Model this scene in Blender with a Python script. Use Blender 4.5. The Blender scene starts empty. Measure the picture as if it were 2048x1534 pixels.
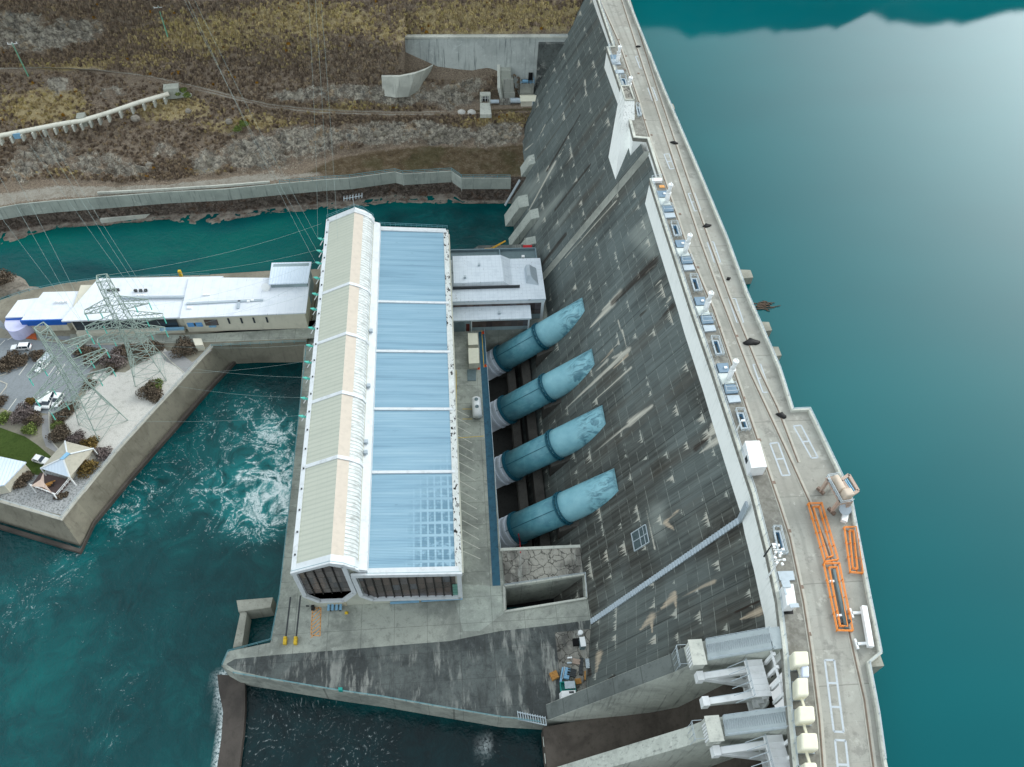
import bpy, bmesh, math, random
import numpy as np
from mathutils import Vector, Matrix
rad=math.radians
SC=bpy.context.scene; COL=SC.collection
# ---------------------------------------------------------------- camera, sky, sun, exposure
VX=np.array([20200.,-748.]); VY=np.array([-198.,-2047.])
FPX=math.sqrt(-(VX@VY)); CAMH=180.0
_y=np.array([VY[0],-VY[1],-FPX]); _y/=np.linalg.norm(_y)
_x=np.array([VX[0],-VX[1],-FPX]); _x-=_y*(_x@_y); _x/=np.linalg.norm(_x)
RC=np.stack([_x,_y,np.cross(_x,_y)])
cd=bpy.data.cameras.new('camera'); cam=bpy.data.objects.new('camera',cd); COL.objects.link(cam)
M=Matrix([list(RC[i])+[0] for i in range(3)]+[[0,0,0,1]]); M.translation=Vector((0,0,CAMH)); cam.matrix_world=M
cd.sensor_width=36; cd.lens=36*FPX/2048; cd.clip_start=1; cd.clip_end=6000
SC.camera=cam
SUN_EL,SUN_AZ=28.0,62.0            # azimuth measured from +Y towards +X
W=bpy.data.worlds.new('World'); SC.world=W; W.use_nodes=True
wn=W.node_tree; bg=wn.nodes['Background']
sky=wn.nodes.new('ShaderNodeTexSky'); sky.sky_type='NISHITA'; sky.sun_disc=False
sky.sun_elevation=rad(SUN_EL); sky.sun_rotation=rad(SUN_AZ); sky.air_density=1.0; sky.dust_density=4.0; sky.ozone_density=1.0
bg.inputs[1].default_value=0.15
sd=bpy.data.lights.new('sun','SUN'); sd.energy=0.5; sd.angle=rad(24); sd.color=(1,.96,.9)
so=bpy.data.objects.new('sun',sd); COL.objects.link(so)
_d=Vector((math.sin(rad(SUN_AZ))*math.cos(rad(SUN_EL)),math.cos(rad(SUN_AZ))*math.cos(rad(SUN_EL)),math.sin(rad(SUN_EL))))
# thin overcast: cloud sheet over the clear sky, brightest beside the veiled low sun
def _n(t,**kw):
    n=wn.nodes.new(t)
    for k_,v in kw.items(): setattr(n,k_,v)
    return n
_tc=_n('ShaderNodeTexCoord'); _dot=_n('ShaderNodeVectorMath',operation='DOT_PRODUCT'); wn.links.new(_tc.outputs['Generated'],_dot.inputs[0]); _dot.inputs[1].default_value=(math.sin(rad(50))*math.cos(rad(27)),math.cos(rad(50))*math.cos(rad(27)),math.sin(rad(27)))
def _m(op,a,b=0.0):
    n=_n('ShaderNodeMath',operation=op)
    for i,v in enumerate((a,b)):
        if isinstance(v,(int,float)): n.inputs[i].default_value=v
        else: wn.links.new(v,n.inputs[i])
    return n.outputs[0]
_glow=_m('ADD',_m('MULTIPLY',_m('POWER',_m('MAXIMUM',_dot.outputs['Value'],0.0),17.0),32.0),_m('MULTIPLY',_m('POWER',_m('MAXIMUM',_dot.outputs['Value'],0.0),5.0),1.4))
_no=_n('ShaderNodeTexNoise'); wn.links.new(_tc.outputs['Generated'],_no.inputs['Vector']); _no.inputs['Scale'].default_value=2.2; _no.inputs['Detail'].default_value=5
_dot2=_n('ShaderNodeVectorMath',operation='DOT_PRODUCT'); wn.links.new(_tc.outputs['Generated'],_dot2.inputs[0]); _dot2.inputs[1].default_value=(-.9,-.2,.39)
_glow=_m('ADD',_glow,_m('MULTIPLY',_m('POWER',_m('MAXIMUM',_dot2.outputs['Value'],0.0),2.5),3.4))  # broad glow added low in the downstream sky to brighten the upper dam wall
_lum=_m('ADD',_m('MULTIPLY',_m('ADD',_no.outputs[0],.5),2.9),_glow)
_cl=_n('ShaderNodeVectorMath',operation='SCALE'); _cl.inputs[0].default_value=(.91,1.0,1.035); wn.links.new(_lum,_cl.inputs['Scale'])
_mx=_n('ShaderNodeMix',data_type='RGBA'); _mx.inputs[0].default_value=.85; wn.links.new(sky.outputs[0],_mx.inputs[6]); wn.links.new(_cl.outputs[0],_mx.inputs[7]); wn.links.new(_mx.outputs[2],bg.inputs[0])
so.rotation_euler=_d.to_track_quat('Z','Y').to_euler(); so.location=(0,0,400)
SC.view_settings.view_transform='Standard'; SC.view_settings.look='None'; SC.view_settings.exposure=0.9; SC.view_settings.gamma=1
SC.render.engine='CYCLES'; SC.cycles.max_bounces=5; SC.cycles.use_denoising=True

# ---------------------------------------------------------------- measuring helpers (photo pixel + height -> metres)
O=np.array([0,0,CAMH])
def ray(px,py):
    d=RC@np.array([px-1024.,-(py-767.),-FPX]); return d
def P(px,py,z):
    d=ray(px,py); return O+(z-CAMH)/d[2]*d
def AY(px,py,Y):
    d=ray(px,py); return O+Y/d[1]*d
def AX(px,py,X):
    d=ray(px,py); return O+X/d[0]*d
def P2(pts,z): return [tuple(P(a,b,z)[:2]) for a,b in pts]
YB=[30,45,50,58,64,75,90,120,164,300]; XB=[49.5,52,52.8,53.6,54,53.8,53.4,52.2,51.4,51.3]
YT=[0,30,50,64,75,164,192,300]; XT=[20,24,26.6,29.6,29.4,29.4,29.5,29.5]
STEP=172.0
def faceX(Y,z,step=True):
    t=np.interp(Y,YT,XT); b=np.interp(Y,YB,XB)
    return t+(b-t)*(z-7.5)/40-(2.0 if step and Y>STEP else 0)
def F(px,py,step=True):
    d=ray(px,py); d=d/np.linalg.norm(d); lo,hi=60,800
    for _ in range(50):
        m=(lo+hi)/2; p=O+m*d
        if p[0]-faceX(p[1],p[2],step)<0: lo=m
        else: hi=m
    return O+lo*d

# ---------------------------------------------------------------- mesh helpers
ORG={}
class MB:
    def __init__(s): s.v=[]; s.f=[]; s.attr={}
    def add(s,vs,fs):
        n=len(s.v); s.v+=[tuple(map(float,p)) for p in vs]; s.f+=[tuple(i+n for i in f) for f in fs]; return s
    def hexa(s,b,t): return s.add(list(b)+list(t),[(3,2,1,0),(4,5,6,7),(0,1,5,4),(1,2,6,5),(2,3,7,6),(3,0,4,7)])
    def box(s,x0,x1,y0,y1,z0,z1): return s.hexa([(x0,y0,z0),(x1,y0,z0),(x1,y1,z0),(x0,y1,z0)],[(x0,y0,z1),(x1,y0,z1),(x1,y1,z1),(x0,y1,z1)])
    def cbox(s,c,d,rz=0):
        ca,sa=math.cos(rz),math.sin(rz); q=[(-.5,-.5),(.5,-.5),(.5,.5),(-.5,.5)]
        xy=[(c[0]+a*d[0]*ca-b*d[1]*sa,c[1]+a*d[0]*sa+b*d[1]*ca) for a,b in q]
        return s.hexa([(x,y,c[2]) for x,y in xy],[(x,y,c[2]+d[2]) for x,y in xy])
    def prism(s,poly,z0,z1):
        n=len(poly); A=sum(poly[i][0]*poly[(i+1)%n][1]-poly[(i+1)%n][0]*poly[i][1] for i in range(n))
        if A<0: poly=poly[::-1]
        zz0=z0 if hasattr(z0,'__len__') else [z0]*n; zz1=z1 if hasattr(z1,'__len__') else [z1]*n
        if A<0: zz0=list(zz0)[::-1]; zz1=list(zz1)[::-1]
        vs=[(p[0],p[1],z) for p,z in zip(poly,zz0)]+[(p[0],p[1],z) for p,z in zip(poly,zz1)]
        return s.add(vs,[tuple(range(n-1,-1,-1)),tuple(range(n,2*n))]+[(i,(i+1)%n,n+(i+1)%n,n+i) for i in range(n)])
    def sheet(s,poly,z):
        n=len(poly); A=sum(poly[i][0]*poly[(i+1)%n][1]-poly[(i+1)%n][0]*poly[i][1] for i in range(n))
        if A<0: poly=poly[::-1]
        return s.add([(p[0],p[1],z) for p in poly],[tuple(range(n))])
    def extr(s,prof,y0,y1):
        n=len(prof); A=sum(prof[i][0]*prof[(i+1)%n][1]-prof[(i+1)%n][0]*prof[i][1] for i in range(n))
        if A<0: prof=prof[::-1]
        vs=[(x,y0,z) for x,z in prof]+[(x,y1,z) for x,z in prof]
        return s.add(vs,[tuple(range(n)),tuple(range(2*n-1,n-1,-1))]+[((i+1)%n,i,n+i,n+(i+1)%n) for i in range(n)])
    def beam(s,p,q,w,h=None,up=(0,0,1)):
        h=h or w; p=Vector(p); q=Vector(q); d=(q-p)
        if d.length<1e-6: return s
        d.normalize(); u=Vector(up)
        if abs(d.dot(u))>.98: u=Vector((1,0,0))
        a=d.cross(u).normalized()*w/2; b=a.cross(d).normalized()*h/2
        return s.hexa([p-a-b,p+a-b,p+a+b,p-a+b],[q-a-b,q+a-b,q+a+b,q-a+b])
    def loft(s,rings,cap=True,close=True):
        n=len(rings[0]); vs=[p for r in rings for p in r]; fs=[]
        for i in range(len(rings)-1):
            for j in range(n if close else n-1):
                k=(j+1)%n; fs.append((i*n+j,i*n+k,(i+1)*n+k,(i+1)*n+j))
        if cap and close: fs+= [tuple(range(n-1,-1,-1)),tuple((len(rings)-1)*n+j for j in range(n))]
        return s.add(vs,fs)
    def tube(s,pts,r,n=8,cap=True):
        pts=[Vector(p) for p in pts]; rr=r if hasattr(r,'__len__') else [r]*len(pts); rings=[]; a=None
        for i,p in enumerate(pts):
            d=(pts[min(i+1,len(pts)-1)]-pts[max(i-1,0)]).normalized()
            if a is None:
                u=Vector((0,0,1)) if abs(d.z)<.9 else Vector((1,0,0)); a=d.cross(u).normalized()
            else: a=(a-d*a.dot(d)).normalized()
            b=d.cross(a); rings.append([tuple(p+(a*math.cos(t)+b*math.sin(t))*rr[i]) for t in [2*math.pi*k/n for k in range(n)]])
        return s.loft(rings,cap)
    def grid(s,A):
        h,w=A.shape[:2]; idx=np.arange(h*w).reshape(h,w)
        q=np.stack([idx[:-1,:-1],idx[:-1,1:],idx[1:,1:],idx[1:,:-1]],-1).reshape(-1,4)
        return s.add(A.reshape(-1,3),q.tolist())
    def build(s,name,mat,parent=None,smooth=False):
        o=ORG.get(parent.name,(0,0,0)) if parent else getattr(s,'org',(0,0,0))
        me=bpy.data.meshes.new(name); me.from_pydata([(a-o[0],b-o[1],c-o[2]) for a,b,c in s.v],[],s.f); me.update()
        for k,v in s.attr.items():
            v=np.asarray(v,dtype=np.float32)
            if v.ndim==1:
                at=me.attributes.new(k,'FLOAT','POINT'); at.data.foreach_set('value',v)
            else:
                at=me.attributes.new(k,'FLOAT_COLOR','POINT'); at.data.foreach_set('color',v.ravel())
        if smooth: me.polygons.foreach_set('use_smooth',[True]*len(me.polygons))
        me.materials.append(mat); ob=bpy.data.objects.new(name,me); COL.objects.link(ob)
        if parent: ob.parent=parent; ORG[ob.name]=o
        else: ob.location=o; ORG[ob.name]=o
        return ob
def tag(o,label,cat,group=None):
    o['label']=label; o['category']=cat
    if group: o['group']=group
    return o
def thing(name,label,cat,loc,group=None):
    o=bpy.data.objects.new(name,None); COL.objects.link(o); o.location=tuple(map(float,loc)); ORG[o.name]=tuple(map(float,loc))
    o.empty_display_size=.5
    return tag(o,label,cat,group)
def struct(o): o['kind']='structure'; return o
def solo(name,mb,mat,label,cat,group=None,smooth=False):
    v=np.array(mb.v); c=v.mean(0); mb.org=(float(c[0]),float(c[1]),float(v[:,2].min()))
    return tag(mb.build(name,mat,None,smooth),label,cat,group)
def copytree(o,parent=None):
    c=o.copy(); COL.objects.link(c)
    if parent: c.parent=parent
    for ch in o.children: copytree(ch,c)
    return c
def dup(o,loc,rz,label,group=None):
    c=copytree(o); c.location=tuple(map(float,loc)); c.rotation_euler=(0,0,rz); c['label']=label
    if group: c['group']=group
    return c
def cut(ob,boxes):
    """subtract boxes (MB) from an object's mesh, baked into the mesh"""
    o=ORG[ob.name]; cm=bpy.data.meshes.new('cutter'); cm.from_pydata([(a-o[0],b-o[1],c-o[2]) for a,b,c in boxes.v],[],boxes.f); cm.update()
    co=bpy.data.objects.new('cutter',cm); COL.objects.link(co); co.location=o
    md=ob.modifiers.new('b','BOOLEAN'); md.operation='DIFFERENCE'; md.object=co; md.solver='EXACT'; md.use_self=True
    bpy.context.view_layer.update(); dg=bpy.context.evaluated_depsgraph_get()
    nm=bpy.data.meshes.new_from_object(ob.evaluated_get(dg)); ob.modifiers.clear(); nm.name=ob.name; ob.data=nm
    bpy.data.objects.remove(co)
def vnoise(x,y,seed=0,oct=4,rough=.5):
    x=np.asarray(x,float); y=np.asarray(y,float); r=np.zeros(np.broadcast(x,y).shape); a=1; tot=0
    rs=np.random.RandomState(seed); T=rs.rand(256,256)
    for o in range(oct):
        xi=np.floor(x).astype(int); yi=np.floor(y).astype(int); fx=x-xi; fy=y-yi; fx=fx*fx*(3-2*fx); fy=fy*fy*(3-2*fy)
        g=lambda i,j:T[(xi+i)%256,(yi+j)%256]
        r=r+a*((g(0,0)*(1-fx)+g(1,0)*fx)*(1-fy)+(g(0,1)*(1-fx)+g(1,1)*fx)*fy); tot+=a; a*=rough; x=x*2.03+17.1; y=y*2.03+5.3
    return r/tot

# ---------------------------------------------------------------- material helpers
def S(r,g,b):
    f=lambda c:(c/255/12.92 if c/255<=.04045 else ((c/255+.055)/1.055)**2.4)
    return (f(r),f(g),f(b),1)
class K:
    def __init__(s,name,rough=.85,spec=.3,metal=0):
        s.m=bpy.data.materials.new(name); s.m.use_nodes=True; s.t=s.m.node_tree; s.b=s.t.nodes['Principled BSDF']
        s.b.inputs['Roughness'].default_value=rough; s.b.inputs['Specular IOR Level'].default_value=spec; s.b.inputs['Metallic'].default_value=metal
    def n(s,t): return s.t.nodes.new(t)
    def l(s,a,b):
        if isinstance(a,(int,float)): b.default_value=a
        elif isinstance(a,(tuple,list)): b.default_value=a
        else: s.t.links.new(a,b)
    def mt(s,op,a,b=0,c=0,clamp=False):
        n=s.n('ShaderNodeMath'); n.operation=op; n.use_clamp=clamp; s.l(a,n.inputs[0]); s.l(b,n.inputs[1]); s.l(c,n.inputs[2]); return n.outputs[0]
    def pos(s): return s.n('ShaderNodeNewGeometry').outputs['Position']
    def obj(s): return s.n('ShaderNodeTexCoord').outputs['Object']
    def xyz(s,v):
        n=s.n('ShaderNodeSeparateXYZ'); s.l(v,n.inputs[0]); return n.outputs
    def com(s,x,y,z):
        n=s.n('ShaderNodeCombineXYZ'); s.l(x,n.inputs[0]); s.l(y,n.inputs[1]); s.l(z,n.inputs[2]); return n.outputs[0]
    def sc(s,v,k):
        n=s.n('ShaderNodeVectorMath'); n.operation='MULTIPLY'; s.l(v,n.inputs[0]); n.inputs[1].default_value=k; return n.outputs[0]
    def addv(s,v,w):
        n=s.n('ShaderNodeVectorMath'); n.operation='ADD'; s.l(v,n.inputs[0]); s.l(w,n.inputs[1]); return n.outputs[0]
    def noise(s,v,scale,detail=4,rough=.55,dist=0,col=False):
        n=s.n('ShaderNodeTexNoise'); s.l(v,n.inputs['Vector']); n.inputs['Scale'].default_value=scale; n.inputs['Detail'].default_value=detail
        n.inputs['Roughness'].default_value=rough; n.inputs['Distortion'].default_value=dist; return n.outputs[1 if col else 0]
    def white(s,v):
        n=s.n('ShaderNodeTexWhiteNoise'); s.l(v,n.inputs['Vector']); return n.outputs[0]
    def vor(s,v,scale,feat='F1',out=0):
        n=s.n('ShaderNodeTexVoronoi'); n.feature=feat; s.l(v,n.inputs['Vector']); n.inputs['Scale'].default_value=scale; return n.outputs[out]
    def sm(s,x,a,b):
        n=s.n('ShaderNodeMapRange'); n.interpolation_type='SMOOTHSTEP'; s.l(x,n.inputs[0]); n.inputs[1].default_value=a; n.inputs[2].default_value=b; return n.outputs[0]
    def lin(s,x,a,b,c,d):
        n=s.n('ShaderNodeMapRange'); s.l(x,n.inputs[0]); n.inputs[1].default_value=a; n.inputs[2].default_value=b; n.inputs[3].default_value=c; n.inputs[4].default_value=d; return n.outputs[0]
    def ramp(s,f,st):
        n=s.n('ShaderNodeValToRGB'); s.l(f,n.inputs[0]); e=n.color_ramp.elements
        while len(e)<len(st): e.new(.5)
        for a,(p,c) in zip(e,st): a.position=p; a.color=c
        return n.outputs[0]
    def mix(s,f,a,b,mode='MIX'):
        n=s.n('ShaderNodeMix'); n.data_type='RGBA'; n.blend_type=mode; n.clamp_factor=True; s.l(f,n.inputs[0]); s.l(a,n.inputs[6]); s.l(b,n.inputs[7]); return n.outputs[2]
    def attr(s,name,out='Fac'):
        n=s.n('ShaderNodeAttribute'); n.attribute_name=name; return n.outputs[out]
    def frac(s,x): return s.mt('FRACT',x)
    def line(s,x,period,w):   # 1 on thin lines every period
        f=s.frac(s.mt('DIVIDE',x,period)); return s.mt('LESS_THAN',f,w/period)
    def mul(s,a,b): return s.mt('MULTIPLY',a,b)
    def bump(s,h,dist,strength=1):
        n=s.n('ShaderNodeBump'); s.l(h,n.inputs['Height']); n.inputs['Distance'].default_value=dist; n.inputs['Strength'].default_value=strength
        s.l(n.outputs[0],s.b.inputs['Normal'])
    def out(s,c): s.l(c,s.b.inputs['Base Color']); return s.m
def flat(name,c,rough=.6,spec=.4,metal=0,var=.12,scale=1.2,grime=None,ga=.5):
    k=K(name,rough,spec,metal); p=k.pos()
    n=k.noise(p,scale,5,.6); d=tuple(x*(1-var*2.2) for x in c[:3])+(1,); l=tuple(min(1,x*(1+var)) for x in c[:3])+(1,)
    o=k.ramp(n,[(.25,d),(.5,c),(.8,l)])
    if grime: o=k.mix(k.mul(k.sm(k.noise(k.sc(p,(1,1,.35)),.7,6,.65),.5,.72),ga),o,grime)
    return k.out(o)
def concrete(name,c,dark,stain=.6,streak=.5,scale=.12,joints=None,rough=.9,bumpy=.03,lightc=None):
    k=K(name,rough,.2); p=k.pos(); x=k.xyz(p)
    big=k.noise(p,scale,6,.6,.4); mid=k.noise(p,scale*6,6,.65); fine=k.noise(p,4.5,3,.7)
    o=k.mix(k.mul(k.sm(big,.42,.68),stain),c,dark)
    o=k.mix(k.mul(k.sm(mid,.5,.8),stain*.8),o,dark)
    if lightc: o=k.mix(k.mul(k.sm(k.noise(p,scale*3.3,6,.7,1.),.56,.7),.7),o,lightc)
    if streak:
        v=k.noise(k.sc(p,(1.6,1.6,.09)),1,4,.6); o=k.mix(k.mul(k.sm(v,.52,.75),streak),o,dark)
    o=k.mix(k.lin(fine,.3,.7,0,.35),o,k.mix(.5,o,dark))
    if joints:
        j=k.mt('MAXIMUM',k.line(x[0],joints[0],.14),k.line(x[1],joints[1],.14)); o=k.mix(k.mul(j,.55),o,dark)
    k.bump(k.mt('ADD',mid,fine),bumpy,.6)
    return k.out(o)
# ================================================================ MATERIALS
def mat_dam():
    k=K('dam_face_concrete',.9,.2); p=k.pos(); x=k.xyz(p)
    st=k.com(0,k.mul(x[1],1.1),k.mul(x[2],.035)); s1=k.noise(st,1,6,.65); s2=k.noise(k.com(3,k.mul(x[1],3.2),k.mul(x[2],.1)),1,4,.6)
    big=k.noise(k.com(0,k.mul(x[1],.028),k.mul(x[2],.04)),1,4,.5)
    o=k.ramp(s1,[(.28,S(52,51,48)),(.46,S(78,78,74)),(.6,S(98,101,96)),(.8,S(148,152,145))])
    bl_=k.noise(k.com(4,k.mul(x[1],.11),k.mul(x[2],.1)),1,6,.68,.5); o=k.mix(k.mul(k.sm(bl_,.5,.64),.5),o,S(50,48,44)); o=k.mix(k.mul(k.sm(bl_,.46,.34),.35),o,S(128,132,126))
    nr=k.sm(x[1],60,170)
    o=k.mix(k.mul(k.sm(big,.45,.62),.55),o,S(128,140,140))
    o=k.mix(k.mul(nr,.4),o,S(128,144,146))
    br_=k.sm(k.noise(k.com(2,k.mul(x[1],.12),k.mul(x[2],.02)),1,4,.6),.5,.66); o=k.mix(k.mul(br_,.45),o,S(92,84,74))
    s4=k.noise(k.com(9,k.mul(x[1],.55),k.mul(x[2],.012)),1,5,.6); o=k.mix(k.mul(k.sm(s4,.52,.68),.38),o,S(44,45,44)); o=k.mix(k.mul(k.sm(s4,.45,.32),.25),o,S(140,150,148))
    o=k.mix(k.mul(k.sm(s2,.5,.75),.55),o,S(48,51,51))
    cell=k.white(k.com(0,k.mt('FLOOR',k.mt('DIVIDE',x[1],3.7)),k.mt('FLOOR',k.mt('DIVIDE',x[2],2.6))))
    o=k.mix(k.mul(k.sm(cell,.6,1),.12),o,S(140,150,150)); o=k.mix(k.mul(k.sm(cell,.35,0),.14),o,S(52,55,56))
    o=k.mix(k.mul(k.attr('pale_area'),.6),o,k.mix(s1,S(128,138,136),S(190,198,192)))
    s3=k.noise(k.com(7,k.mul(x[1],3.0),k.mul(x[2],.22)),1,4,.72)
    # lift lines, form joints
    wob=k.mul(k.noise(p,.9,2),.12)
    l1=k.line(k.mt('ADD',x[2],wob),2.6,.11); l2=k.line(x[1],3.7,.11); l3=k.line(x[1],18.5,.2)
    br=k.sm(k.noise(k.com(0,k.mul(x[1],.5),k.mul(x[2],.3)),1,3),.42,.6)
    o=k.mix(k.mul(k.mul(l1,br),.62),o,S(176,182,176)); o=k.mix(k.mul(l2,.25),o,S(44,46,46)); o=k.mix(k.mul(l3,.5),o,S(40,43,43))
    o=k.mix(1.0,o,(.74,.73,.71,1),'MULTIPLY')
    # efflorescence hanging under every second lift
    fr=k.mt('SUBTRACT',1,k.frac(k.mt('DIVIDE',k.mt('ADD',x[2],.3),5.2))); dist=k.mul(fr,5.2)
    lift=k.mt('FLOOR',k.mt('DIVIDE',k.mt('ADD',x[2],.3),5.2))
    a1=k.noise(k.com(k.mul(lift,7.3),k.mul(x[1],.22),0),1,2); a2=k.noise(k.com(k.mul(lift,3.1),k.mul(x[1],2.2),5),1,4,.75)
    ln=k.mul(k.sm(a1,.5,.68),k.mt('POWER',k.mul(a2,1.5),4.0))
    e=k.sm(k.mt('SUBTRACT',k.mul(ln,3.1),dist),0,.5)
    o=k.mix(k.mul(e,.62),o,k.ramp(a1,[(.55,S(196,200,190)),(.72,S(215,208,192))]))
    # painted-in stains on the surface (attributes laid out on the face)
    for nm,c,f in (('white_stain',S(206,202,188),.95),('dark_stain',S(46,36,30),.95),('rust_stain',S(206,188,164),.8)):
        a=k.mt('SUBTRACT',k.mul(k.attr(nm),.95 if nm=='dark_stain' else .84),k.mul(k.mt('ADD',k.mul(s3,.7),k.mul(s1,.3)),1.0)); o=k.mix(k.mul(k.sm(a,-.1,.36),k.mul(k.mul(k.sm(k.attr(nm),.0,.35),k.lin(s2,.3,.65,.5,1)),f)),o,c)
    k.bump(k.mt('ADD',s2,k.noise(p,3,3)),.05,.7)
    return k.out(o)
def mat_white_conc(name='upper_wall_concrete',c=S(246,248,244),d=S(206,210,204),amt=.3):
    k=K(name,.85,.25); p=k.pos(); x=k.xyz(p)
    v=k.noise(k.sc(p,(.9,.9,.1)),1.6,5,.65); b=k.noise(p,.25,5); f=k.noise(k.sc(p,(2.5,2.5,.25)),1,4,.7)
    o=k.mix(k.mul(k.sm(v,.5,.75),amt),c,d); o=k.mix(k.mul(k.sm(b,.5,.7),.25),o,S(226,230,225))
    top=k.mul(k.sm(x[2],51.5,56),k.sm(f,.5,.66)); o=k.mix(k.mul(top,.55),o,S(140,146,143))
    return k.out(o)
def mat_crest():
    k=K('crest_concrete',.92,.2); p=k.pos(); x=k.xyz(p)
    b=k.noise(p,.1,6,.6,.5); m=k.noise(p,.9,6,.65); f=k.noise(p,5,3,.7)
    o=k.ramp(b,[(.3,S(140,140,132)),(.5,S(158,158,150)),(.7,S(170,171,163))])
    o=k.mix(k.mul(k.sm(m,.52,.75),.5),o,S(122,123,118)); o=k.mix(k.mul(k.sm(f,.5,.75),.3),o,S(120,120,115))
    j=k.line(k.mt('ADD',x[1],k.mul(k.noise(p,.6,2),.25)),16.7,.12); o=k.mix(k.mul(j,.7),o,S(112,112,106))
    j=k.line(x[1],5.5667,.07); o=k.mix(k.mul(j,.3),o,S(120,120,115))
    band=k.sm(k.noise(k.com(0,k.mul(x[1],.09),0),1,2),.45,.6); o=k.mix(k.mul(band,.25),o,S(148,143,134))
    rx=[(22,52.5),(28.6,54.1),(39,56.1),(47,57.4),(58.8,58.6),(75.6,58.4),(91.4,58.1),(113.6,57.7),(132.7,56.2),(157.9,55.7),(194.7,55.2),(250,52.6)]
    rr_=k.ramp(k.lin(x[1],20,260,0,1),[((y-20)/240,((v-45)/20,)*3+(1,)) for y,v in rx]); rl=k.mt('ADD',k.mul(rr_,20),45)
    side=k.sm(k.mt('SUBTRACT',rl,x[0]),.1,.6); o=k.mix(k.mul(side,k.lin(m,.35,.6,.35,.85)),o,S(104,102,95))
    tr=k.mt('SUBTRACT',x[0],rl); ty=k.mt('MAXIMUM',k.sm(k.mt('ABSOLUTE',k.mt('SUBTRACT',tr,2.1)),.5,.1),k.sm(k.mt('ABSOLUTE',k.mt('SUBTRACT',tr,4.0)),.5,.1)); o=k.mix(k.mul(ty,k.lin(b,.3,.6,.05,.3)),o,S(110,109,104))
    sp_=k.sm(k.noise(p,.28,5,.72),.57,.66); o=k.mix(k.mul(sp_,.5),o,S(112,111,106)); w_=k.sm(k.noise(k.addv(p,(9,3,1)),.35,5,.7),.58,.68); o=k.mix(k.mul(w_,.35),o,S(206,205,196))
    k.bump(f,.02,.5); return k.out(o)
def mat_deck(name,c,d,crack=0,stripes=None):
    k=K(name,.9,.25); p=k.pos(); x=k.xyz(p)
    b=k.noise(p,.07,6,.62,.6); m=k.noise(p,.55,6,.68,.3); f=k.noise(p,3.5,4,.7)
    o=k.mix(k.sm(b,.38,.62),c,d); o=k.mix(k.mul(k.sm(m,.5,.72),.6),o,tuple(v*.62 for v in d[:3])+(1,)); o=k.mix(k.mul(k.sm(m,.46,.3),.5),o,tuple(min(1,v*1.25) for v in c[:3])+(1,))
    o=k.mix(k.mul(k.sm(f,.5,.72),.35),o,tuple(v*.55 for v in d[:3])+(1,))
    if crack:
        cr=k.vor(k.addv(k.sc(p,(.42,.42,.42)),k.sc(k.noise(p,.8,3,col=True),(.6,.6,.6))),1,'DISTANCE_TO_EDGE')
        o=k.mix(k.mul(k.sm(cr,.06,.0),crack),o,S(48,46,42))
        w=k.noise(k.sc(p,(.5,.09,.5)),1,5,.7); o=k.mix(k.mul(k.sm(w,.49,.64),k.mul(k.sm(b,.36,.56),.6)),o,S(172,174,167))
        o=k.mix(k.mul(k.sm(w,.46,.3),.6),o,S(62,64,63))
    j=k.mt('MAXIMUM',k.line(x[0],7.3,.1),k.line(k.mt('ADD',x[1],2),6.1,.1)); o=k.mix(k.mul(j,.45),o,S(58,60,58))
    o=k.mix(k.mul(k.sm(k.attr('grime'),.1,.9),k.lin(m,.3,.6,.4,1)),o,S(50,52,50))
    k.bump(k.mt('ADD',m,f),.04,.6); return k.out(o)
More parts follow.
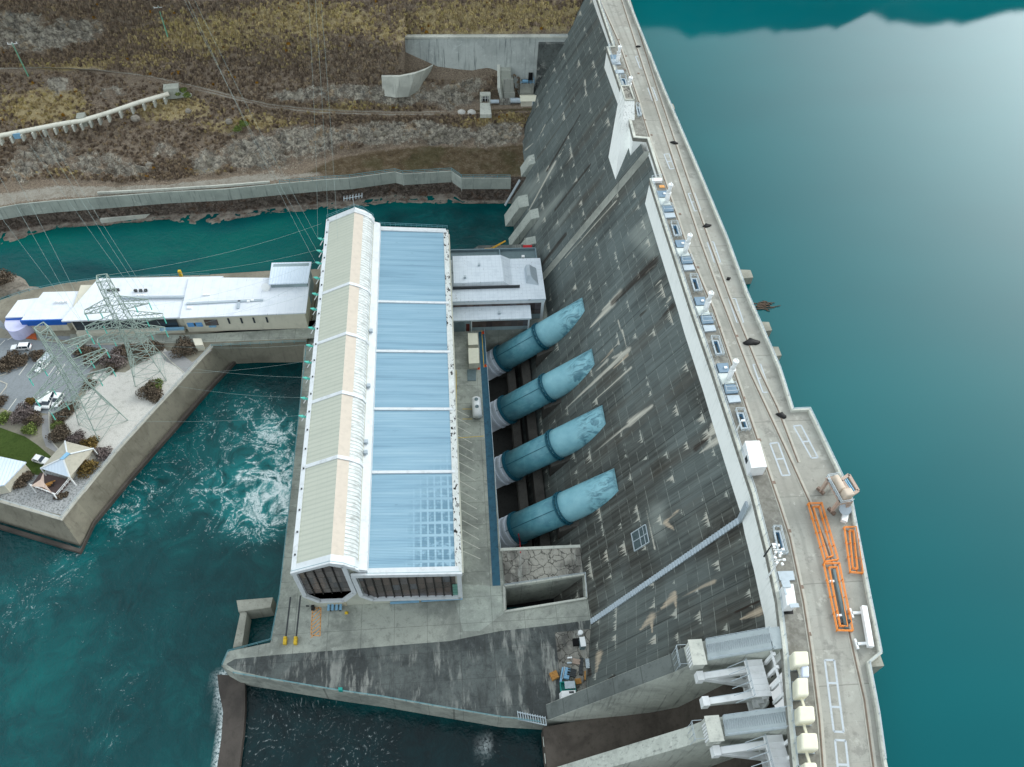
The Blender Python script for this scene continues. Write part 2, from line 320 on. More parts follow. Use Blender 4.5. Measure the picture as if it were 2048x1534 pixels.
def mat_water(name,foam):
    k=K(name,.07 if foam else .012,.5); p=k.pos(); x=k.xyz(p); k.b.inputs['IOR'].default_value=1.333
    if not foam: k.b.inputs['Specular IOR Level'].default_value=.26
    if foam:
        wv=k.noise(k.sc(p,(1,1,0)),.09,3,.5,col=True); q=k.addv(p,k.sc(wv,(9,9,0))); tur=k.attr('foam'); calm=k.attr('dark')
        big=k.noise(k.sc(q,(1,1,0)),.05,4,.6); med=k.noise(k.sc(q,(1,1,0)),.16,5,.62,1.6)
        o=k.ramp(k.mt('ADD',k.mul(big,.7),k.mul(med,.3)),[(.3,S(0,42,46)),(.5,S(0,64,67)),(.68,S(0,86,86))])
        o=k.mix(k.mul(k.sm(tur,.25,1),k.sm(med,.35,.65)),o,S(10,136,138))
        o=k.mix(k.attr('canal'),o,k.ramp(k.noise(k.sc(p,(.6,1,0)),.03,3,.5,.8),[(.35,S(0,58,64)),(.5,S(0,80,80)),(.65,S(2,92,86))]))
        o=k.mix(k.attr('canal'),o,o)
        o=k.mix(calm,o,k.ramp(med,[(.35,S(4,24,28)),(.7,S(6,40,44))]))
        r1=k.mt('SUBTRACT',1,k.mt('ABSOLUTE',k.mt('SUBTRACT',k.mul(k.noise(k.sc(q,(1,1,0)),.085,6,.6,3.0),2),1)))
        r2=k.mt('SUBTRACT',1,k.mt('ABSOLUTE',k.mt('SUBTRACT',k.mul(k.noise(k.sc(q,(1,1,0)),.25,5,.66,2.2),2),1)))
        rr=k.mul(k.mt('POWER',r1,4),k.mt('POWER',r2,2.0)); fine=k.noise(k.sc(p,(1,1,0)),1.9,4,.75)
        fm=k.sm(k.mt('ADD',k.mul(rr,k.lin(fine,.3,.7,.5,1.15)),k.mul(k.mt('SUBTRACT',tur,.62),1.35)),.32,.95)
        fm=k.mul(fm,k.sm(tur,.02,.16))
        sp=k.mul(k.sm(k.attr('speck'),.35,1.0),k.mul(k.sm(k.noise(k.sc(q,(1,1,0)),1.3,5,.72),.56,.7),k.sm(r1,.74,.97)))
        fm=k.mt('MAXIMUM',fm,k.mul(sp,.5))
        fm=k.mt('MAXIMUM',fm,k.mul(k.attr('edge'),k.sm(fine,.35,.6)))
        mist=k.mul(k.sm(tur,.3,.95),k.sm(r1,.55,.95)); o=k.mix(k.mul(mist,.5),o,S(40,170,170))
        o=k.mix(k.mul(fm,.93),o,S(236,246,246)); k.l(k.lin(fm,0,1,.06,.7),k.b.inputs['Roughness'])
        h=k.mt('ADD',k.noise(k.sc(q,(1,1,0)),.45,4,.6),k.mul(k.noise(k.sc(p,(1,1,0)),1.7,3),.35)); k.bump(k.mul(h,k.lin(tur,0,.6,.35,1.2)),.9,.55)
    else:
        o=k.ramp(k.noise(k.sc(p,(.5,1,0)),.012,3),[(.35,S(0,82,88)),(.65,S(0,94,99))])
        k.bump(k.mt('ADD',k.noise(k.sc(p,(1,1.8,0)),.9,3,.6),k.mul(k.noise(k.sc(p,(1,1,0)),.05,3),3)),.05,.06)
    return k.out(o)
def mat_ground():
    k=K('hillside',.95,.15); p=k.pos(); x=k.xyz(p)
    n1=k.noise(p,.05,6,.62,.5); n2=k.noise(p,.35,6,.7,.4); n3=k.noise(p,2.3,6,.66); n4=k.noise(p,7,3,.7)
    brown=k.ramp(n3,[(.25,S(104,91,81)),(.48,S(138,124,109)),(.6,S(160,145,127)),(.8,S(194,181,156))])
    gold=k.ramp(n3,[(.25,S(138,123,93)),(.5,S(180,163,124)),(.78,S(214,197,154))])
    olive=k.ramp(n3,[(.3,S(92,90,62)),(.55,S(142,134,88)),(.8,S(176,164,110))])
    g=k.mt('ADD',k.attr('grass'),k.mul(k.mt('SUBTRACT',k.mt('ADD',k.mul(n1,.5),k.mul(n2,.5)),.5),1.7))
    o=k.mix(k.sm(g,.35,.62),brown,gold); o=k.mix(k.mul(k.sm(n2,.56,.7),k.mul(k.sm(n1,.5,.62),.55)),o,olive)
    rk=k.ramp(k.noise(k.sc(p,(1,1,.7)),.55,7,.74,.8),[(.28,S(70,67,63)),(.42,S(140,134,124)),(.55,S(188,181,166)),(.68,S(216,207,189)),(.85,S(236,228,211))])
    rk=k.mix(k.mul(k.sm(k.noise(p,.22,5,.7),.54,.66),.55),rk,S(176,148,112)); rk=k.mix(k.mul(k.sm(k.noise(p,.4,5,.7),.56,.68),.5),rk,S(112,122,124))
    ce=k.vor(k.addv(k.sc(p,(.3,.3,.42)),k.sc(k.noise(p,.5,4,.7,col=True),(1.6,1.6,1.6))),1,'DISTANCE_TO_EDGE'); rk=k.mix(k.mul(k.sm(ce,.09,0),.6),rk,S(70,66,62))
    ra=k.mt('ADD',k.mt('ADD',k.mul(k.attr('rock'),.74),.03),k.mul(k.mt('SUBTRACT',k.mt('ADD',k.mul(n2,.6),k.mul(n3,.4)),.5),2.6)); o=k.mix(k.sm(ra,.38,.56),o,rk)
    dk=k.ramp(k.noise(p,.7,7,.74,1.),[(.3,S(40,36,34)),(.45,S(82,73,67)),(.58,S(122,111,103)),(.75,S(176,166,155))]); dk=k.mix(k.mul(k.sm(n2,.52,.64),.5),dk,S(98,70,52))
    dk=k.mix(k.mul(k.sm(k.mt('ADD',x[2],k.mul(k.mt('SUBTRACT',n2,.5),4)),1.0,-.6),.8),dk,S(176,168,156)); o=k.mix(k.sm(k.attr('bank'),.35,.65),o,dk)
    dr=k.ramp(k.mt('ADD',k.mul(n2,.55),k.mul(n3,.45)),[(.3,S(118,108,94)),(.5,S(168,162,150)),(.7,S(192,188,178))])
    o=k.mix(k.sm(k.mt('ADD',k.attr('dirt'),k.mul(k.mt('SUBTRACT',n3,.5),.9)),.4,.6),o,dr)
    bn=k.ramp(n2,[(.3,S(72,60,46)),(.5,S(100,86,66)),(.7,S(128,116,98))]); bn=k.mix(k.mul(k.sm(n3,.55,.7),.6),bn,S(158,154,142)); bn=k.mix(k.mul(k.sm(n1,.5,.6),.4),bn,S(70,74,44))
    o=k.mix(k.sm(k.mt('ADD',k.attr('bench'),k.mul(k.mt('SUBTRACT',n2,.5),.6)),.4,.6),o,bn)
    spk=k.sm(n4,.6,.72); o=k.mix(k.mul(spk,.25),o,S(60,52,46)); o=k.mix(k.mul(k.sm(n4,.38,.28),.4),o,S(182,164,128))
    k.bump(k.mt('ADD',k.mul(n3,1.4),n4),.5,.8); return k.out(o)
MT=dict(
 dam=mat_dam(), white=mat_white_conc(), crest=mat_crest(), ground=mat_ground(), lake=mat_water('lake_water',False), tail=mat_water('river_water',True),
 deck=mat_deck('deck_concrete',S(170,174,164),S(134,138,131)), apron=mat_deck('apron_concrete',S(98,104,102),S(68,72,72),.18), block=mat_deck('cracked_concrete',S(168,165,155),S(104,102,97),.85),
 wall=concrete('retaining_concrete',S(172,172,160),S(104,104,96),.55,.55), walld=concrete('pool_wall_concrete',S(142,138,124),S(92,88,78),.5,.5), wet=concrete('wet_concrete',S(88,82,77),S(52,49,47),.6,.2),
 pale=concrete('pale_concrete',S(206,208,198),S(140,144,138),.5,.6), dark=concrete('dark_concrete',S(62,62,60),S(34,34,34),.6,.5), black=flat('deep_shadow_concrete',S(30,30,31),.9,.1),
 chute=concrete('spillway_concrete',S(92,85,78),S(52,47,43),.6,.4), steel=flat('galvanised_steel',S(150,160,164),.45,.5,.3,.08), steeld=flat('dark_steel',S(58,62,64),.5,.4,.2), hatch=flat('hatch_plate',S(172,184,192),.5,.5,.1,.06,1), hatchb=flat('blue_hatch_plate',S(108,134,154),.5,.5,0,.08),
 rail=flat('rail_steel',S(124,106,94),.6,.4,.2), pipe=flat('handrail_steel',S(178,190,196),.45,.5,.2,.05), teal=flat('teal_paint',S(20,150,140),.5,.5,0,.08), wpaint=flat('white_paint',S(236,238,238),.5,.5,0,.03,.6,S(170,170,160),.25),
 cream=flat('cream_paint',S(222,219,198),.6,.4,0,.04), ypaint=flat('yellow_paint',S(214,180,50),.6,.4), orange=flat('orange_paint',S(236,140,46),.55,.4,0,.08,3), bluep=flat('blue_walkway',S(48,92,112),.7,.3,0,.14,.8,S(30,50,60),.5), lineg=flat('grey_marking',S(182,190,196),.8,.2,0,.08,3), linew=flat('white_marking',S(216,214,204),.8,.2,0,.1,3), lineo=flat('orange_marking',S(220,160,100),.8,.2,0,.15,3),
 rubber=flat('black_rubber',S(22,22,23),.6,.3), brown=flat('fawn_paint',S(176,156,142),.6,.35,0,.06,1.5), red=flat('red_paint',S(190,24,34),.5,.4), wood=flat('timber',S(176,130,74),.8,.2,0,.2,3), asphalt=flat('asphalt',S(132,138,142),.92,.15,0,.1,2.2,S(112,116,118),.5), path=flat('path_asphalt',S(146,146,146),.92,.15,0,.08,3), kerb=flat('kerb_concrete',S(178,176,166),.9,.2,0,.08),
 steps=concrete('stair_concrete',S(176,186,188),S(140,150,152),.4,.3), pier=concrete('pier_concrete',S(198,202,192),S(112,114,110),.5,.75,lightc=S(222,224,215)),
 darkw=concrete('trench_concrete',S(84,82,78),S(50,48,46),.6,.6), paled=mat_deck('pale_deck',S(180,186,176),S(150,156,148)), gravel=flat('gravel',S(196,194,188),.95,.1,0,.16,4,S(160,158,150),.6), stones=flat('river_stones',S(150,152,152),.9,.2,0,.4,2.2), lawn=flat('lawn_grass',S(66,82,40),.95,.1,0,.18,2.5,S(48,66,30),.6),
 tanc=concrete('cream_precast',S(196,198,184),S(150,152,142),.35,.5), roofc=None, roofb=flat('beige_roof_panel',S(196,186,173),.6,.3,0,.05,.8), tand=flat('tan_door',S(190,182,160),.7,.3), wroof=flat('white_trim',S(212,217,220),.55,.4,0,.04,.5,S(150,152,150),.3), greyw=concrete('grey_wall',S(150,166,170),S(110,122,126),.4,.4), mull=flat('mullion_steel',S(30,28,28),.5,.4), glassg=None, glassr=None, greenp=flat('green_glass',S(96,150,136),.3,.5,0,.1), bluel=flat('pale_blue_paint',S(130,176,206),.5,.4,0,.08), teals=flat('teal_rail',S(96,150,160),.5,.4,0,.08), tealb=flat('teal_porcelain',S(96,206,188),.3,.6,0,.06), redb=flat('red_brown_door',S(92,40,34),.5,.4), walls=flat('slate_parapet',S(120,140,148),.7,.3,0,.08), lilac=flat('lilac_cladding',S(198,200,232),.5,.4,0,.04), signb=flat('blue_sign',S(96,156,214),.5,.4,0,.12,2), decking=flat('dark_decking',S(92,78,76),.8,.3,0,.1,2), sail=flat('sail_cloth',S(232,214,202),.8,.2,0,.03), roofg=flat('stone_grey_roof',S(176,172,158),.8,.3,0,.08,1.5),
 palehatch=flat('pale_hatch',S(204,212,208),.6,.4,0,.04,.8), palecab=flat('pale_cabinet',S(206,214,232),.5,.4,0,.03), fawn2=flat('light_fawn_paint',S(204,188,170),.6,.35,0,.05,1.2), drift=flat('driftwood',S(96,84,74),.95,.1,0,.25,3),
 bankw=concrete('bank_wall_concrete',S(178,184,176),S(116,124,120),.4,.85,lightc=S(206,208,200)), weep=concrete('weep_streak_concrete',S(196,202,198),S(110,118,118),.35,.95,lightc=S(214,220,216)), weep2=concrete('weathered_concrete',S(160,162,154),S(98,100,98),.5,.9), wpaint2=flat('pipeline_paint',S(224,222,208),.55,.4,0,.04,.6,S(150,146,130),.35), greenpole=flat('pale_green_pole',S(120,178,150),.6,.3,0,.08), wire=flat('wire_metal',S(150,170,168),.5,.4), boulder=flat('boulder_rock',S(142,136,126),.9,.15,0,.3,1.2), bark=flat('shrub_stem',S(70,56,44),.9,.1), pylon=flat('pylon_steel',S(150,166,158),.5,.4,0,.1), carglass=flat('car_glass',S(36,52,66),.12,.6), terra=flat('terracotta',S(176,92,56),.8,.2,0,.1,2), orangec=flat('cone_orange',S(226,84,44),.6,.3), ypaint2=flat('crane_yellow',S(206,156,40),.55,.4,0,.12,2),
 walk=mat_deck('crest_side_concrete',S(150,149,141),S(118,116,110)),
 walltop=concrete('wall_top_concrete',S(112,118,115),S(70,74,72),.5,.5,joints=(4.1,500)),
 glass=flat('window_glass',S(50,58,66),.15,.6,0,.1), glassb=flat('brown_glass',S(62,50,46),.2,.5,0,.25,.5), tanw=flat('tan_render',S(206,202,186),.8,.25,0,.04,.5,S(160,158,146),.3), bluew=flat('blue_cladding',S(16,88,176),.5,.4,0,.06), greenw=flat('grey_green_wall',S(106,124,128),.7,.3,0,.08),
)
def ribbed(name,c,c2,axis,period,dirt=None,band=0,ax2=None,rough=.45):
    k=K(name,rough,.4); p=k.pos(); x=k.xyz(p); a=x[axis]
    f=k.frac(k.mt('DIVIDE',a,period)); l=k.sm(k.mt('ABSOLUTE',k.mt('SUBTRACT',f,.5)),.3,.5)
    o=k.mix(k.mul(l,.5),c,c2); v=[.05,.05,.05]; v[axis]=.9
    b=k.noise(k.sc(p,tuple(v)),1,5,.65); o=k.mix(k.mul(k.sm(b,.42,.68),band),o,c2)
    o=k.mix(k.mul(k.sm(k.noise(p,.5,5,.6),.5,.75),.25),o,c2)
    if ax2 is not None: o=k.mix(k.mul(k.line(x[ax2],2.3,.08),.35),o,c2)
    if dirt: 
        v2=[.25,.25,.25]; v2[1]=.9; d=k.noise(k.sc(p,tuple(v2)),1.6,6,.7); o=k.mix(k.mul(k.sm(d,.44,.66),.55),o,dirt); o=k.mix(k.mul(k.line(x[1],.93,.2),.5),o,dirt)
    h=k.mt('SINE',k.mul(a,6.283/period)); k.bump(h,.05,.6); return k.out(o)
MT['roofc']=ribbed('cream_roof_sheet',S(188,191,177),S(170,175,162),1,1.15,None,.35,0,.6)
MT['roofr']=ribbed('weathered_ribbed_sheet',S(210,216,216),S(184,192,192),1,.93,S(118,122,116),.3)
def blue_roof():
    k=K('blue_roof_sheet',.38,.5); p=k.pos(); x=k.xyz(p)
    b=k.noise(k.sc(p,(.03,.75,.03)),1,5,.65); o=k.ramp(b,[(.28,S(108,142,162)),(.45,S(128,164,184)),(.6,S(140,174,192)),(.78,S(156,186,200))])
    f=k.frac(k.mt('DIVIDE',x[1],.76)); o=k.mix(k.mul(k.sm(f,.86,.98),.45),o,S(88,128,152))
    gx_=k.sm(k.mt('ABSOLUTE',k.mt('SUBTRACT',k.frac(k.mt('DIVIDE',x[0],1.55)),.5)),.33,.42); gy_=k.sm(k.mt('ABSOLUTE',k.mt('SUBTRACT',k.frac(k.mt('DIVIDE',x[1],3.05)),.5)),.36,.44)
    wet=k.mul(k.sm(k.mt('ADD',x[0],k.mul(k.mt('SUBTRACT',k.noise(p,.5,4,.7),.5),7)),-11.5,-6),k.sm(k.mt('ADD',x[1],k.mul(x[0],-.9)),104,86))
    pan=k.mul(k.mt('SUBTRACT',1,k.mt('MAXIMUM',gx_,gy_)),k.sm(k.noise(k.sc(p,(.6,.9,.6)),1,4,.7),.36,.5))
    o=k.mix(k.mul(k.mul(wet,pan),.8),o,S(86,124,144)); o=k.mix(k.mul(k.mul(wet,k.mt('MAXIMUM',gx_,gy_)),.25),o,S(186,214,226))
    sp=k.mul(k.sm(k.noise(p,.35,3),.62,.7),k.sm(k.noise(k.sc(p,(.4,3,1)),1.5,3,.7),.6,.68)); o=k.mix(k.mul(sp,.6),o,S(74,110,128))
    h=k.mt('SINE',k.mul(x[1],6.283/.38)); k.bump(h,.03,.5); return k.out(o)
MT['roofblue']=blue_roof()
def tiles(name,c,c2,px_,py_,dirt=S(96,84,70),amt=.6):
    k=K(name,.55,.35); p=k.pos(); x=k.xyz(p); j=k.mt('MAXIMUM',k.line(x[0],px_,.1),k.line(x[1],py_,.1)); o=k.mix(k.mul(j,.5),c,c2)
    o=k.mix(k.mul(k.sm(k.noise(p,.4,6,.65),.45,.7),.5),o,c2); d=k.mul(k.sm(k.noise(p,.16,3),.55,.7),k.sm(k.noise(p,1.4,5,.7),.56,.64)); o=k.mix(k.mul(d,amt),o,dirt)
    sp=k.mul(j,k.sm(k.noise(p,.9,4,.7),.6,.68)); o=k.mix(k.mul(sp,.6),o,S(70,70,66)); return k.out(o)
MT['rooft']=tiles('white_tile_roof',S(214,223,230),S(186,197,206),1.2,1.2)
MT['roofv']=tiles('white_sheet_roof',S(222,227,233),S(200,208,218),2.4,40,S(190,190,186),.3)
MT['roofv2']=ribbed('pale_blue_sheet_roof',S(216,228,240),S(188,204,220),0,.8)
def gutter():
    k=K('dirty_gutter',.7,.3); p=k.pos(); n=k.noise(k.sc(p,(.9,.45,.9)),1.6,4,.75); c=k.noise(k.com(0,k.mul(k.xyz(p)[1],.12),0),1,2)
    return k.out(k.mix(k.mul(k.sm(n,.54,.58),k.sm(c,.4,.5)),k.ramp(n,[(.3,S(186,190,186)),(.6,S(214,218,216))]),S(34,32,30)))
MT['gutter']=gutter()
def panes(name,cols,w,h):
    k=K(name,.22,.6); p=k.pos(); x=k.xyz(p); c=k.white(k.com(k.mt('FLOOR',k.mt('DIVIDE',x[0],w)),0,k.mt('FLOOR',k.mt('DIVIDE',x[2],h))))
    o=k.ramp(c,cols); o=k.mix(k.mul(k.line(x[2],h,.14),.8),o,S(26,24,24)); o=k.mix(k.mul(k.sm(k.noise(p,.5,4),.45,.7),.5),o,S(58,48,44)); return k.out(o)
MT['glassg']=panes('gable_glass',[(0,S(82,82,86)),(.5,S(96,90,90)),(1,S(112,106,104))],1.9,2.9)
MT['glassr']=panes('brown_panel_glass',[(0,S(68,60,60)),(.4,S(86,74,70)),(.7,S(100,84,78)),(1,S(84,88,96))],1.8,2.9)
# ================================================================ WATER
def in_poly(x,y,poly):
    r=np.zeros(x.shape,bool); n=len(poly)
    for i in range(n):
        x0,y0=poly[i]; x1,y1=poly[(i+1)%n]
        c=((y0>y)!=(y1>y))&(x<(x1-x0)*(y-y0)/((y1-y0) if y1!=y0 else 1e-9)+x0); r^=c
    return r
gx,gy=np.meshgrid(np.arange(-480,62,1.6),np.arange(-140,260,1.6))
mb=MB(); mb.grid(np.stack([gx,gy,np.zeros_like(gx)],-1))
mb.f=[f for f in mb.f if not (mb.v[f[0]][0]>9 and 70<mb.v[f[0]][1]<160)]
def blob(px,py,r,sx=1,sy=1):
    c=P(px,py,0); return np.exp(-(((gx-c[0])/(r*sx))**2+((gy-c[1])/(r*sy))**2))
foam=np.zeros_like(gx)
for px,py,r,a in [(545,985,10,.86),(500,965,12,.72),(430,970,10,.6),(545,865,8,.76),(480,1020,10,.64),(520,1040,8,.72),(560,1010,7,.85),(500,830,14,.5),(560,925,8,.7),(440,860,14,.45),(350,930,14,.42),(250,1030,9,.55),(300,980,9,.5),(130,1140,8,.45),(90,1190,7,.4),(15,1200,7,.4),(60,1220,12,.4),(160,1110,7,.45),(380,1010,14,.42),(320,1060,20,.3),(420,780,12,.35),(240,1370,9,.36),(210,1480,9,.36),(350,1220,25,.26),(240,1240,20,.28),(480,900,14,.5)]:
    foam=np.maximum(foam,a*blob(px,py,r*1.25))
foam=np.maximum(foam,.2*(in_poly(gx,gy,P2([(620,728),(560,1190),(450,1534),(-300,1700),(-300,1150),(165,1104),(450,730)],0))))
basin=P2([(452,1345),(700,1415),(1100,1470),(1200,1534),(1180,1800),(420,1800),(440,1534)],0)
dark=in_poly(gx,gy,basin).astype(float)*.95
dark=np.maximum(dark,in_poly(gx,gy,P2([(475,725),(620,722),(612,790),(430,770)],0))*.55)
dark=np.maximum(dark,blob(560,770,9)*.5)
canal=in_poly(gx,gy,P2([(-700,640),(0,620),(300,560),(640,540),(660,430),(1040,400),(1110,520),(1110,380),(0,380),(-700,380)],0)).astype(float)
speck=np.zeros_like(gx)
for px,py,r,a in [(560,1450,9,1),(620,1430,9,1),(520,1480,8,1),(730,1500,10,1),(700,1520,10,.9),(760,1490,6,.8),(975,1500,4,1),(960,1440,3,.7),(530,1380,6,.7)]: speck=np.maximum(speck,a*blob(px,py,r))
edge=blob(968,1492,1.0,.8,1.6)
for (ax_,ay_),(bx_,by_) in (((446,1352),(446,1378)),((446,1378),(453,1420)),((453,1420),(450,1470)),((450,1470),(441,1534))):
    a_=P(ax_,ay_,0);b_=P(bx_,by_,0); d_=b_-a_; u_=np.clip(((gx-a_[0])*d_[0]+(gy-a_[1])*d_[1])/(d_@d_),0,1); edge=np.maximum(edge,np.clip(1.3-np.hypot(gx-a_[0]-u_*d_[0],gy-a_[1]-u_*d_[1])/1.6,0,1))
def sm2(a,n=2):
    for _ in range(n): a=(a+np.roll(a,1,0)+np.roll(a,-1,0)+np.roll(a,1,1)+np.roll(a,-1,1))/5
    return a
mb.attr=dict(foam=sm2(foam).ravel(),dark=sm2(dark,1).ravel(),canal=sm2(canal,3).ravel(),speck=speck.ravel(),edge=edge.ravel())
struct(mb.build('river_water',MT['tail'],None,True))
LZ=51.5
mb=MB(); mb.box(61.5,900,-200,700,LZ-1,LZ); struct(mb.build('lake_water',MT['lake']))
# ================================================================ HILLSIDE
def row(pts,z):
    xs=[p[0] for p in pts]; ys=[p[1] for p in pts]; zs=[p[2] if len(p)>2 else z for p in pts]
    return lambda x:(np.interp(x,xs,ys),np.interp(x,xs,zs))
NX=690; xs=np.linspace(-430,1215,NX)
Wl=row([(-260,540),(-150,515),(0,492),(40,478),(100,457),(190,449),(205,452),(335,437),(350,446),(420,452),(470,438),(540,426),(640,421),(720,413),(800,406),(900,408),(918,404),(1010,405),(1215,405)],0)
Bt=row([(-260,455),(-150,437),(0,416),(40,409),(100,403),(190,396),(330,385),(450,379),(560,368),(650,360),(700,357),(790,344.5),(806,349),(903,343),(923,357),(1020,357),(1215,356)],9.3)
Mz=row([(-260,7),(0,6.5),(60,7.2),(110,7),(150,6),(197,4.6),(204,-1),(335,-1),(345,3),(380,6.3),(440,6.9),(480,6.5),(560,5.2),(600,7),(650,5.8),(690,8),(800,8.6),(903,8.4),(914,4),(920,-1),(1215,-1)],0)
Cr=row([(-260,415),(0,382),(120,367),(250,370),(330,366),(450,353),(560,336),(680,311),(760,298),(850,290),(960,293),(1045,285),(1215,280)],9.6)
Dr=row([(-260,330,13),(0,290,13.5),(120,300,13),(250,330,12),(400,315,13),(520,282,15),(600,263,16),(700,251,15.5),(800,246,15),(940,252,14),(1060,246,12.4),(1215,246,12.4)],14)
Tr=row([(-260,150,27),(0,140,26),(100,137,25.5),(200,143,25),(300,155,24),(380,172,23),(460,193,21.5),(540,212,19.5),(640,222,18),(740,226,17),(880,226,17),(1075,218,17),(1215,216,17)],20)
T2=row([(-260,138,28),(0,128,27.4),(300,146,25.2),(460,183,22.6),(540,203,20.8),(700,214,18.9),(880,207,18),(930,201,17.1),(1000,191,17),(1090,186,17),(1215,186,17)],18)
Ur=row([(-260,120,31),(0,110,30),(300,110,29),(500,130,28),(700,160,26),(765,170,25.5),(860,158,27),(878,133,28),(945,136,28),(975,127,28.2),(1030,122,28.5),(1048,150,25),(1092,162,23),(1215,160,23)],28)
Vr=row([(-260,60,38),(300,60,37),(600,75,39),(800,88,39.5),(812,78,40.4),(1000,66,41.2),(1150,60,41.2),(1215,58,41.2)],39)
Yr=row([(-260,0,48),(1215,0,48.5)],48); Zr=row([(-260,-330,86),(1215,-420,100)],95)
rows=[]
bw=np.array([P(x,*Bt(x)) for x in xs])
wl=np.array([P(x,Wl(x)[0],0) for x in xs])
mz=Mz(xs)[1]
m=bw.copy(); m[:,1]+=.0; m[:,2]=mz; m[:,1]-=.7
wl[:,1]=np.minimum(wl[:,1],m[:,1]-.6)
w0=wl.copy(); w0[:,2]=-.15; w00=wl.copy(); w00[:,1]-=6; w00[:,2]=-4
bb=bw.copy(); bb[:,1]+=.3; bb[:,2]=9.1
ctrl=[(w00,4),(w0,30),(m,12),(bb,26)]
for f,n in ((Cr,30),(Dr,40),(Tr,30),(T2,24),(Ur,36),(Vr,34),(Yr,34),(Zr,0)): ctrl.append((np.array([P(x,*f(x)) for x in xs]),n))
HWY=P(876,131,28)[1]-1.0; inw=(xs>811)
for j in np.where(inw)[0]:
    x=xs[j]; yb_=np.interp(x,[811,876,915,945,975,1030,1046,1076,1215],[101,131,135,136,126,121,140,166,166]); yt_=np.interp(x,[808,880,960,1040,1150,1215],[79,75,71,66.5,62,60])
    a=AY(x,yb_,HWY); b=AY(x,yt_,HWY); a[1]+=.3; b[1]+=1.7; b[2]-=.2; b[0]=a[0]; ctrl[8][0][j]=a; ctrl[9][0][j]=b
G=[];U=[]
for i in range(len(ctrl)-1):
    a,n=ctrl[i]; b=ctrl[i+1][0]
    for k in range(n):
        t=k/n; G.append(a*(1-t)+b*t); U.append(i+t)
G.append(ctrl[-1][0]); U.append(len(ctrl)-1)
G=np.array(G); U=np.array(U)[:,None]*np.ones((1,NX)); GX=np.ones((len(G),1))*xs[None,:]
q=(G-O)@RC; PXg=1024+q[...,0]*FPX/-q[...,2]; PYg=767-q[...,1]*FPX/-q[...,2]
wj=(vnoise(G[...,0]*.09,G[...,1]*.09,3,4)-.5)*34; wk=(vnoise(G[...,0]*.09+40,G[...,1]*.09,4,4)-.5)*26
def ell(L):
    r=np.zeros_like(PXg)
    for cx,cy,rx,ry,a in L: r=np.maximum(r,a*np.clip(1.5-np.hypot((PXg+wj-cx)/rx,(PYg+wk-cy)/ry),0,1))
    return r
rock=ell([(70,75,90,28,1),(150,65,60,26,1),(40,40,60,20,.9),(110,172,26,22,1),(520,305,70,38,1),(620,280,85,34,1),(760,268,95,24,1),(880,266,80,24,1),(990,268,60,22,1),(95,310,60,32,.9),(200,330,70,28,.75),(330,300,30,26,.6),(420,325,40,30,.9),(700,188,60,20,.9),(800,188,75,24,1),(890,190,60,24,1),(940,165,30,16,.8),(590,188,60,14,.85),(650,185,40,14,.8),(255,340,50,18,.7),(40,340,40,24,.8),(230,185,40,18,.6),(1010,310,60,18,.25),(300,40,120,14,.3),(470,260,30,16,.5)])
grass=ell([(400,70,120,40,.85),(620,40,160,35,.8),(1000,30,200,40,.85),(80,215,90,40,.9),(340,215,80,22,.8),(500,245,90,18,.75),(150,130,130,12,.6),(420,340,40,14,.7),(900,40,120,30,.8),(700,215,120,10,.5),(280,120,90,20,.5),(560,80,120,40,.45),(1000,240,80,12,.7),(130,350,60,10,.5),(820,60,100,30,.6)])
bank=np.clip((3.1-U)/.1,0,1)*1.0
dirt=np.clip(1-np.abs(U-3.5)/.62,0,1)*np.clip((640-PXg)/160,0,1)*1.15
dirt=np.maximum(dirt,np.clip(1-np.abs(U-3.35)/.25,0,1)*np.clip((820-PXg)/160,0,1)*.8)
ty=Tr(PXg.ravel())[0].reshape(PXg.shape); td=np.abs(PYg-ty)
dirt=np.maximum(dirt,np.clip(1.1-np.abs(td-2.6)/1.6,0,1)*np.clip((960-PXg)/120,.0,1)*.95)
bench=np.clip(1-np.abs(U-3.5)/.75,0,1)*np.clip((PXg-560)/140,0,1)*1.2+ np.clip(1-td/10,0,1)*np.clip((PXg-880)/60,0,1)*.7
# relief
N1=vnoise(G[...,0]*.12,(G[...,1]+G[...,2]*2)*.12,11,5,.6)-.5; N2=vnoise(G[...,0]*.45,(G[...,1]+G[...,2]*2)*.45,12,4,.6)-.5; RG=1-np.abs(2*vnoise(G[...,0]*.22,(G[...,1]+G[...,2]*1.5)*.22,13,5,.6)-1)
flatz=np.clip(1-np.abs(U-3.5)/.6,0,1); am=(1-flatz)*(1-np.clip(1-td/8,0,1))
rk=np.clip(rock*1.3,0,1)
dz=am*(N1*1.8+N2*.9+rk*(RG-.7)*4.0+rk*N2*2.0); dz[U<3.05]=0; dz[(U>7.5)&(U<9.1)&(PXg>795)]=0; dz[(U>5.9)&(U<7.2)&(PXg>915)]*=.1
bk=((U>.4)&(U<2.0)); bs=np.sin(np.clip((U-.4)/1.6,0,1)*np.pi)*bk*np.clip((mz[None,:]+1)/3,0,1)
RB=1-np.abs(2*vnoise(G[...,0]*.16+7,U*.9,31,5,.6)-1); RB2=vnoise(G[...,0]*.5,U*2.2,32,4,.6)-.5
bs=np.sin(np.clip((U-.97)/1.03,0,1)*np.pi)**1.1*((U>.97)&(U<2))*np.clip((mz[None,:]+1)/3,0,1); RC2=np.abs(vnoise(G[...,0]*.33,U*2.0,33,3,.5)-.5)*2
dy=-bs*(np.maximum(RB-.4,0)*4.6+RB2*2.4+RC2*2.4); dz=dz+bs*(.5+(RB-.7)*1.6+RB2*1.8+(RC2-.4)*1.6)
edgef=np.clip((GX[0]+260)/30,0,1)*1.0
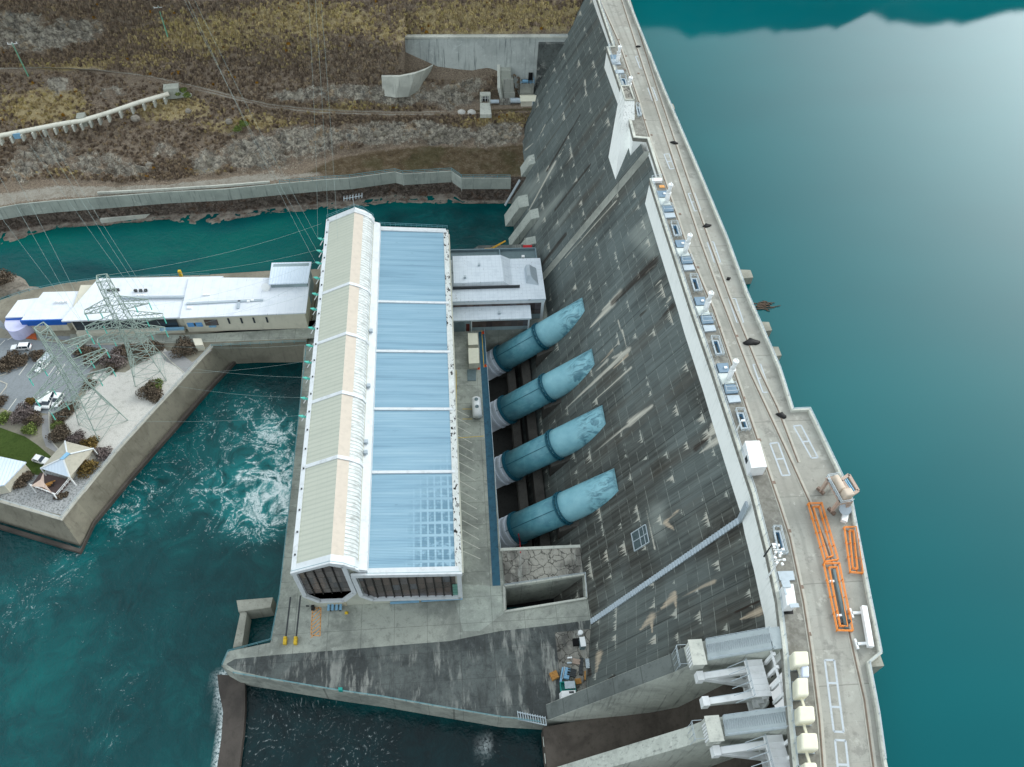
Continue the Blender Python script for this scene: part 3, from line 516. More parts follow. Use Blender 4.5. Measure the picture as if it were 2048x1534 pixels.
G2=G.copy(); G2[...,1]+=dy-rk*am*(RG-.7)*2.0*(U>3.05); G2[...,2]+=dz; G2[...,2]=np.where(U<1.03,np.minimum(G2[...,2],-.12),G2[...,2])
mb=MB(); mb.grid(G2); mb.attr=dict(rock=rock.ravel(),grass=grass.ravel(),bank=bank.ravel(),dirt=dirt.ravel(),bench=bench.ravel())
hill=struct(mb.build('hillside_terrain',MT['ground'],None,True))
# tussock and scrub cover (uncountable): one object of small crossed blades
rs=np.random.RandomState(5); mb=MB(); cand=0
vv=[];ff=[];cc=[]
ok=(U>4.15)&(U<10.6)&~((U>7.6)&(U<9.05)&(PXg>800))&~((U>5.7)&(U<7.1)&(PXg>925))&(rock<.45)&(td>7)&(PYg>-30)&(PXg>-30)
ii=np.argwhere(ok); ii=ii[rs.permutation(len(ii))[:15000]]
for a,b in ii:
    c=G2[a,b]+rs.uniform(-.4,.4,3)*np.array([1,1,0]); h=rs.uniform(.35,1.0)*(1.3 if rs.rand()<.12 else 1); w=rs.uniform(.3,.8); t=rs.uniform(0,3.14); g=grass[a,b]+rs.uniform(-.5,.5); rr_=rs.rand()
    for q_ in range(3):
        tt=t+q_*1.05; dx,dy_=math.cos(tt)*w,math.sin(tt)*w; lx,ly=rs.uniform(-.25,.25,2); n=len(vv)
        vv+=[(c[0]-dx,c[1]-dy_,c[2]-.2),(c[0]+dx,c[1]+dy_,c[2]-.2),(c[0]+dx*.55+lx,c[1]+dy_*.55+ly,c[2]+h),(c[0]-dx*.7+lx,c[1]-dy_*.7+ly,c[2]+h*.8)]; ff.append((n,n+1,n+2,n+3)); cc+=[(g,rr_)]*4
mb.add(vv,ff); cc=np.array(cc); mb.attr=dict(tone=np.clip(cc[:,0],0,1),var=cc[:,1])
k=K('tussock',.95,.1); o=k.ramp(k.attr('var'),[(0,S(112,98,86)),(.5,S(146,130,114)),(1,S(172,154,130))]); o=k.mix(k.sm(k.attr('tone'),.35,.75),o,k.ramp(k.attr('var'),[(0,S(162,146,108)),(.6,S(202,184,140)),(1,S(188,174,120))]))
o=k.mix(k.mt('GREATER_THAN',k.attr('var'),.992),o,S(160,120,50)); tu=mb.build('tussock_scrub',k.out(o)); tu['kind']='stuff'; tu['label']='dry brown and gold tussock scrub over the hillside'; tu['category']='scrub'
# far shore hills across the lake
hx,hy=np.meshgrid(np.linspace(40,1100,90),np.linspace(300,900,50))
t=np.clip((hy-392-18*np.sin(hx*.021)-.05*hx)/300,-.2,1); hz=LZ-3+np.where(t>0,np.sqrt(np.clip(t,0,1))*232,t*60)+ (vnoise(hx*.012,hy*.012,21,5)-.5)*55*np.clip(t*5,0,1)-np.clip((hx-420)/500,0,1)*30*np.clip(t*4,0,1)
mb=MB(); mb.grid(np.stack([hx,hy,hz],-1)); mb.attr=dict(grass=np.full(hx.size,.25))
k=K('far_hill',.95,.1); n=k.noise(k.pos(),.08,6,.7); struct(mb.build('far_hills',k.out(k.ramp(n,[(.3,S(34,44,30)),(.5,S(58,66,42)),(.75,S(96,92,62))])),None,True))
# ================================================================ DAM
CZ=56.0
dam=thing('concrete_dam','long grey concrete gravity dam between the lake and the power station','dam',(40,130,0))
def seg(PXY,A,B,w,pts_w=None):
    """weight of grid points (Y,z) near a segment A-B given as photo pixels on the face; w = half width start,end"""
    a=F(*A)[1:]; b=F(*B)[1:]; d=b-a; L=max(1e-6,np.hypot(*d)); u=((PXY[0]-a[0])*d[0]+(PXY[1]-a[1])*d[1])/L/L
    uc=np.clip(u,0,1); dist=np.hypot(PXY[0]-a[0]-uc*d[0],PXY[1]-a[1]-uc*d[1]); ww=w[0]+(w[1]-w[0])*uc
    return np.clip(1.15-dist/(1.75*np.maximum(ww,.12)),0,1)
WS=[((1257,700),(1130,818),1.0,.25),((1257,700),(1225,716),.7,.4),((1303,812),(1180,910),.65,.2),((1303,812),(1260,845),.5,1.2),((1262,735),(1190,800),.5,.2),((1232,402),(1130,516),.35,.3),((1225,607),(1180,655),1.6,.3),((1240,585),(1205,620),1.2,.3),((1110,325),(1058,420),.8,.5),((1170,160),(1172,195),.5,.2),((1310,530),(1283,552),.35,.15),((1340,596),(1330,612),.6,.2),((1322,560),(1300,585),.3,.15),((1430,860),(1405,880),1.0,.2),((1435,880),(1400,905),1.2,.2),((1425,850),(1418,880),.8,.4),((1050,300),(1068,285),.5,.2),((1090,250),(1074,282),.5,.2),((1120,310),(1132,288),.4,.1),((1190,1385),(1230,1345),.2,.1),((1215,720),(1190,745),.6,.2),((1245,660),(1258,710),.25,.2),((1262,760),(1275,810),.25,.2),((1235,640),(1247,672),.3,.3),((1290,1015),(1310,1100),.2,.15),((1390,985),(1400,1020),.15,.15)]
DS=[((1225,605),(1307,525),1.0,1.9),((1318,640),(1345,612),.2,.9),((1392,897),(1420,872),.8,.3),((1282,630),(1298,615),.6,.2),((1470,1225),(1520,1200),.3,.3),((1185,1390),(1230,1350),.8,.4),((1170,1290),(1180,1350),.6,.6),((1095,340),(1160,230),.8,.5),((1110,420),(1180,330),.6,.6),((1060,560),(1130,470),1.0,1.0)]
RS=[((1345,1195),(1318,1222),1.2,.2),((1349,1185),(1352,1215),.4,.3),((1352,1198),(1430,1162),.12,.5),((1303,1235),(1278,1262),1.3,.2),((1302,1230),(1305,1265),.3,.3),((1356,1022),(1325,1048),.45,.15),((1480,1238),(1520,1222),.2,1.0),((1330,1045),(1350,1060),.7,.2),((1255,710),(1225,740),.6,.1),((1198,1310),(1192,1345),1.2,.4),((1225,700),(1200,728),.5,.2)]
PALE=[[(1050,373),(1113,320),(1108,345),(1060,400)],[(1062,445),(1120,385),(1135,380),(1090,440),(1070,465)],[(1105,455),(1165,385),(1150,410),(1112,460)],[(1255,470),(1300,420),(1318,520),(1300,520)],[(1020,380),(1050,350),(1055,400),(1030,430)],[(1300,1010),(1330,1000),(1330,1080),(1300,1075)]]
def face_part(y0,y1,step,zlo,name,n=.55):
    ys=np.arange(y0,y1+.01,n); zs=np.arange(zlo,54.7,.6); Yg,Zg=np.meshgrid(ys,zs)
    t=np.interp(Yg,YT,XT); b=np.interp(Yg,YB,XB); X=t+(b-t)*(Zg-7.5)/40-(2.0 if step else 0)
    m=MB(); m.grid(np.stack([X,Yg,Zg],-1)[:,::-1]); g=(Yg[:,::-1],Zg[:,::-1])
    for nm,L in (('white_stain',WS),('dark_stain',DS),('rust_stain',RS)):
        w=np.zeros_like(g[0])
        for A,B,w0,w1 in L: w=np.maximum(w,seg(g,A,B,(w0,w1)))
        m.attr[nm]=w.ravel()
    w=np.zeros_like(g[0])
    for pl in PALE:
        q=[tuple(F(*v)[1:]) for v in pl]; w=np.maximum(w,in_poly(g[0],g[1],q).astype(float))
    for _ in range(4): w=(w+np.roll(w,1,0)+np.roll(w,-1,0)+np.roll(w,1,1)+np.roll(w,-1,1))/5
    m.attr['pale_area']=w.ravel()
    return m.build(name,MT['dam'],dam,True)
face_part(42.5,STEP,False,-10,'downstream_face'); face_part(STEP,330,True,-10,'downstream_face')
m=MB(); zs=np.linspace(-10,54.6,30)
A=np.array([[(faceX(STEP,z,False)-2.0,STEP,z),(faceX(STEP,z,False)+.3,STEP,z)] for z in zs]); m.grid(A); m.build('face_step',MT['pale'],dam)
# recessed steps and toe ledges of the far blocks
for ya,yb,z1,off in ((186.5,190,9,2.6),(195.5,200,12,2.2),(206,212,8,2.8),(221,226,14,1.6)):
    pr=[(faceX(ya,-8)-off,-8),(faceX(ya,z1)-off,z1),(faceX(ya,z1)+1.2,z1+1.0),(faceX(ya,-8)+1.2,-8)]; MB().extr(pr,ya,yb).build('toe_block',MT['bankw'],dam)
DSL=[(-40,41),(22.3,48.1),(31.7,49.9),(38.5,51.4),(47.6,53),(56.6,53.7),(68,54.2),(80,53.9),(97,53.5),(113.7,52.9),(141.8,52.3),(158.3,52),(158.8,54.7),(175.6,54.5),(176.2,50.9),(197,51.2),(221.0,50.5),(221.5,52.5),(250,51.9),(330,50.6)]
USL=[(-40,54),(22.3,62.0),(28.6,63.4),(36.3,64.7),(37.7,67.2),(46.7,68.7),(60.5,71.1),(66.5,72.2),(85.6,70.6),(85.6,67.2),(96.1,67.6),(117.5,66.4),(135.5,66.3),(164,65.1),(197,63.5),(250,61.8),(330,60)]
ds=[(x,y) for y,x in DSL]; us=[(x,y) for y,x in USL]
i0=3
m=MB(); dd=ds[i0:]; m.prism(dd+[(x+1.6,y) for x,y in dd[::-1]],45.5,CZ-.35); m.build('upper_wall',MT['white'],dam)
m=MB(); dd=[(x+1.6,y) for x,y in ds[i0:]]; m.prism(dd+[(x-3.2,y) for x,y in us[::-1] if y>38.4],44,CZ-2.1); m.build('dam_core',MT['dark'],dam)
MB().box(51.2,58,176.6,178.2,42,CZ-1.25).build('bay_return',MT['white'],dam); MB().box(52.4,58,156.6,158.1,44,CZ-1.25).build('bay_return',MT['white'],dam)
# crest deck: gridded so that grime can follow the kerbs
crest=MB().prism([(x-.15,y) for x,y in ds]+us[::-1],CZ-1.2,CZ).build('crest_deck',MT['crest'],dam)
m=MB()
for k_ in range(len(us)-1):
    (xa,ya),(xb,yb)=us[k_],us[k_+1]
    if abs(yb-ya)<1.8: m.hexa([(min(xa,xb)-.5,ya-.4,40),(max(xa,xb),ya-.4,40),(max(xa,xb),yb+.4,40),(min(xa,xb)-.5,yb+.4,40)],[(min(xa,xb)-.5,ya-.4,CZ-.3),(max(xa,xb),ya-.4,CZ-.3),(max(xa,xb),yb+.4,CZ-.3),(min(xa,xb)-.5,yb+.4,CZ-.3)])
    m.hexa([(xa-4,ya,40),(xa-.05,ya,40),(xb-.05,yb,40),(xb-4,yb,40)],[(xa-4,ya,CZ-1.25),(xa-.05,ya,CZ-1.25),(xb-.05,yb,CZ-1.25),(xb-4,yb,CZ-1.25)])
m.build('upstream_face',MT['wall'],dam)
# intake pier noses standing out on the lake side
for px,py in ((1300,105),(1322,165),(1345,210),(1413,380),(1432,425),(1537,650),(1556,700),(1578,800),(1308,130),(1353,235),(1500,545)):
    c=P(px-2,py,CZ-2); MB().hexa([(c[0]-3,c[1]-1.6,42),(c[0]+.8,c[1]-1.2,42),(c[0]+.8,c[1]+1.2,42),(c[0]-3,c[1]+1.6,42)],[(c[0]-3,c[1]-1.6,CZ-2.4),(c[0]+.8,c[1]-1.2,CZ-2.4),(c[0]+.8,c[1]+1.2,CZ-2.4),(c[0]-3,c[1]+1.6,CZ-2.4)]).build('intake_pier',MT['wall'],dam)
# upstream parapet and kerbs
def off(pl,d): return [(x+d,y) for x,y in pl]
def strip(pl,w,z0,z1):
    q=[]
    for p in pl:
        if not q or math.hypot(p[0]-q[-1][0],p[1]-q[-1][1])>.02: q.append(p)
    rings=[]; n=len(q)
    shut=n>3 and math.hypot(q[0][0]-q[-1][0],q[0][1]-q[-1][1])<.1
    for i in range(n):
        a=q[i-1] if i>0 else (q[n-2] if shut else None); c=q[i+1] if i<n-1 else (q[1] if shut else None); ns=[]
        for u,v in ((a,q[i]),(q[i],c)):
            if u is None or v is None: continue
            d=np.array([v[0]-u[0],v[1]-u[1]]); d/=np.linalg.norm(d); ns.append(np.array([-d[1],d[0]]))
        m_=sum(ns); m_/=max(1e-6,np.linalg.norm(m_)); k_=min(2.0,1/max(.3,float(m_@ns[0]))); o=m_*w/2*k_; x,y=q[i]
        rings.append([(x-o[0],y-o[1],z0),(x+o[0],y+o[1],z0),(x+o[0],y+o[1],z1),(x-o[0],y-o[1],z1)])
    return MB().loft(rings,cap=not shut)
def clean(pl):
    r=[]
    for p in pl:
        if not r or abs(p[0]-r[-1][0])+abs(p[1]-r[-1][1])>.05: r.append(p)
    return r
usp=clean([(x-.35,y) for x,y in us])
strip(usp,.5,CZ+.01,CZ+.75).build('parapet',MT['pale'],dam)
strip(clean(off(ds,.2)),.7,CZ+.004,CZ+.25).build('kerb',MT['pale'],dam)
RL=[(1165,-100),(1200,0),(1238,85),(1275,195),(1307,300),(1330,361),(1376,498),(1427,618),(1482,780),(1527,913),(1560,1010),(1581,1075),(1608,1203),(1623,1301),(1640,1439),(1647,1534),(1655,1640)]
RR=[(1208,-100),(1243,0),(1298,170),(1350,330),(1400,480),(1440,590),(1500,745),(1575,905),(1618,1000),(1650,1080),(1680,1170),(1705,1290),(1730,1400),(1748,1534),(1765,1640)]
RR2=[(1222,-100),(1258,0),(1312,170),(1366,330),(1418,480),(1458,590),(1521,745),(1555,815),(1597,925)]
MT['railgroove']=flat('rail_bed',S(146,136,122),.85,.2)
for L in (RL,RR,RR2):
    pl=P2(L,CZ); strip(pl,.9,CZ-.01,CZ+.05).build('rail_plinth',MT['kerb'],dam); strip(off(pl,-.12),.3,CZ+.045,CZ+.1).build('rail_groove',MT['railgroove'],dam); strip(off(pl,-.12),.08,CZ+.095,CZ+.2).build('crane_rail',MT['rail'],dam)
# white ribbed stair cover on the face
a,b=F(1184,1243),F(1480,1040); m=MB(); nn=np.array([-.86,-.05,.5])
m.beam(a+nn*.1,b+nn*.1,1.15,.3,up=tuple(nn)); 
for t in np.linspace(0,1,60):
    c=a+(b-a)*t; m.cbox((c[0]-.1,c[1],c[2]-.1),(.5,1.2,.36))
m.beam(b+nn*.2,np.array(AY(1494,1008,b[1]-.4)),1.2,.4); m.build('stair_cover',MT['hatch'],dam)
# square vent window on the face
c=F(1281,1076); e1=np.array([0,1,0])*2.1; e2=F(1300,1068)-F(1262,1088); e2[1]=0; e2=e2/np.linalg.norm(e2)*2.4
m=MB(); q=[c-e1-e2,c+e1-e2,c+e1+e2,c-e1+e2]; q=[v+nn*.15 for v in q]; 
for i in range(4): m.beam(q[i],q[(i+1)%4],.18,.3)
m.beam((q[0]+q[1])/2,(q[2]+q[3])/2,.14,.25); m.beam(q[1]*.5+q[2]*.5,q[0]*.5+q[3]*.5,.14,.25); m.beam(q[1]*.22+q[2]*.78,q[0]*.22+q[3]*.78,.12,.2); vf=m.build('vent_frame',MT['pipe'],dam); MB().add([v-nn*.05 for v in q],[(0,1,2,3),(3,2,1,0)]).build('vent_glass',MT['greenw'],vf)
# lift tower
tz=60.; tp=[P(*q,tz) for q in ((1250.5,201.5),(1269,200.5),(1259,172),(1241.7,172))]
tb=[F(1231,359),F(1275,310,False)]; bl=F(1221,330)
m=MB(); B0=[tb[0],np.array([tp[1][0]+.5,tb[0][1],tb[0][2]]),np.array([tp[2][0]+.5,bl[1]+3,tb[0][2]]),np.array([bl[0]-.2,bl[1]+3,tb[0][2]])]
m.hexa(B0,[tp[0],tp[1],tp[2],tp[3]]); m.build('lift_tower',MT['white'],dam)
m=MB(); g=[np.array(v)+[0,0,.02] for v in tp]; cc_=sum(g)/4; 
for i in range(4): m.beam(g[i]*.97+cc_*.03,g[(i+1)%4]*.97+cc_*.03,.35,.5)
m.build('tower_parapet',MT['pale'],dam); MB().add([v*.93+cc_*.07+[0,0,.03] for v in g],[(0,1,2,3)]).build('tower_roof',MT['block'],dam)
# lighter box beneath the tower joining the next bay
# ================================================================ SPILLWAY
spill=thing('spillway','two gated spillway bays with sloping concrete piers at the near end of the dam','spillway',(40,35,0))
def pierY(X,y_n,y_c,Xn=18,Xc=49.5): return y_n+(y_c-y_n)*(X-Xn)/(Xc-Xn)
def pier(yn,yc,w,matt):
    prof=[(16.8,-8),(16.8,6.5),(18,8),(36.8,41.2),(39,46),(41,48.5),(50.5,55.3),(55,55.3),(55,-8)]
    n=len(prof); A=[(x,pierY(x,yn,yc),z) for x,z in prof]; B=[(x,pierY(x,yn,yc)+w,z) for x,z in prof]
    m=MB(); m.add(A+B,[tuple(range(n))[::-1],tuple(range(n,2*n))]+[(i,(i+1)%n,n+(i+1)%n,n+i) for i in range(n)]); return m
pier(43.4,39.9,3.2,0).build('training_wall',MT['pier'],spill)
m=MB(); tp_=[(17.0,6.8),(18.1,8.1),(36.8,41.3),(38.6,45.2)]
for (xa,za),(xb,zb) in zip(tp_[:-1],tp_[1:]):
    ya,yb_=pierY(xa,43.4,39.9),pierY(xb,43.4,39.9); m.hexa([(xa,ya+.06,za-.4),(xb,yb_+.06,zb-.4),(xb,yb_+3.14,zb-.4),(xa,ya+3.14,za-.4)],[(xa-.02,ya+.06,za+.05),(xb-.02,yb_+.06,zb+.05),(xb-.02,yb_+3.14,zb+.05),(xa-.02,ya+3.14,za+.05)])
m.build('wall_top',MT['walltop'],spill)
p2=pier(31.4,28.0,2.8,0); p2.build('pier',MT['pier'],spill); pier(19.5,15.9,2.8,0).build('pier',MT['pier'],spill)
ch=[(54,39.5),(50,39),(47,36),(44.5,28.5),(42,21),(38,17),(33,13.6),(26,9.8),(16.6,6),(16.6,-8),(54,-8)]
MB().extr(ch,-40,42.5).build('chute',MT['chute'],spill)
m=MB(); 
for y in np.arange(-38,41,3.2): m.beam((16.45,y,5.4),(16.45,y+1.9,5.4),.12,.5)
m.build('sill_block',MT['pale'],spill)
def bay(yw,yp,px0):
    """gate, trunnion girder, arms and stair between two piers; yw=near face Y of the wall pier at trunnion, yp=far face of next pier"""
    g=MB(); X0=48.6
    for k in range(9):
        a0=math.radians(-22+44*k/9); a1=math.radians(-22+44*(k+1)/9); R=10.5; cx,cz=39.5,45.5
        g.hexa([(cx+R*math.cos(a0),yp+.1,cz+R*math.sin(a0)),(cx+(R+.3)*math.cos(a0),yp+.1,cz+R*math.sin(a0)),(cx+(R+.3)*math.cos(a0),yw-.1,cz+R*math.sin(a0)),(cx+R*math.cos(a0),yw-.1,cz+R*math.sin(a0))],[(cx+R*math.cos(a1),yp+.1,cz+R*math.sin(a1)),(cx+(R+.3)*math.cos(a1),yp+.1,cz+R*math.sin(a1)),(cx+(R+.3)*math.cos(a1),yw-.1,cz+R*math.sin(a1)),(cx+R*math.cos(a1),yw-.1,cz+R*math.sin(a1))])
    gt=g.build('spillway_gate',MT['wpaint'],spill)
    m=MB(); 
    for k,z in enumerate((41.8,44.4,47.0,49.6)): m.beam((49.0,yp+.3,z),(49.0,yw-.3,z),.9,.7)
    m.build('gate_rib',MT['wpaint'],gt)
    for yy in (yw-1.4,yp+1.4):
        for z1,w in ((43.2,.95),(48.6,1.05)):
            ar=MB().beam((40.4,yy,46.0),(49.2,yy+ (-.9 if yy>(yw+yp)/2 else .9)*(0 if z1>45 else 1),z1),w,1.3).build('gate_arm',MT['wpaint'],spill)
            m=MB(); m.beam((41,yy+.5,46.9 if z1>45 else 45.9),(49,yy+.5,z1+.9),.06); m.build('arm_handrail',MT['pipe'],ar)
        MB().cbox((40.0,yy,44.9),(1.1,1.5,2.0)).build('trunnion',MT['wpaint'],spill)
    m=MB(); m.box(46.6,49.6,yp+.4,yw-.6,50.6,50.9)
    for k in range(7): y=yp+.5+(yw-yp-1.2)*k/6; m.box(46.6,49.6,y-.08,y+.08,50.9,51.0)
    br=m.build('gate_walkway',MT['wpaint'],spill)
    m=MB(); 
    for z in (51.5,52.0): m.beam((46.6,yp+.4,z),(46.6,yw-.6,z),.07)
    for k in range(6): y=yp+.5+(yw-yp-1.2)*k/5; m.beam((46.6,y,50.9),(46.6,y,52),.07); m.beam((46.6,y,51),(44.3,y-.2,48.5),.09)
    m.build('walkway_rail',MT['pipe'],br)
bay(40.3,33.4,0); bay(28.6,21.5,0)
for yn,yc in ((43.4,39.9),(31.4,28.0),(19.5,15.9)):
    w=3.2 if yn>40 else 2.8
    m=MB(); a=(41.4,pierY(41.4,yn,yc)+w/2,48.9); b=(50.2,pierY(50.2,yn,yc)+w/2,55.5); m.beam(a,b,w+.3,.35); m.beam(b,(52,b[1],55.8),w+.3,.35); st=m.build('pier_stair',MT['steps'],spill)
    m=MB()
    for k in range(30):
        t=k/29; x=a[0]+(b[0]-a[0])*t; z=a[2]+(b[2]-a[2])*t; m.cbox((x,a[1]+(b[1]-a[1])*t+.1,z+.1),(.2,1.5,.2))
    m.build('tread',MT['steel'],st)
    m=MB()
    for s_ in (-1,1):
        for h in (.6,1.1): m.beam((a[0],a[1]+s_*(w/2),a[2]+h),(b[0],b[1]+s_*(w/2),b[2]+h),.06)
        for k in range(7): t=k/6; x=a[0]+(b[0]-a[0])*t; y=a[1]+(b[1]-a[1])*t+s_*w/2; z=a[2]+(b[2]-a[2])*t; m.beam((x,y,z),(x,y,z+1.1),.06)
    m.build('stair_rail',MT['pipe'],st)
    y=pierY(39.6,yn,yc); m=MB(); m.box(38.6,40.6,y-1.0,y+w-.1,46.2,49.2); m.box(38.4,40.8,y-1.1,y+w,49.2,49.35); tg=m.build('trunnion_housing',MT['pale'],spill)
    m=MB()
    for k in range(6): yy=y-.6+k*(w)/6; m.box(38.45,38.6,yy,yy+.25,46.5,48.9)
    m.build('housing_rib',MT['wpaint'],tg)
    m=MB(); m.beam((36.9,y-.3,47),(36.9,y+w,47),.07); m.beam((36.9,y-.3,46.3),(36.9,y+w,46.3),.07)
    for k in range(4): m.beam((36.9,y+k*w/3.2,43),(36.9,y+k*w/3.2,47),.07)
    m.beam((36.9,y,47),(38.6,y,47),.07); m.beam((36.9,y+w,47),(38.6,y+w,47),.07); m.build('platform_rail',MT['pipe'],tg)
m=MB(); m.box(50.0,50.3,-30,43,54.2,54.6)
for y in np.arange(-28,42,2.1): m.cbox((50.4-.04*(42-y),y,50),(.5,.5,5)); 
m.build('gate_pit_frame',MT['wpaint'],spill)
# basin end sill
wl_=[(443,1345),(447,1380),(455,1420),(452,1470),(443,1534),(432,1600)]; wr_=[(488,1352),(490,1380),(490,1420),(486,1470),(478,1534),(470,1600)]
l_=P2(wl_,1.2); r_=P2(wr_,1.6); m=MB(); m.prism([(x-1.2,y) for x,y in l_]+[(x,y) for x,y in r_[::-1]],[-4]*12,[.1]*6+[1.5]*6); solo('basin_sill',m,MT['wet'],'wet brown curved concrete sill closing the stilling basin','weir')
# ================================================================ LOWER DECK, PENINSULA
DZ=7.5; PZ=9.0
S1=P2([(660,440),(625,560),(600,690)],DZ)
deckpoly=[(-37.3,202),(-39.8,172),(-41.2,150),(-40.6,124),(-40.6,74.5),(-41.4,63.5)]+P2([(455,1303),(443,1332),(468,1347),(489,1351),(540,1359),(683,1383),(762,1394),(865,1412),(1001,1435),(1097,1441)],DZ)+[(24,42.6),(31.5,45),(31.5,82),(10.4,82),(10.4,152.6),(30,152.6),(31.5,176),(26,184),(12,184),(2,179),(-33,179),(-33,202)]
mb=MB().prism(deckpoly,-6,DZ); deck=mb.build('station_deck',MT['deck']); struct(deck)
c=MB(); pit=P2([(1012,1177),(1165,1153),(1168,1195),(1013,1220)],DZ); c.prism(pit,-5,DZ+1); c.box(-36.4,-33.45,76,147,-9,DZ+1)
cut(deck,c)
# draft tube slot: dark floor
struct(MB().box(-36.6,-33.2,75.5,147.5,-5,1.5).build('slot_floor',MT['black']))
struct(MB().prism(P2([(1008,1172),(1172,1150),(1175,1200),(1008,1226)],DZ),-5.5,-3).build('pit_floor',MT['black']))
# penstock trench floor and back wall
m=MB(); m.box(10.5,26,82,152.5,-10,-8.5); 
for k in range(5):
    y=82+k*18.7-9.4
    if y>80: m.box(10.6,20,y-.6,y+.6,-8.5,-2.5)
struct(m.build('trench_floor',MT['dark']))
m=MB(); m.box(17,19.2,82.1,152.4,-9,-3.5); m.box(21,23.5,82.1,152.4,-9,-1.0); struct(m.build('trench_ledge',MT['darkw']))
# sheets of different paving
def sh(name,pts,z,mat,px=True,k_=.004): return struct(MB().sheet(P2(pts,z) if px else pts,z+k_).build(name,mat))
sh('apron',[(470,1318),(560,1309),(680,1300),(800,1290),(900,1282),(1000,1262),(1105,1250),(1180,1240),(1178,1395),(1098,1438),(1001,1432),(865,1409),(762,1391),(683,1380),(540,1356),(470,1340),(452,1328)],DZ,MT['apron'])
struct(MB().prism(P2([(1003,1100),(1160,1094),(1166,1148),(1010,1170)],DZ),DZ-.5,DZ+.35).build('cracked_slab',MT['block']))
sh('apron_slab',[(1110,1265),(1182,1258),(1180,1390),(1125,1402)],DZ,MT['block'],k_=.009)
m=MB()
for pl in (P2([(1008,1173),(1170,1149)],DZ),P2([(1170,1149),(1173,1197)],DZ),P2([(1173,1197),(1009,1224)],DZ),P2([(1009,1224),(1008,1173)],DZ)):
    v=strip(pl,.45,DZ-.3,DZ+.4); m.add(v.v,v.f)
struct(m.build('pit_kerb',MT['pale']))
struct(strip(P2([(1000,1101),(1160,1094)],DZ),.7,DZ-.2,DZ+.6).build('trench_kerb',MT['pale']))
sh('blue_walkway',[(957,664),(969,662),(985,880),(1001,1171),(985,1172),(970,880)],DZ,MT['bluep'])
sh('walkway_edge',[(900,1166),(985,1172),(1001,1172),(1008,1226),(960,1262),(926,1262)],DZ,MT['paled'],k_=.003)
# parking bay lines on the station deck
m=MB(); L0=[((913,820),(938,833)),((914,836),(941,851)),((915,853),(943,868)),((916,871),(944,886)),((917,889),(946,905)),((918,906),(948,922)),((918,924),(950,941)),((919,943),(951,961)),((920,962),(952,980)),((921,982),(953,1000)),((922,1000),(954,1018)),((923,1020),(956,1039)),((924,1040),(957,1058)),((925,1060),(958,1079)),((925,1080),(960,1098)),((926,1102),(961,1118))]
for a,b in L0: a=P(*a,DZ); b=P(*b,DZ); m.beam((a[0],a[1],DZ+.0),(b[0],b[1],DZ+.0),.14,.012)
struct(m.build('bay_lines',MT['linew']))
m=MB()
for a,b in (((914,876),(968,872)),((912,740),(916,960)),((963,655),(968,735))): a=P(*a,DZ); b=P(*b,DZ); m.beam((a[0],a[1],DZ+.006),(b[0],b[1],DZ+.006),.16,.012)
for (a,b),(c_,d) in (((925,818),(944,818)),((925,838),(944,838))): a=P(a,b,DZ); c_=P(c_,d,DZ); m.beam((a[0],a[1],DZ+.006),(c_[0],c_[1],DZ+.006),.16,.012)
struct(m.build('yellow_lines',MT['ypaint']))
m=MB(); q=P2([(625,1216),(642,1216),(640,1272),(622,1270)],DZ)
for i in range(4): m.beam((*q[i],DZ+.006),(*q[(i+1)%4],DZ+.006),.22,.02)
for t in np.linspace(.06,.94,7):
    a=[q[0][j]*(1-t)+q[3][j]*t for j in (0,1)]; b=[q[1][j]*(1-min(1,t+.0))+q[2][j]*t for j in (0,1)]; m.beam((a[0],a[1]-1.0,DZ+.006),(b[0],b[1]+1.0,DZ+.006),.2,.02)
struct(m.build('orange_hatching',MT['lineo']))
m=MB()
for a,b in (((581,1194),(571,1280)),((601,1191),(592,1279))): a=P(*a,DZ); b=P(*b,DZ); m.beam((a[0],a[1],DZ+.01),(b[0],b[1],DZ+.01),.35,.03)
struct(m.build('deck_rail',MT['steeld']))
# tailrace wing block beside the deck
w=P2([(472,1199),(545,1193),(540,1213),(476,1222)],5.5)
m=MB(); m.prism(w,-6,5.0); v=P2([(481,1218),(493,1224),(483,1290),(465,1294)],5.0); m.prism(v,-6,4.6); solo('wing_wall',m,MT['wall'],'low concrete wing wall in the water beside the tip of the station deck','wall')
# peninsula
top=[(424,692),(379,742),(300,828),(230,905),(152,1000),(123,1037),(0,1001),(-200,940),(-330,700),(-150,640),(0,600),(60,580),(130,566),(200,557),(280,553),(420,549),(548,541),(640,538),(640,548),(613,683)]
bot=[(470,726),(425,772),(345,862),(268,951),(192,1045),(165,1102),(0,1052),(-230,985),(-360,720),(-160,650),(0,612),(60,592),(130,577),(200,568),(280,564),(420,560),(548,552),(640,548),(640,548),(613,722)]
tp=P2(top,PZ); bp=P2(bot,0); bp[17]=tp[17]; bp[18]=tp[18]; bp[19]=(tp[19][0],tp[19][1]-.3)
tp_pen=tp; n=len(tp); m=MB(); b2=[(x,y,-4) for x,y in bp]; t2=[(x,y,PZ) for x,y in tp]
pc=np.mean(tp,0)
m.add(b2+t2,[tuple(range(n,2*n))[::-1]]+[(i,(i+1)%n,n+(i+1)%n,n+i)[::-1] for i in range(n)])
pen=struct(m.build('peninsula_ground',MT['walld']))
bm=bmesh.new(); bm.from_mesh(pen.data); bmesh.ops.recalc_face_normals(bm,faces=bm.faces); bm.to_mesh(pen.data); bm.free()
def mixp(a,b,t): return [(x*(1-t)+u*t,y*(1-t)+v*t) for (x,y),(u,v) in zip(a,b)]
led=[(x,y) for x,y in P2(bot[:8],0)]; cen=np.array(P(250,800,0)[:2])
led2=[tuple(np.array(p)+(np.array(p)-cen)/np.linalg.norm(np.array(p)-cen)*.9) for p in led]
m=MB()
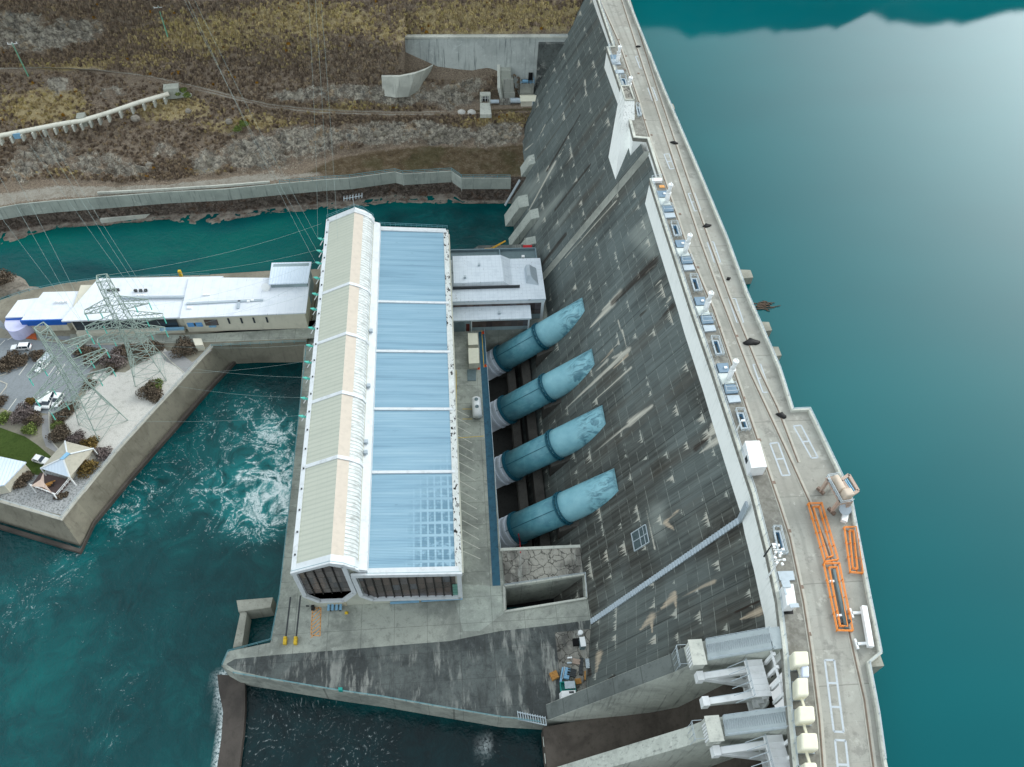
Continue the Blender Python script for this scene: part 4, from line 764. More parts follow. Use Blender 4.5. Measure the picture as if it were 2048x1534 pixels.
for i in range(len(led)-1): m.hexa([(*led[i],-4),(*led2[i],-4),(*led2[i+1],-4),(*led[i+1],-4)],[(*led[i],1.2),(*led2[i],1.1),(*led2[i+1],1.1),(*led[i+1],1.2)])
m.build('wall_footing',MT['wet'],None); struct(bpy.data.objects['wall_footing'])
m=MB(); e=tp[:7]; 
v=strip(e,.9,PZ-.2,PZ+.12); m.add(v.v,v.f); struct(m.build('wall_coping',MT['kerb']))
sh('car_park',[(-200,660),(0,655),(40,672),(150,682),(330,680),(420,683),(610,672),(634,640),(634,655),(364,672),(100,672),(20,660),(0,640),(-200,640)],PZ,MT['asphalt'],k_=.004)
sh('car_park',[(-200,680),(0,676),(60,679),(150,690),(250,690),(232,700),(180,742),(150,800),(110,830),(80,825),(30,825),(0,815),(-200,820)],PZ,MT['asphalt'],k_=.008)
sh('service_road',[(140,668),(365,670),(640,655),(640,676),(422,684),(250,688),(140,690)],PZ,MT['deck'],k_=.012)
sh('gravel_bed',[(330,697),(368,738),(415,700),(424,695),(379,745),(300,831),(230,908),(170,985),(160,925),(130,860),(125,820),(170,790),(190,742),(250,745),(290,720)],PZ,MT['gravel'],k_=.016)
sh('stone_bed',[(0,945),(60,955),(110,915),(165,930),(225,900),(175,975),(123,1030),(60,1015),(0,1000)],PZ,MT['stones'],k_=.020)
sh('lawn',[(-150,850),(0,855),(50,873),(75,890),(105,915),(85,950),(60,950),(0,915),(-150,900)],PZ,MT['lawn'],k_=.024)
sh('footpath',[(84,832),(98,828),(97,860),(103,885),(118,898),(112,905),(92,893),(84,870)],PZ,MT['path'],k_=.028)
sh('footpath',[(318,705),(352,700),(385,725),(410,702),(424,700),(372,746),(352,733),(330,722)],PZ,MT['path'],k_=.028)
sh('footpath',[(170,790),(205,745),(185,742),(170,750),(212,735),(205,750),(186,775)],PZ,MT['path'],k_=.032)
m=MB()
for a,b in [((55,727),(38,750)),((70,728),(55,750)),((113,728),(97,750)),((130,728),(115,750)),((33,797),(15,822)),((52,798),(40,815)),((120,735),(112,745)),((10,680),(0,690)),((40,665),(15,680))]: a=P(*a,PZ); b=P(*b,PZ); m.beam((a[0],a[1],PZ+.012),(b[0],b[1],PZ+.012),.15,.012)
struct(m.build('bay_lines',MT['linew']))
m=MB()
for pl in ([(0,752),(12,748),(35,715),(60,712)],[(98,824),(99,860),(105,885),(118,900)],[(320,700),(345,726),(368,745)],[(140,690),(250,688),(330,683)],[(0,790),(12,775),(14,768),(0,762)]):
    v=strip(P2(pl,PZ),.25,PZ,PZ+.13); m.add(v.v,v.f)
struct(m.build('kerb_strip',MT['kerb']))
# ================================================================ POWERHOUSE
ph=thing('powerhouse','long powerhouse with a cream angular roof and a stepped blue sheet roof','powerhouse',(-16,125,DZ))
PY0,PY1=71.0,178.5
RE=(-20.0,24.4)  # gutter edge
def yz(px,py,z): return P(px,py,z)[1]
MB().extr([(-33.0,DZ),(-33.5,13),(-33.5,27.6),(-25.6,31.2),(-23.2,30.0),(-20.5,27.2),(-20.2,24.6),(-19,24.0),(.3,22.6),(.6,20),(.6,DZ)],PY0,PY1).build('wall',MT['tanc'],ph)
yb=[PY0-.5]+[ (yz(735,945,24.4)), yz(742,818,24.4), yz(750,702,24.4), yz(757,603,24.4) ]+[PY1+.3]
m1=MB();m2=MB();m3=MB();m4=MB();m5=MB()
for y0,y1 in zip(yb[:-1],yb[1:]):
    a,b=y0+.45,y1-.45
    m1.extr([(-33.0,28.0),(-25.5,31.5),(-25.5,31.2),(-33.0,27.7)],a,b)
    m2.extr([(-25.5,31.5),(-23.1,30.35),(-23.1,30.05),(-25.5,31.2)],a,b)
    m3.extr([(-23.1,30.3),(-22.0,29.6),(-21.0,28.6),(-20.55,27.4),(-20.6,27.0),(-23.1,29.9)],a,b)
    m4.extr([(-18.9,24.25),(-.5,22.95),(-.5,22.6),(-18.9,23.9)],a-.1,b+.1)
m1.build('cream_roof',MT['roofc'],ph); m2.build('beige_roof',MT['roofb'],ph); m3.build('ridged_roof',MT['roofr'],ph); m4.build('blue_roof',MT['roofblue'],ph)
# white ribs between roof bays
for i,y in enumerate(yb):
    w=.45 if 0<i<5 else 1.0; yy=y if 0<i<5 else (y+.5 if i==0 else y-.5)
    m=MB(); m.extr([(-33.4,28.0),(-25.5,31.75),(-23.0,30.6),(-21.0,29.0),(-20.3,27.4),(-20.6,26.8),(-23.1,29.8),(-25.5,31.0),(-33.4,27.4)],yy-w,yy+w); m.extr([(-19.2,24.6),(.2,23.2),(.2,22.5),(-19.2,23.8)],yy-w*.8,yy+w*.8); m.build('roof_rib',MT['wroof'],ph)
m=MB(); m.extr([(-20.6,26.9),(-18.8,26.2),(-18.7,24.0),(-20.4,24.0)],PY0-.4,PY1+.2); m.build('valley_gutter',MT['wroof'],ph)
m=MB(); m.extr([(-.55,23.1),(.9,23.0),(.9,22.0),(.3,21.8),(-.55,22.5)],PY0-.4,PY1+.2); m.build('eave_gutter',MT['gutter'],ph)
m=MB(); m.extr([(-34.0,28.0),(-33.0,28.3),(-33.0,27.4),(-33.9,27.2)],PY0-.5,PY1+.3); m.build('left_eave',MT['wroof'],ph)
m=MB(); m.extr([(.62,21.7),(1.25,21.5),(1.25,20.6),(.62,20.4)],PY0,PY1); m.build('side_ledge',MT['tanc'],ph)
m=MB()
for y in np.arange(PY0+3,PY1,5.2): m.cbox((-33.4,y,28.1),(.3,.35,.35))
m.build('eave_vent',MT['steeld'],ph)
for px,py in ((754,662),(744,772),(735,884),(733,905)):
    c=P(px,py,27); MB().cbox((-20.0,c[1],26.8),(.9,.9,.7)).build('roof_hopper',MT['hatch'],ph)
# end wall gables facing the camera
E1=[(-33.5,27.9),(-25.9,30.6),(-23.2,29.2),(-22.6,15.6),(-25.4,11.6),(-30.6,11.9),(-33.2,15.4)]
def gable(poly,frame,name,mull,matg):
    c=np.mean(poly,0); inn=[tuple(c+(np.array(p)-c)*.93) for p in poly]
    m=MB(); 
    for i in range(len(poly)): m.beam((poly[i][0],PY0-.35,poly[i][1]),(poly[(i+1)%len(poly)][0],PY0-.35,poly[(i+1)%len(poly)][1]),.95,.9,up=(0,1,0))
    fo=m.build(name,MT['wroof'],ph)
    MB().add([(x,PY0-.12,z) for x,z in inn],[tuple(range(len(inn)))]).build('panel',matg,fo)
    m=MB()
    for a,b in mull: m.beam((a[0],PY0-.25,a[1]),(b[0],PY0-.25,b[1]),.22,.3,up=(0,1,0))
    m.build('mullion',MT['mull'],fo); return fo
gable(E1,0,'gable_frame',[((-31.6,28.4),(-31.2,15.0)),((-29.7,29.1),(-29.3,15.2)),((-27.8,29.8),(-27.4,15.3)),((-25.8,30.1),(-25.4,15.4))],MT['glassg'])
MB().add([(-32.9,PY0-.2,15.3),(-22.9,PY0-.2,15.7),(-25.5,PY0-.2,12.0),(-30.5,PY0-.2,12.2)],[(0,3,2,1),(0,1,2,3)]).build('gable_panel',MT['glass'],ph)
E2=[(-21.9,24.2),(.2,22.3),(.4,9.6),(-19.0,11.2),(-21.3,13.9)]
mu=[]
for k in range(1,12):
    x=-21.9+22*k/12; mu.append(((x,24.0-1.9*k/12),(x+.3,12.5 if k==1 else 11.1-1.5*(k-1.5)/10.5)))
fo=gable(E2,0,'gable_frame',mu,MT['glassr'])
m=MB()
for k in range(4): m.box(-1.3,-.2,PY0-.28,PY0-.2,10.4+k*1.5,11.7+k*1.5)
m.build('green_pane',MT['greenp'],fo)
m=MB(); m.extr([(-34.0,28.2),(-25.5,32.0),(-23.0,30.9),(-20.3,28.0),(-20.3,26.8),(-23.0,29.7),(-25.5,30.9),(-34.0,27.3)],PY0-1.1,PY0-.6); m.extr([(-22.2,25.6),(.9,23.4),(.9,22.3),(-22.2,24.3)],PY0-1.1,PY0-.6); m.build('end_fascia',MT['wroof'],ph)
m=MB()
for pl in ([(-33.8,28.4),(-25.5,32.1),(-23,31.0),(-20.4,28.4)],[(-19,25.4),(.7,23.6)]):
    for yy in (PY0-.9,PY1+.2):
        for h in ((.55,1.1) if yy>100 else (.5,)):
            for (xa,za),(xb,zb) in zip(pl[:-1],pl[1:]): m.beam((xa,yy,za+h),(xb,yy,zb+h),.07)
        if yy>100:
            for (xa,za),(xb,zb) in zip(pl[:-1],pl[1:]):
                k=max(2,int(abs(xb-xa)/1.5))
                for j in range(k+1): t=j/k; m.beam((xa+(xb-xa)*t,yy,za+(zb-za)*t),(xa+(xb-xa)*t,yy,za+(zb-za)*t+1.1),.07)
m.build('roof_rail',MT['teals'],ph)
m=MB(); m.box(-8.5,.8,PY0-.75,PY0-.15,8.7,9.1); m.box(-15.5,-9.0,PY0-.6,PY0-.15,8.1,8.45); m.build('end_duct',MT['bluel'],ph)
MB().box(-28.2,-25.2,PY0-.1,PY0+.05,DZ,10.6).build('door',MT['tand'],ph)
MB().box(-34.2,-33.6,PY0-.05,PY0+.05,8,8.8).build('vent',MT['steeld'],ph)
m=MB(); b_=P(717,428,32); 
m.beam((-25.5,PY1,31.5),(-25.5,PY1,36.5),.12); m.beam((-28.2,PY1,35.4),(-22.8,PY1,36.4),.1)
for k in range(7): x=-28+k*.85; m.beam((x,PY1-1.0,35.4+k*.16),(x,PY1+1.2,35.5+k*.16),.08); m.beam((x,PY1,34.9+k*.16),(x,PY1,36+k*.16),.08)
solo('roof_aerial',m,MT['pipe'],'white comb shaped aerial on the far ridge of the powerhouse roof','aerial')
# bushings along the left eave
bq=[(664,482),(660,506),(657,530),(653,560),(649,592),(646,622),(641,660),(638,695),(634,728),(630,760),(627,800),(623,836)]
m=MB(); m.tube([(0,0,0),(-1.1,0,.5)],[.22,.3],8); m.tube([(-1.1,0,.5),(-2.0,0,.9)],[.42,.12],8)
first=None
for i,(px,py) in enumerate(bq):
    y=P(px,py,26)[1]
    if first is None:
        m.org=(0,0,0); first=m.build('insulator',MT['tealb'],None); tag(first,'pale teal line insulator at the dam end of the powerhouse left eave','insulator','teal insulators along the powerhouse eave'); first.location=(-34.0,y,26.3); mm=MB().tube([(-1.9,.9,-2.6),(-.4,1.0,.1)],.12,6); mm.build('stay',MT['wpaint'],first)
    else: dup(first,(-34.0,y,26.3),0,'pale teal line insulator on the powerhouse left eave, in the row of insulators')
first['label']='pale teal line insulator on the powerhouse left eave, in the row of insulators'
# ================================================================ CONTROL BUILDING between powerhouse and dam
cb=thing('control_building','white flat roofed control building between the powerhouse and the dam','building',(14,163,DZ))
m=MB(); m.box(1.3,27.7,156.4,172.6,DZ,15.6); m.build('wall',MT['greyw'],cb)
m=MB(); m.box(1.0,28.2,156.0,173.0,15.6,16.2); rf=m.build('roof',MT['rooft'],cb)
m=MB(); m.hexa([(1.7,161.0,16.2),(19.0,161.0,16.2),(19.0,173.0,16.2),(1.7,173.0,16.2)],[(1.9,161.6,18.0),(16.4,161.8,18.0),(16.2,172.8,18.0),(1.9,172.8,18.0)]); m.build('raised_roof',MT['rooft'],cb)
m=MB(); m.hexa([(23.0,162.5,16.2),(26.6,161.5,16.2),(26.6,168.6,16.2),(23.0,168.5,16.2)],[(23.4,163.6,18.2),(24.4,163.6,18.2),(24.4,168.2,18.2),(23.4,168.2,18.2)]); m.build('skylight',MT['hatch'],cb)
m=MB(); m.box(1.5,21,160.7,160.95,16.2,17.2); m.build('louvre',MT['steeld'],cb)
m=MB(); m.box(1.6,27.2,156.2,156.38,9.8,14.6); m.build('window_band',MT['glassr'],cb)
m=MB(); m.box(27.0,27.8,156.0,156.4,DZ,15.6); m.box(1.0,28.0,156.02,156.42,14.7,15.6); m.build('frame',MT['wroof'],cb)
m=MB(); m.box(1.3,23.4,152.4,156.4,DZ,12.6); an=m.build('annex_wall',MT['greyw'],cb)
m=MB(); m.hexa([(1.0,151.6,12.6),(23.8,151.6,12.6),(23.8,156.2,13.2),(1.0,156.2,13.2)],[(1.0,151.6,13.0),(23.8,151.6,13.0),(23.8,156.2,13.6),(1.0,156.2,13.6)]); m.build('annex_roof',MT['rooft'],cb)
m=MB(); m.box(6.7,23.0,152.15,152.38,9.2,12.0); m.build('annex_window',MT['glassr'],cb)
m=MB(); m.box(6.4,23.4,151.9,152.4,12.0,12.6); m.box(6.4,6.7,152.0,152.4,DZ,12.5); m.box(22.9,23.4,152.0,152.4,DZ,12.5); m.build('annex_frame',MT['wroof'],cb)
MB().box(1.8,4.6,152.2,152.38,DZ,11.2).build('roller_door',MT['greenw'],cb); MB().box(5.0,6.0,152.2,152.36,DZ,10.6).build('door',MT['redb'],cb)
for x,y in ((9.5,168.5),(5.2,163.5),(1.9,167.5)): MB().cbox((x,y,18.0 if x>1.9 else 16.2),(.7,.7,.8)).build('roof_vent',MT['pipe'],cb)
MB().cbox((14.6,153.6,13.1),(.8,.8,.8)).build('roof_fan',MT['pipe'],cb)
ab=thing('rear_annex','low grey green annex with a flat roof behind the control building','building',(14,177,DZ))
m=MB(); m.box(1.5,27.6,173.1,180.5,DZ,12.5); m.build('wall',MT['greyw'],ab); m=MB(); m.box(16.5,27.4,173.2,180.2,12.5,12.6); m.box(1.5,16.4,173.2,180.2,12.5,12.62); m.build('roof',MT['greenw'],ab); m=MB()
for a,b in (((1.5,180.5),(27.6,180.5)),((27.6,180.5),(27.6,173.1)),((16.45,180.5),(16.45,173.1))): m.beam((*a,13),(*b,13),.35,.9)
m.build('parapet',MT['walls'],ab); MB().cbox((23.5,176.8,12.6),(.9,.9,1)).build('roof_vent',MT['wpaint'],ab)
m=MB(); m.box(2,15.5,173.4,177.5,12.63,12.9); m.build('roof_hatch',MT['steeld'],ab)
# ================================================================ VISITOR CENTRE on the peninsula
vc=thing('visitor_centre','long white roofed office building beside the river on the paved peninsula','building',(-80,160,PZ))
def bl(name,x0,x1,y0,y1,z0,z1,mat,par=None): return MB().box(x0,x1,y0,y1,z0,z1).build(name,mat,par or vc)
bl('wall',-73.6,-40.2,154.0,166.6,PZ,15.6,MT['tanw']); 
m=MB(); m.hexa([(-74.1,153.3,15.2),(-39.8,153.9,15.2),(-39.6,167,15.2),(-74.0,168.4,15.2)],[(-74.1,153.3,15.6),(-39.8,153.9,15.6),(-39.6,167,16.3),(-74.0,168.4,16.3)]); m.build('roof',MT['roofv'],vc)
bl('upper_wall',-50.2,-40.0,163.6,171.8,PZ,17.6,MT['greyw']); m=MB(); m.hexa([(-50.6,163.2,17.6),(-39.6,163.4,17.6),(-39.4,172.4,17.0),(-50.8,172.4,17.0)],[(-50.6,163.2,18.0),(-39.6,163.4,18.0),(-39.4,172.4,17.5),(-50.8,172.4,17.5)]); m.build('upper_roof',MT['roofv2'],vc)
bl('mid_wall',-104.5,-74.2,155.2,168.2,PZ,14.6,MT['tanw']); m=MB(); m.hexa([(-106.0,154.0,14.6),(-74.4,154.0,14.6),(-64.5,169.0,15.4),(-99.5,169.4,15.4)],[(-106.0,154.0,15.1),(-74.4,154.0,15.1),(-64.5,169.0,15.9),(-99.5,169.4,15.9)]); m.build('mid_roof',MT['roofv'],vc)
m=MB(); m.prism([(-117.5,155.6),(-106.2,155.6),(-100.5,166.3),(-114.5,166.3)],13.6,14.1); m.prism([(-122.5,157.5),(-116.5,157.5),(-113.5,165.0),(-121.0,164.0)],13.0,13.45); m.build('end_roof',MT['roofv'],vc)
m=MB(); m.prism([(-117.2,156.0),(-106.4,156.0),(-101.5,166.0),(-114.2,166)],PZ,13.6); m.prism([(-122.2,157.8),(-116.7,157.8),(-113.8,164.6),(-120.7,163.6)],PZ,13.0); m.build('end_wall',MT['tanw'],vc)
m=MB(); m.box(-117.6,-105.9,155.2,155.6,12.2,14.2); m.box(-105.9,-103.5,155.2,155.5,13.0,14.6); m.beam((-122.5,157.3,12.6),(-116.4,157.3,12.8),.35,.8); m.build('blue_fascia',MT['bluew'],vc)
c=(-119.3,157.4); m=MB(); m.prism([(c[0]-3.4*math.cos(t),c[1]-4.6*math.sin(t)) for t in np.linspace(0,math.pi,14)],PZ,12.7); m.build('round_entrance',MT['lilac'],vc)
m=MB(); m.box(-103.8,-76,154.7,155.1,10.2,13.4); m.build('window_band',MT['glass'],vc)
m=MB(); m.box(-103.8,-74.5,153.6,154.7,PZ,10.3); m.build('planter_wall',MT['tanw'],vc)
m=MB(); m.box(-81,-74.4,153.5,154.3,10.3,10.9); m.build('porch_roof',MT['bluel'],vc)
for x in (-61.5,-58,-54.6,-51): bl('slot_window',x-.25,x+.25,153.88,154.02,12.0,14.2,MT['glass'])
fw=bl('window',-68.2,-64.6,153.85,154.02,11.6,13.9,MT['glassr']); bl('awning',-67.4,-65.4,153.5,153.99,11.1,11.4,MT['bluel'])
m=MB(); 
for x in (-72.2,-69.9): m.box(x-.9,x+.9,153.86,154.02,11.2,12.8)
m.build('blue_sign',MT['signb'],vc); bl('sign_door',-71.3,-70.8,153.84,154.0,11.4,12.6,MT['glass'])
for x,y in ((-88.0,164),(-86.6,164),(-85.2,164),(-87,162),(-85.6,162),(-68.5,161.5),(-67.4,161.5),(-56,158.5),(-55,158.8),(-109.5,162),(-108.2,162),(-106.9,162),(-95.5,164.5),(-94.3,164.5),(-93,164.5)):
    z=15.6 if x>-104 else 14.1
    MB().cbox((x,y,z-.15),(.8,.6,.9)).build('roof_unit',MT['wpaint'] if y<163 else MT['steeld'],vc)
m=MB(); 
for a,b in (((-73,158.3),(-52,158.9)),((-58.6,158.9),(-58.6,156)),((-92,161.5),(-74,161.0))): m.beam((*a,15.95),(*b,15.95),.7,.5)
m.build('roof_duct',MT['hatch'],vc)
for x,y in ((-71.5,158.6),(-71.9,156.9)): MB().cbox((x,y,15.7),(1.3,1,.4)).build('skylight',MT['wpaint'],vc)
r=[];c=(-51.6,163.2,17.2)
for k in range(5):
    a=k/4*1.25; R=1.35; r.append([(c[0]+R*math.sin(a)*math.cos(t),c[1]-R*math.cos(a)*.6+R*math.sin(a)*math.sin(t)*.5,c[2]+R*math.sin(a)*math.sin(t)*.8-R*math.cos(a)*.5) for t in np.linspace(0,6.283,15)[:-1]])
m=MB(); m.loft(r); m.tube([(c[0],c[1],c[2]-1.5),(c[0],c[1]-.5,c[2]-.3)],.2,6); solo('satellite_dish',m,MT['wpaint'],'white satellite dish on the long office roof beside the upper block','dish')
# pavilion with hipped roof and shade sail
pv=thing('pavilion','open pavilion with a hipped grey roof and pale shade sail at the peninsula corner','pavilion',(*P(120,950,PZ)[:2],PZ))
rz=PZ+3.6; cor=[P(130,882,rz),P(188,897,rz),P(140,955,rz),P(81,937,rz)]; ap=[P(p[0],p[1],rz+2.2) for p in ((134,905),(141,908),(127,920),(120,919))]
m=MB(); m.hexa([cor[3],cor[2],cor[1],cor[0]],[ap[3],ap[2],ap[1],ap[0]])
pr=m.build('roof',MT['roofg'],pv); m=MB()
for a,b in zip(cor,ap): m.beam(a+[0,0,.06],b+[0,0,.06],.35,.2)
m.build('ridge_cap',MT['wroof'],pr); MB().hexa([a+[0,0,.03] for a in (ap[3],ap[2],ap[1],ap[0])],[a+[0,0,.3] for a in (ap[3],ap[2],ap[1],ap[0])]).build('ridge_light',MT['bluel'],pr)
m=MB(); m.add([cor[3]+[0,0,.05],cor[2]+[0,0,.05],ap[2]+[0,0,.05],ap[3]+[0,0,.05]],[(0,1,2,3)]); m.build('roof_sheet',MT['roofv2'],pr)
dk=P2([(81,945),(142,960),(115,992),(62,972)],PZ+.3); MB().prism(dk,PZ-.2,PZ+.35).build('floor',MT['decking'],pv)
sl=[P(87,945,PZ+3.6),P(61,972,PZ+3.2),P(106,988,PZ+2.6)]; mid=[sl[0]*.5+sl[1]*.5+np.array([.6,0,-.3]),sl[1]*.5+sl[2]*.5+np.array([0,.9,-.3]),sl[0]*.5+sl[2]*.5+np.array([-1.2,.4,-.4])]
m=MB(); m.add(sl+mid,[(0,3,5),(3,1,4),(5,4,2),(3,4,5),(5,3,0),(4,1,3),(2,4,5),(5,4,3)]); m.build('shade_sail',MT['sail'],pv)
m=MB()
for i in (1,2,3):
    a=dk[i]; b=dk[(i+1)%4]
    if i==3: continue
    for h in (.5,1.0): m.beam((*a,PZ+.35+h),(*b,PZ+.35+h),.12)
    for t in np.linspace(0,1,6): m.beam((a[0]+(b[0]-a[0])*t,a[1]+(b[1]-a[1])*t,PZ+.3),(a[0]+(b[0]-a[0])*t,a[1]+(b[1]-a[1])*t,PZ+1.35),.12)
m.build('railing',MT['wpaint'],pv)
a=P2([(188,903),(142,962)],PZ); m=MB(); m.beam((*a[0],PZ+.9),(*a[1],PZ+.9),.3,1.8); m.build('side_wall',MT['tanw'],pv)
for q in (cor+[sl[1],sl[2]]): MB().beam((q[0],q[1],PZ),(q[0]*.98+pv.location[0]*.02,q[1]*.98+pv.location[1]*.02,q[2]),.22).build('post',MT['wpaint'],pv)
tb=thing('picnic_table','small orange brown picnic table under the pale shade sail','table',(*P(101,972,PZ)[:2],PZ+.35)); x,y,_=tb.location; MB().cbox((x,y,PZ+1.0),(1.8,.8,.08),.5).build('table_top',MT['wood'],tb); 
for s_ in (-.9,.9): MB().cbox((x+s_*.4,y+s_*.7,PZ+.7),(1.8,.3,.06),.5).build('bench_seat',MT['wood'],tb)
m=MB(); m.cbox((x-.6,y-.3,PZ+.35),(.1,1.6,.7),.5); m.cbox((x+.6,y+.3,PZ+.35),(.1,1.6,.7),.5); m.build('frame',MT['steeld'],tb)
wb=thing('lawn_building','white roofed tan building at the left edge below the lawn','building',(*P(10,950,PZ)[:2],PZ))
rt=[P(p[0],p[1],PZ+4) for p in ((-120,880),(-4,912),(52,924),(8,970),(-70,985),(-150,940))]; m=MB(); m.prism([tuple(v[:2]) for v in rt],PZ+3.6,PZ+4.0); m.build('roof',MT['roofv2'],wb); ce=np.mean(rt,0); m=MB(); m.prism([tuple(v[:2]*.95+ce[:2]*.05) for v in rt],PZ,PZ+3.6); m.build('wall',MT['tanw'],wb)
ORD=['first','second','third','fourth','fifth','sixth','seventh','eighth','ninth','tenth','eleventh','twelfth']
# ================================================================ PENSTOCKS
def penstock(Y,label):
    r=thing('penstock',label,'pipe',(24,Y,-3),'blue penstocks from the dam to the powerhouse')
    A=np.array([12.6,-3.3]); d=np.array([26.8,23.0]); B=A+d; u=d/np.linalg.norm(d); nrm=np.array([-u[1],u[0]])
    def ring(t,R,n=36,sq=0,flat=0):
        c=A+u*t; o=[]
        for k in range(n):
            a=2*math.pi*k/n; ca,sa=math.cos(a),math.sin(a)
            if sq: m_=max(abs(ca),abs(sa)); f_=(1-sq)+sq/m_; ca,sa=ca*f_,sa*f_
            o.append((c[0]+nrm[0]*sa*R,Y+ca*R,c[1]+nrm[1]*sa*R))
        return o
    L=np.linalg.norm(d); R=3.9; t1=4.2; t2=18.6
    MB().loft([ring(t1-.2,R),ring(t2+.1,R)]).build('lower_pipe',MT['penst'],r,True)
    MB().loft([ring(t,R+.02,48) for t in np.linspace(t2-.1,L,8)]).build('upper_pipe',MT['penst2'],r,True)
    m=MB(); m.loft([ring(t1-.5,R+.05),ring(t1-.5,R+.42),ring(t1+.35,R+.42),ring(t1+.35,R+.05)],False); m.build('flange',MT['penring'],r)
    m=MB()
    for q_ in (t2-.55,t2+.2): m.loft([ring(q_,R-.05),ring(q_,R+.38),ring(q_+.38,R+.38),ring(q_+.38,R-.05)],False)
    for k in range(18):
        a=2*math.pi*k/18; c=A+u*(t2+.0); m.cbox((c[0]+nrm[0]*math.sin(a)*(R+.2),Y+math.cos(a)*(R+.2),c[1]+nrm[1]*math.sin(a)*(R+.2)-.2),(.35,.35,.4))
    m.build('ring_girder',MT['penring'],r)
    rr=[]
    for t,Rr in ((-3.5,R-.05),(0.2,R-.05),(.3,R+.22),(.9,R+.22),(1.0,R-.02),(1.9,R-.02),(2.0,R+.2),(2.6,R+.2),(2.7,R-.02),(t1-.3,R-.02)): rr.append(ring(t,Rr))
    MB().loft(rr).build('expansion_joint',MT['penwhite'],r,False)
    m=MB()
    for a in (.9,): 
        c0,c1=A+u*(t1-2),A+u*(t2+.2); h=(R+.05); m.beam((c0[0]+nrm[0]*h*math.sin(2.0),Y+h*math.cos(2.0),c0[1]+nrm[1]*h*math.sin(2.0)),(c1[0]+nrm[0]*h*math.sin(2.0),Y+h*math.cos(2.0),c1[1]+nrm[1]*h*math.sin(2.0)),.1)
    m.build('pipe_rail',MT['penring'],r)
    m=MB(); c=A+u*t2; m.prism([(c[0]-1.5,Y-4.6),(c[0]+5.5,Y-4.6),(c[0]+5.5,Y+4.6),(c[0]-1.5,Y+4.6)],-8,[c[1]-3.5,c[1]+1,c[1]+1,c[1]-3.5]); m.build('saddle',MT['darkw'],r)
    return r
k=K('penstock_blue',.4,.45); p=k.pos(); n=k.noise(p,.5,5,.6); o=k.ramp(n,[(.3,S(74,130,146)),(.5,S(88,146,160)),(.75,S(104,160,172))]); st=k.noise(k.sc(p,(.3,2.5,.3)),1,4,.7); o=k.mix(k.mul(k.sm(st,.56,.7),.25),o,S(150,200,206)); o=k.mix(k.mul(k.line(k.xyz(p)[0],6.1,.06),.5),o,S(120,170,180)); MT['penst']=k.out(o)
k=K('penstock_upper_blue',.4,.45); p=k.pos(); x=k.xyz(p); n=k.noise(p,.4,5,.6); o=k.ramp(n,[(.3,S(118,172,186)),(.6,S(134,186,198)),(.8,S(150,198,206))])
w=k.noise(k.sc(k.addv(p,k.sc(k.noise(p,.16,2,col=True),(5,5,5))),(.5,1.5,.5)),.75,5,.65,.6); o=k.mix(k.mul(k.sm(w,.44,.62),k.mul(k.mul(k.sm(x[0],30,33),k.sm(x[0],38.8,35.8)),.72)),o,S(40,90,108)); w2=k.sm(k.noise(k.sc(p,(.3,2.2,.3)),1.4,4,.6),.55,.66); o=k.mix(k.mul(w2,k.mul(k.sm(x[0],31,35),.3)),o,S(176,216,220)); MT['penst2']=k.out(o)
MT['penring']=flat('penstock_ring',S(20,84,102),.5,.4,0,.12); MT['penwhite']=flat('joint_wrap',S(206,214,224),.7,.3,0,.05,.7)
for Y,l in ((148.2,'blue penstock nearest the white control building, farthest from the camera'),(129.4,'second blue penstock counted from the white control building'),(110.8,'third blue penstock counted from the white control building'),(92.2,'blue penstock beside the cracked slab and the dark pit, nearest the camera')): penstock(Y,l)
hs=MB().tube([P(1037,1068,4),P(1040,1085,1),P(1041,1105,DZ+.7)],.14,6); solo('red_hose',hs,MT['red'],'thin red hose hanging beside the nearest penstock','hose')
# ================================================================ FENCES
def fence(name,label,pl,z,cat='fence',h=1.1,step=2.6,mat='pipe',th=.07):
    pl=clean(pl); zz=z if hasattr(z,'__len__') else [z]*len(pl); c=np.mean(pl,0); r=thing(name,label,cat,(c[0],c[1],min(zz)))
    m=MB()
    for i in range(len(pl)-1):
        for hh in (h*.5,h): m.beam((*pl[i],zz[i]+hh),(*pl[i+1],zz[i+1]+hh),th)
    m.build('rails',MT[mat],r); pts=[]
    for i in range(len(pl)-1):
        a=np.array([*pl[i],zz[i]]); b=np.array([*pl[i+1],zz[i+1]]); n=max(1,int(np.linalg.norm(b-a)/step))
        pts+=[a+(b-a)*k/n for k in range(n)]
    pts.append(np.array([*pl[-1],zz[-1]])); pts=pts[:98]; m=MB(); m.cbox(pts[0]-[0,0,.1],(th*1.2,th*1.2,h+.1)); p0=m.build('post',MT[mat],r)
    for q in pts[1:]: o=p0.copy(); COL.objects.link(o); o.parent=r; o.location=tuple(np.array(q)-pts[0])
    return r
def FP(L,z): return P2(L,z)
fence('crest_fence','thin grey handrail along the powerhouse side of the dam crest',[(x+.25,y) for x,y in ds if 20<y<160],CZ+.2,'handrail')
fence('crest_fence','short grey handrail along the crest between the lift tower and the far abutment',[(x+.25,y) for x,y in ds if y>185 or y in (197,)],CZ+.2,'handrail')
fence('lake_fence','white topped handrail along the lake side parapet of the dam crest',[(x-.3,y) for x,y in us if 20<y<260],CZ+.7,'handrail',.6,3.4)
fence('apron_fence','handrail along the stilling basin edge of the dark apron',FP([(468,1347),(489,1351),(540,1359),(683,1383),(762,1394),(865,1412),(1001,1435),(1080,1445)],DZ),DZ,'handrail',mat='teals')
fence('deck_fence','handrail along the river edge of the narrow deck beside the powerhouse',[(-40.45,148.5),(-40.4,124),(-40.4,74.5),(-41.2,64)]+FP([(458,1304),(446,1331)],DZ),DZ,'handrail',step=3,mat='teals')
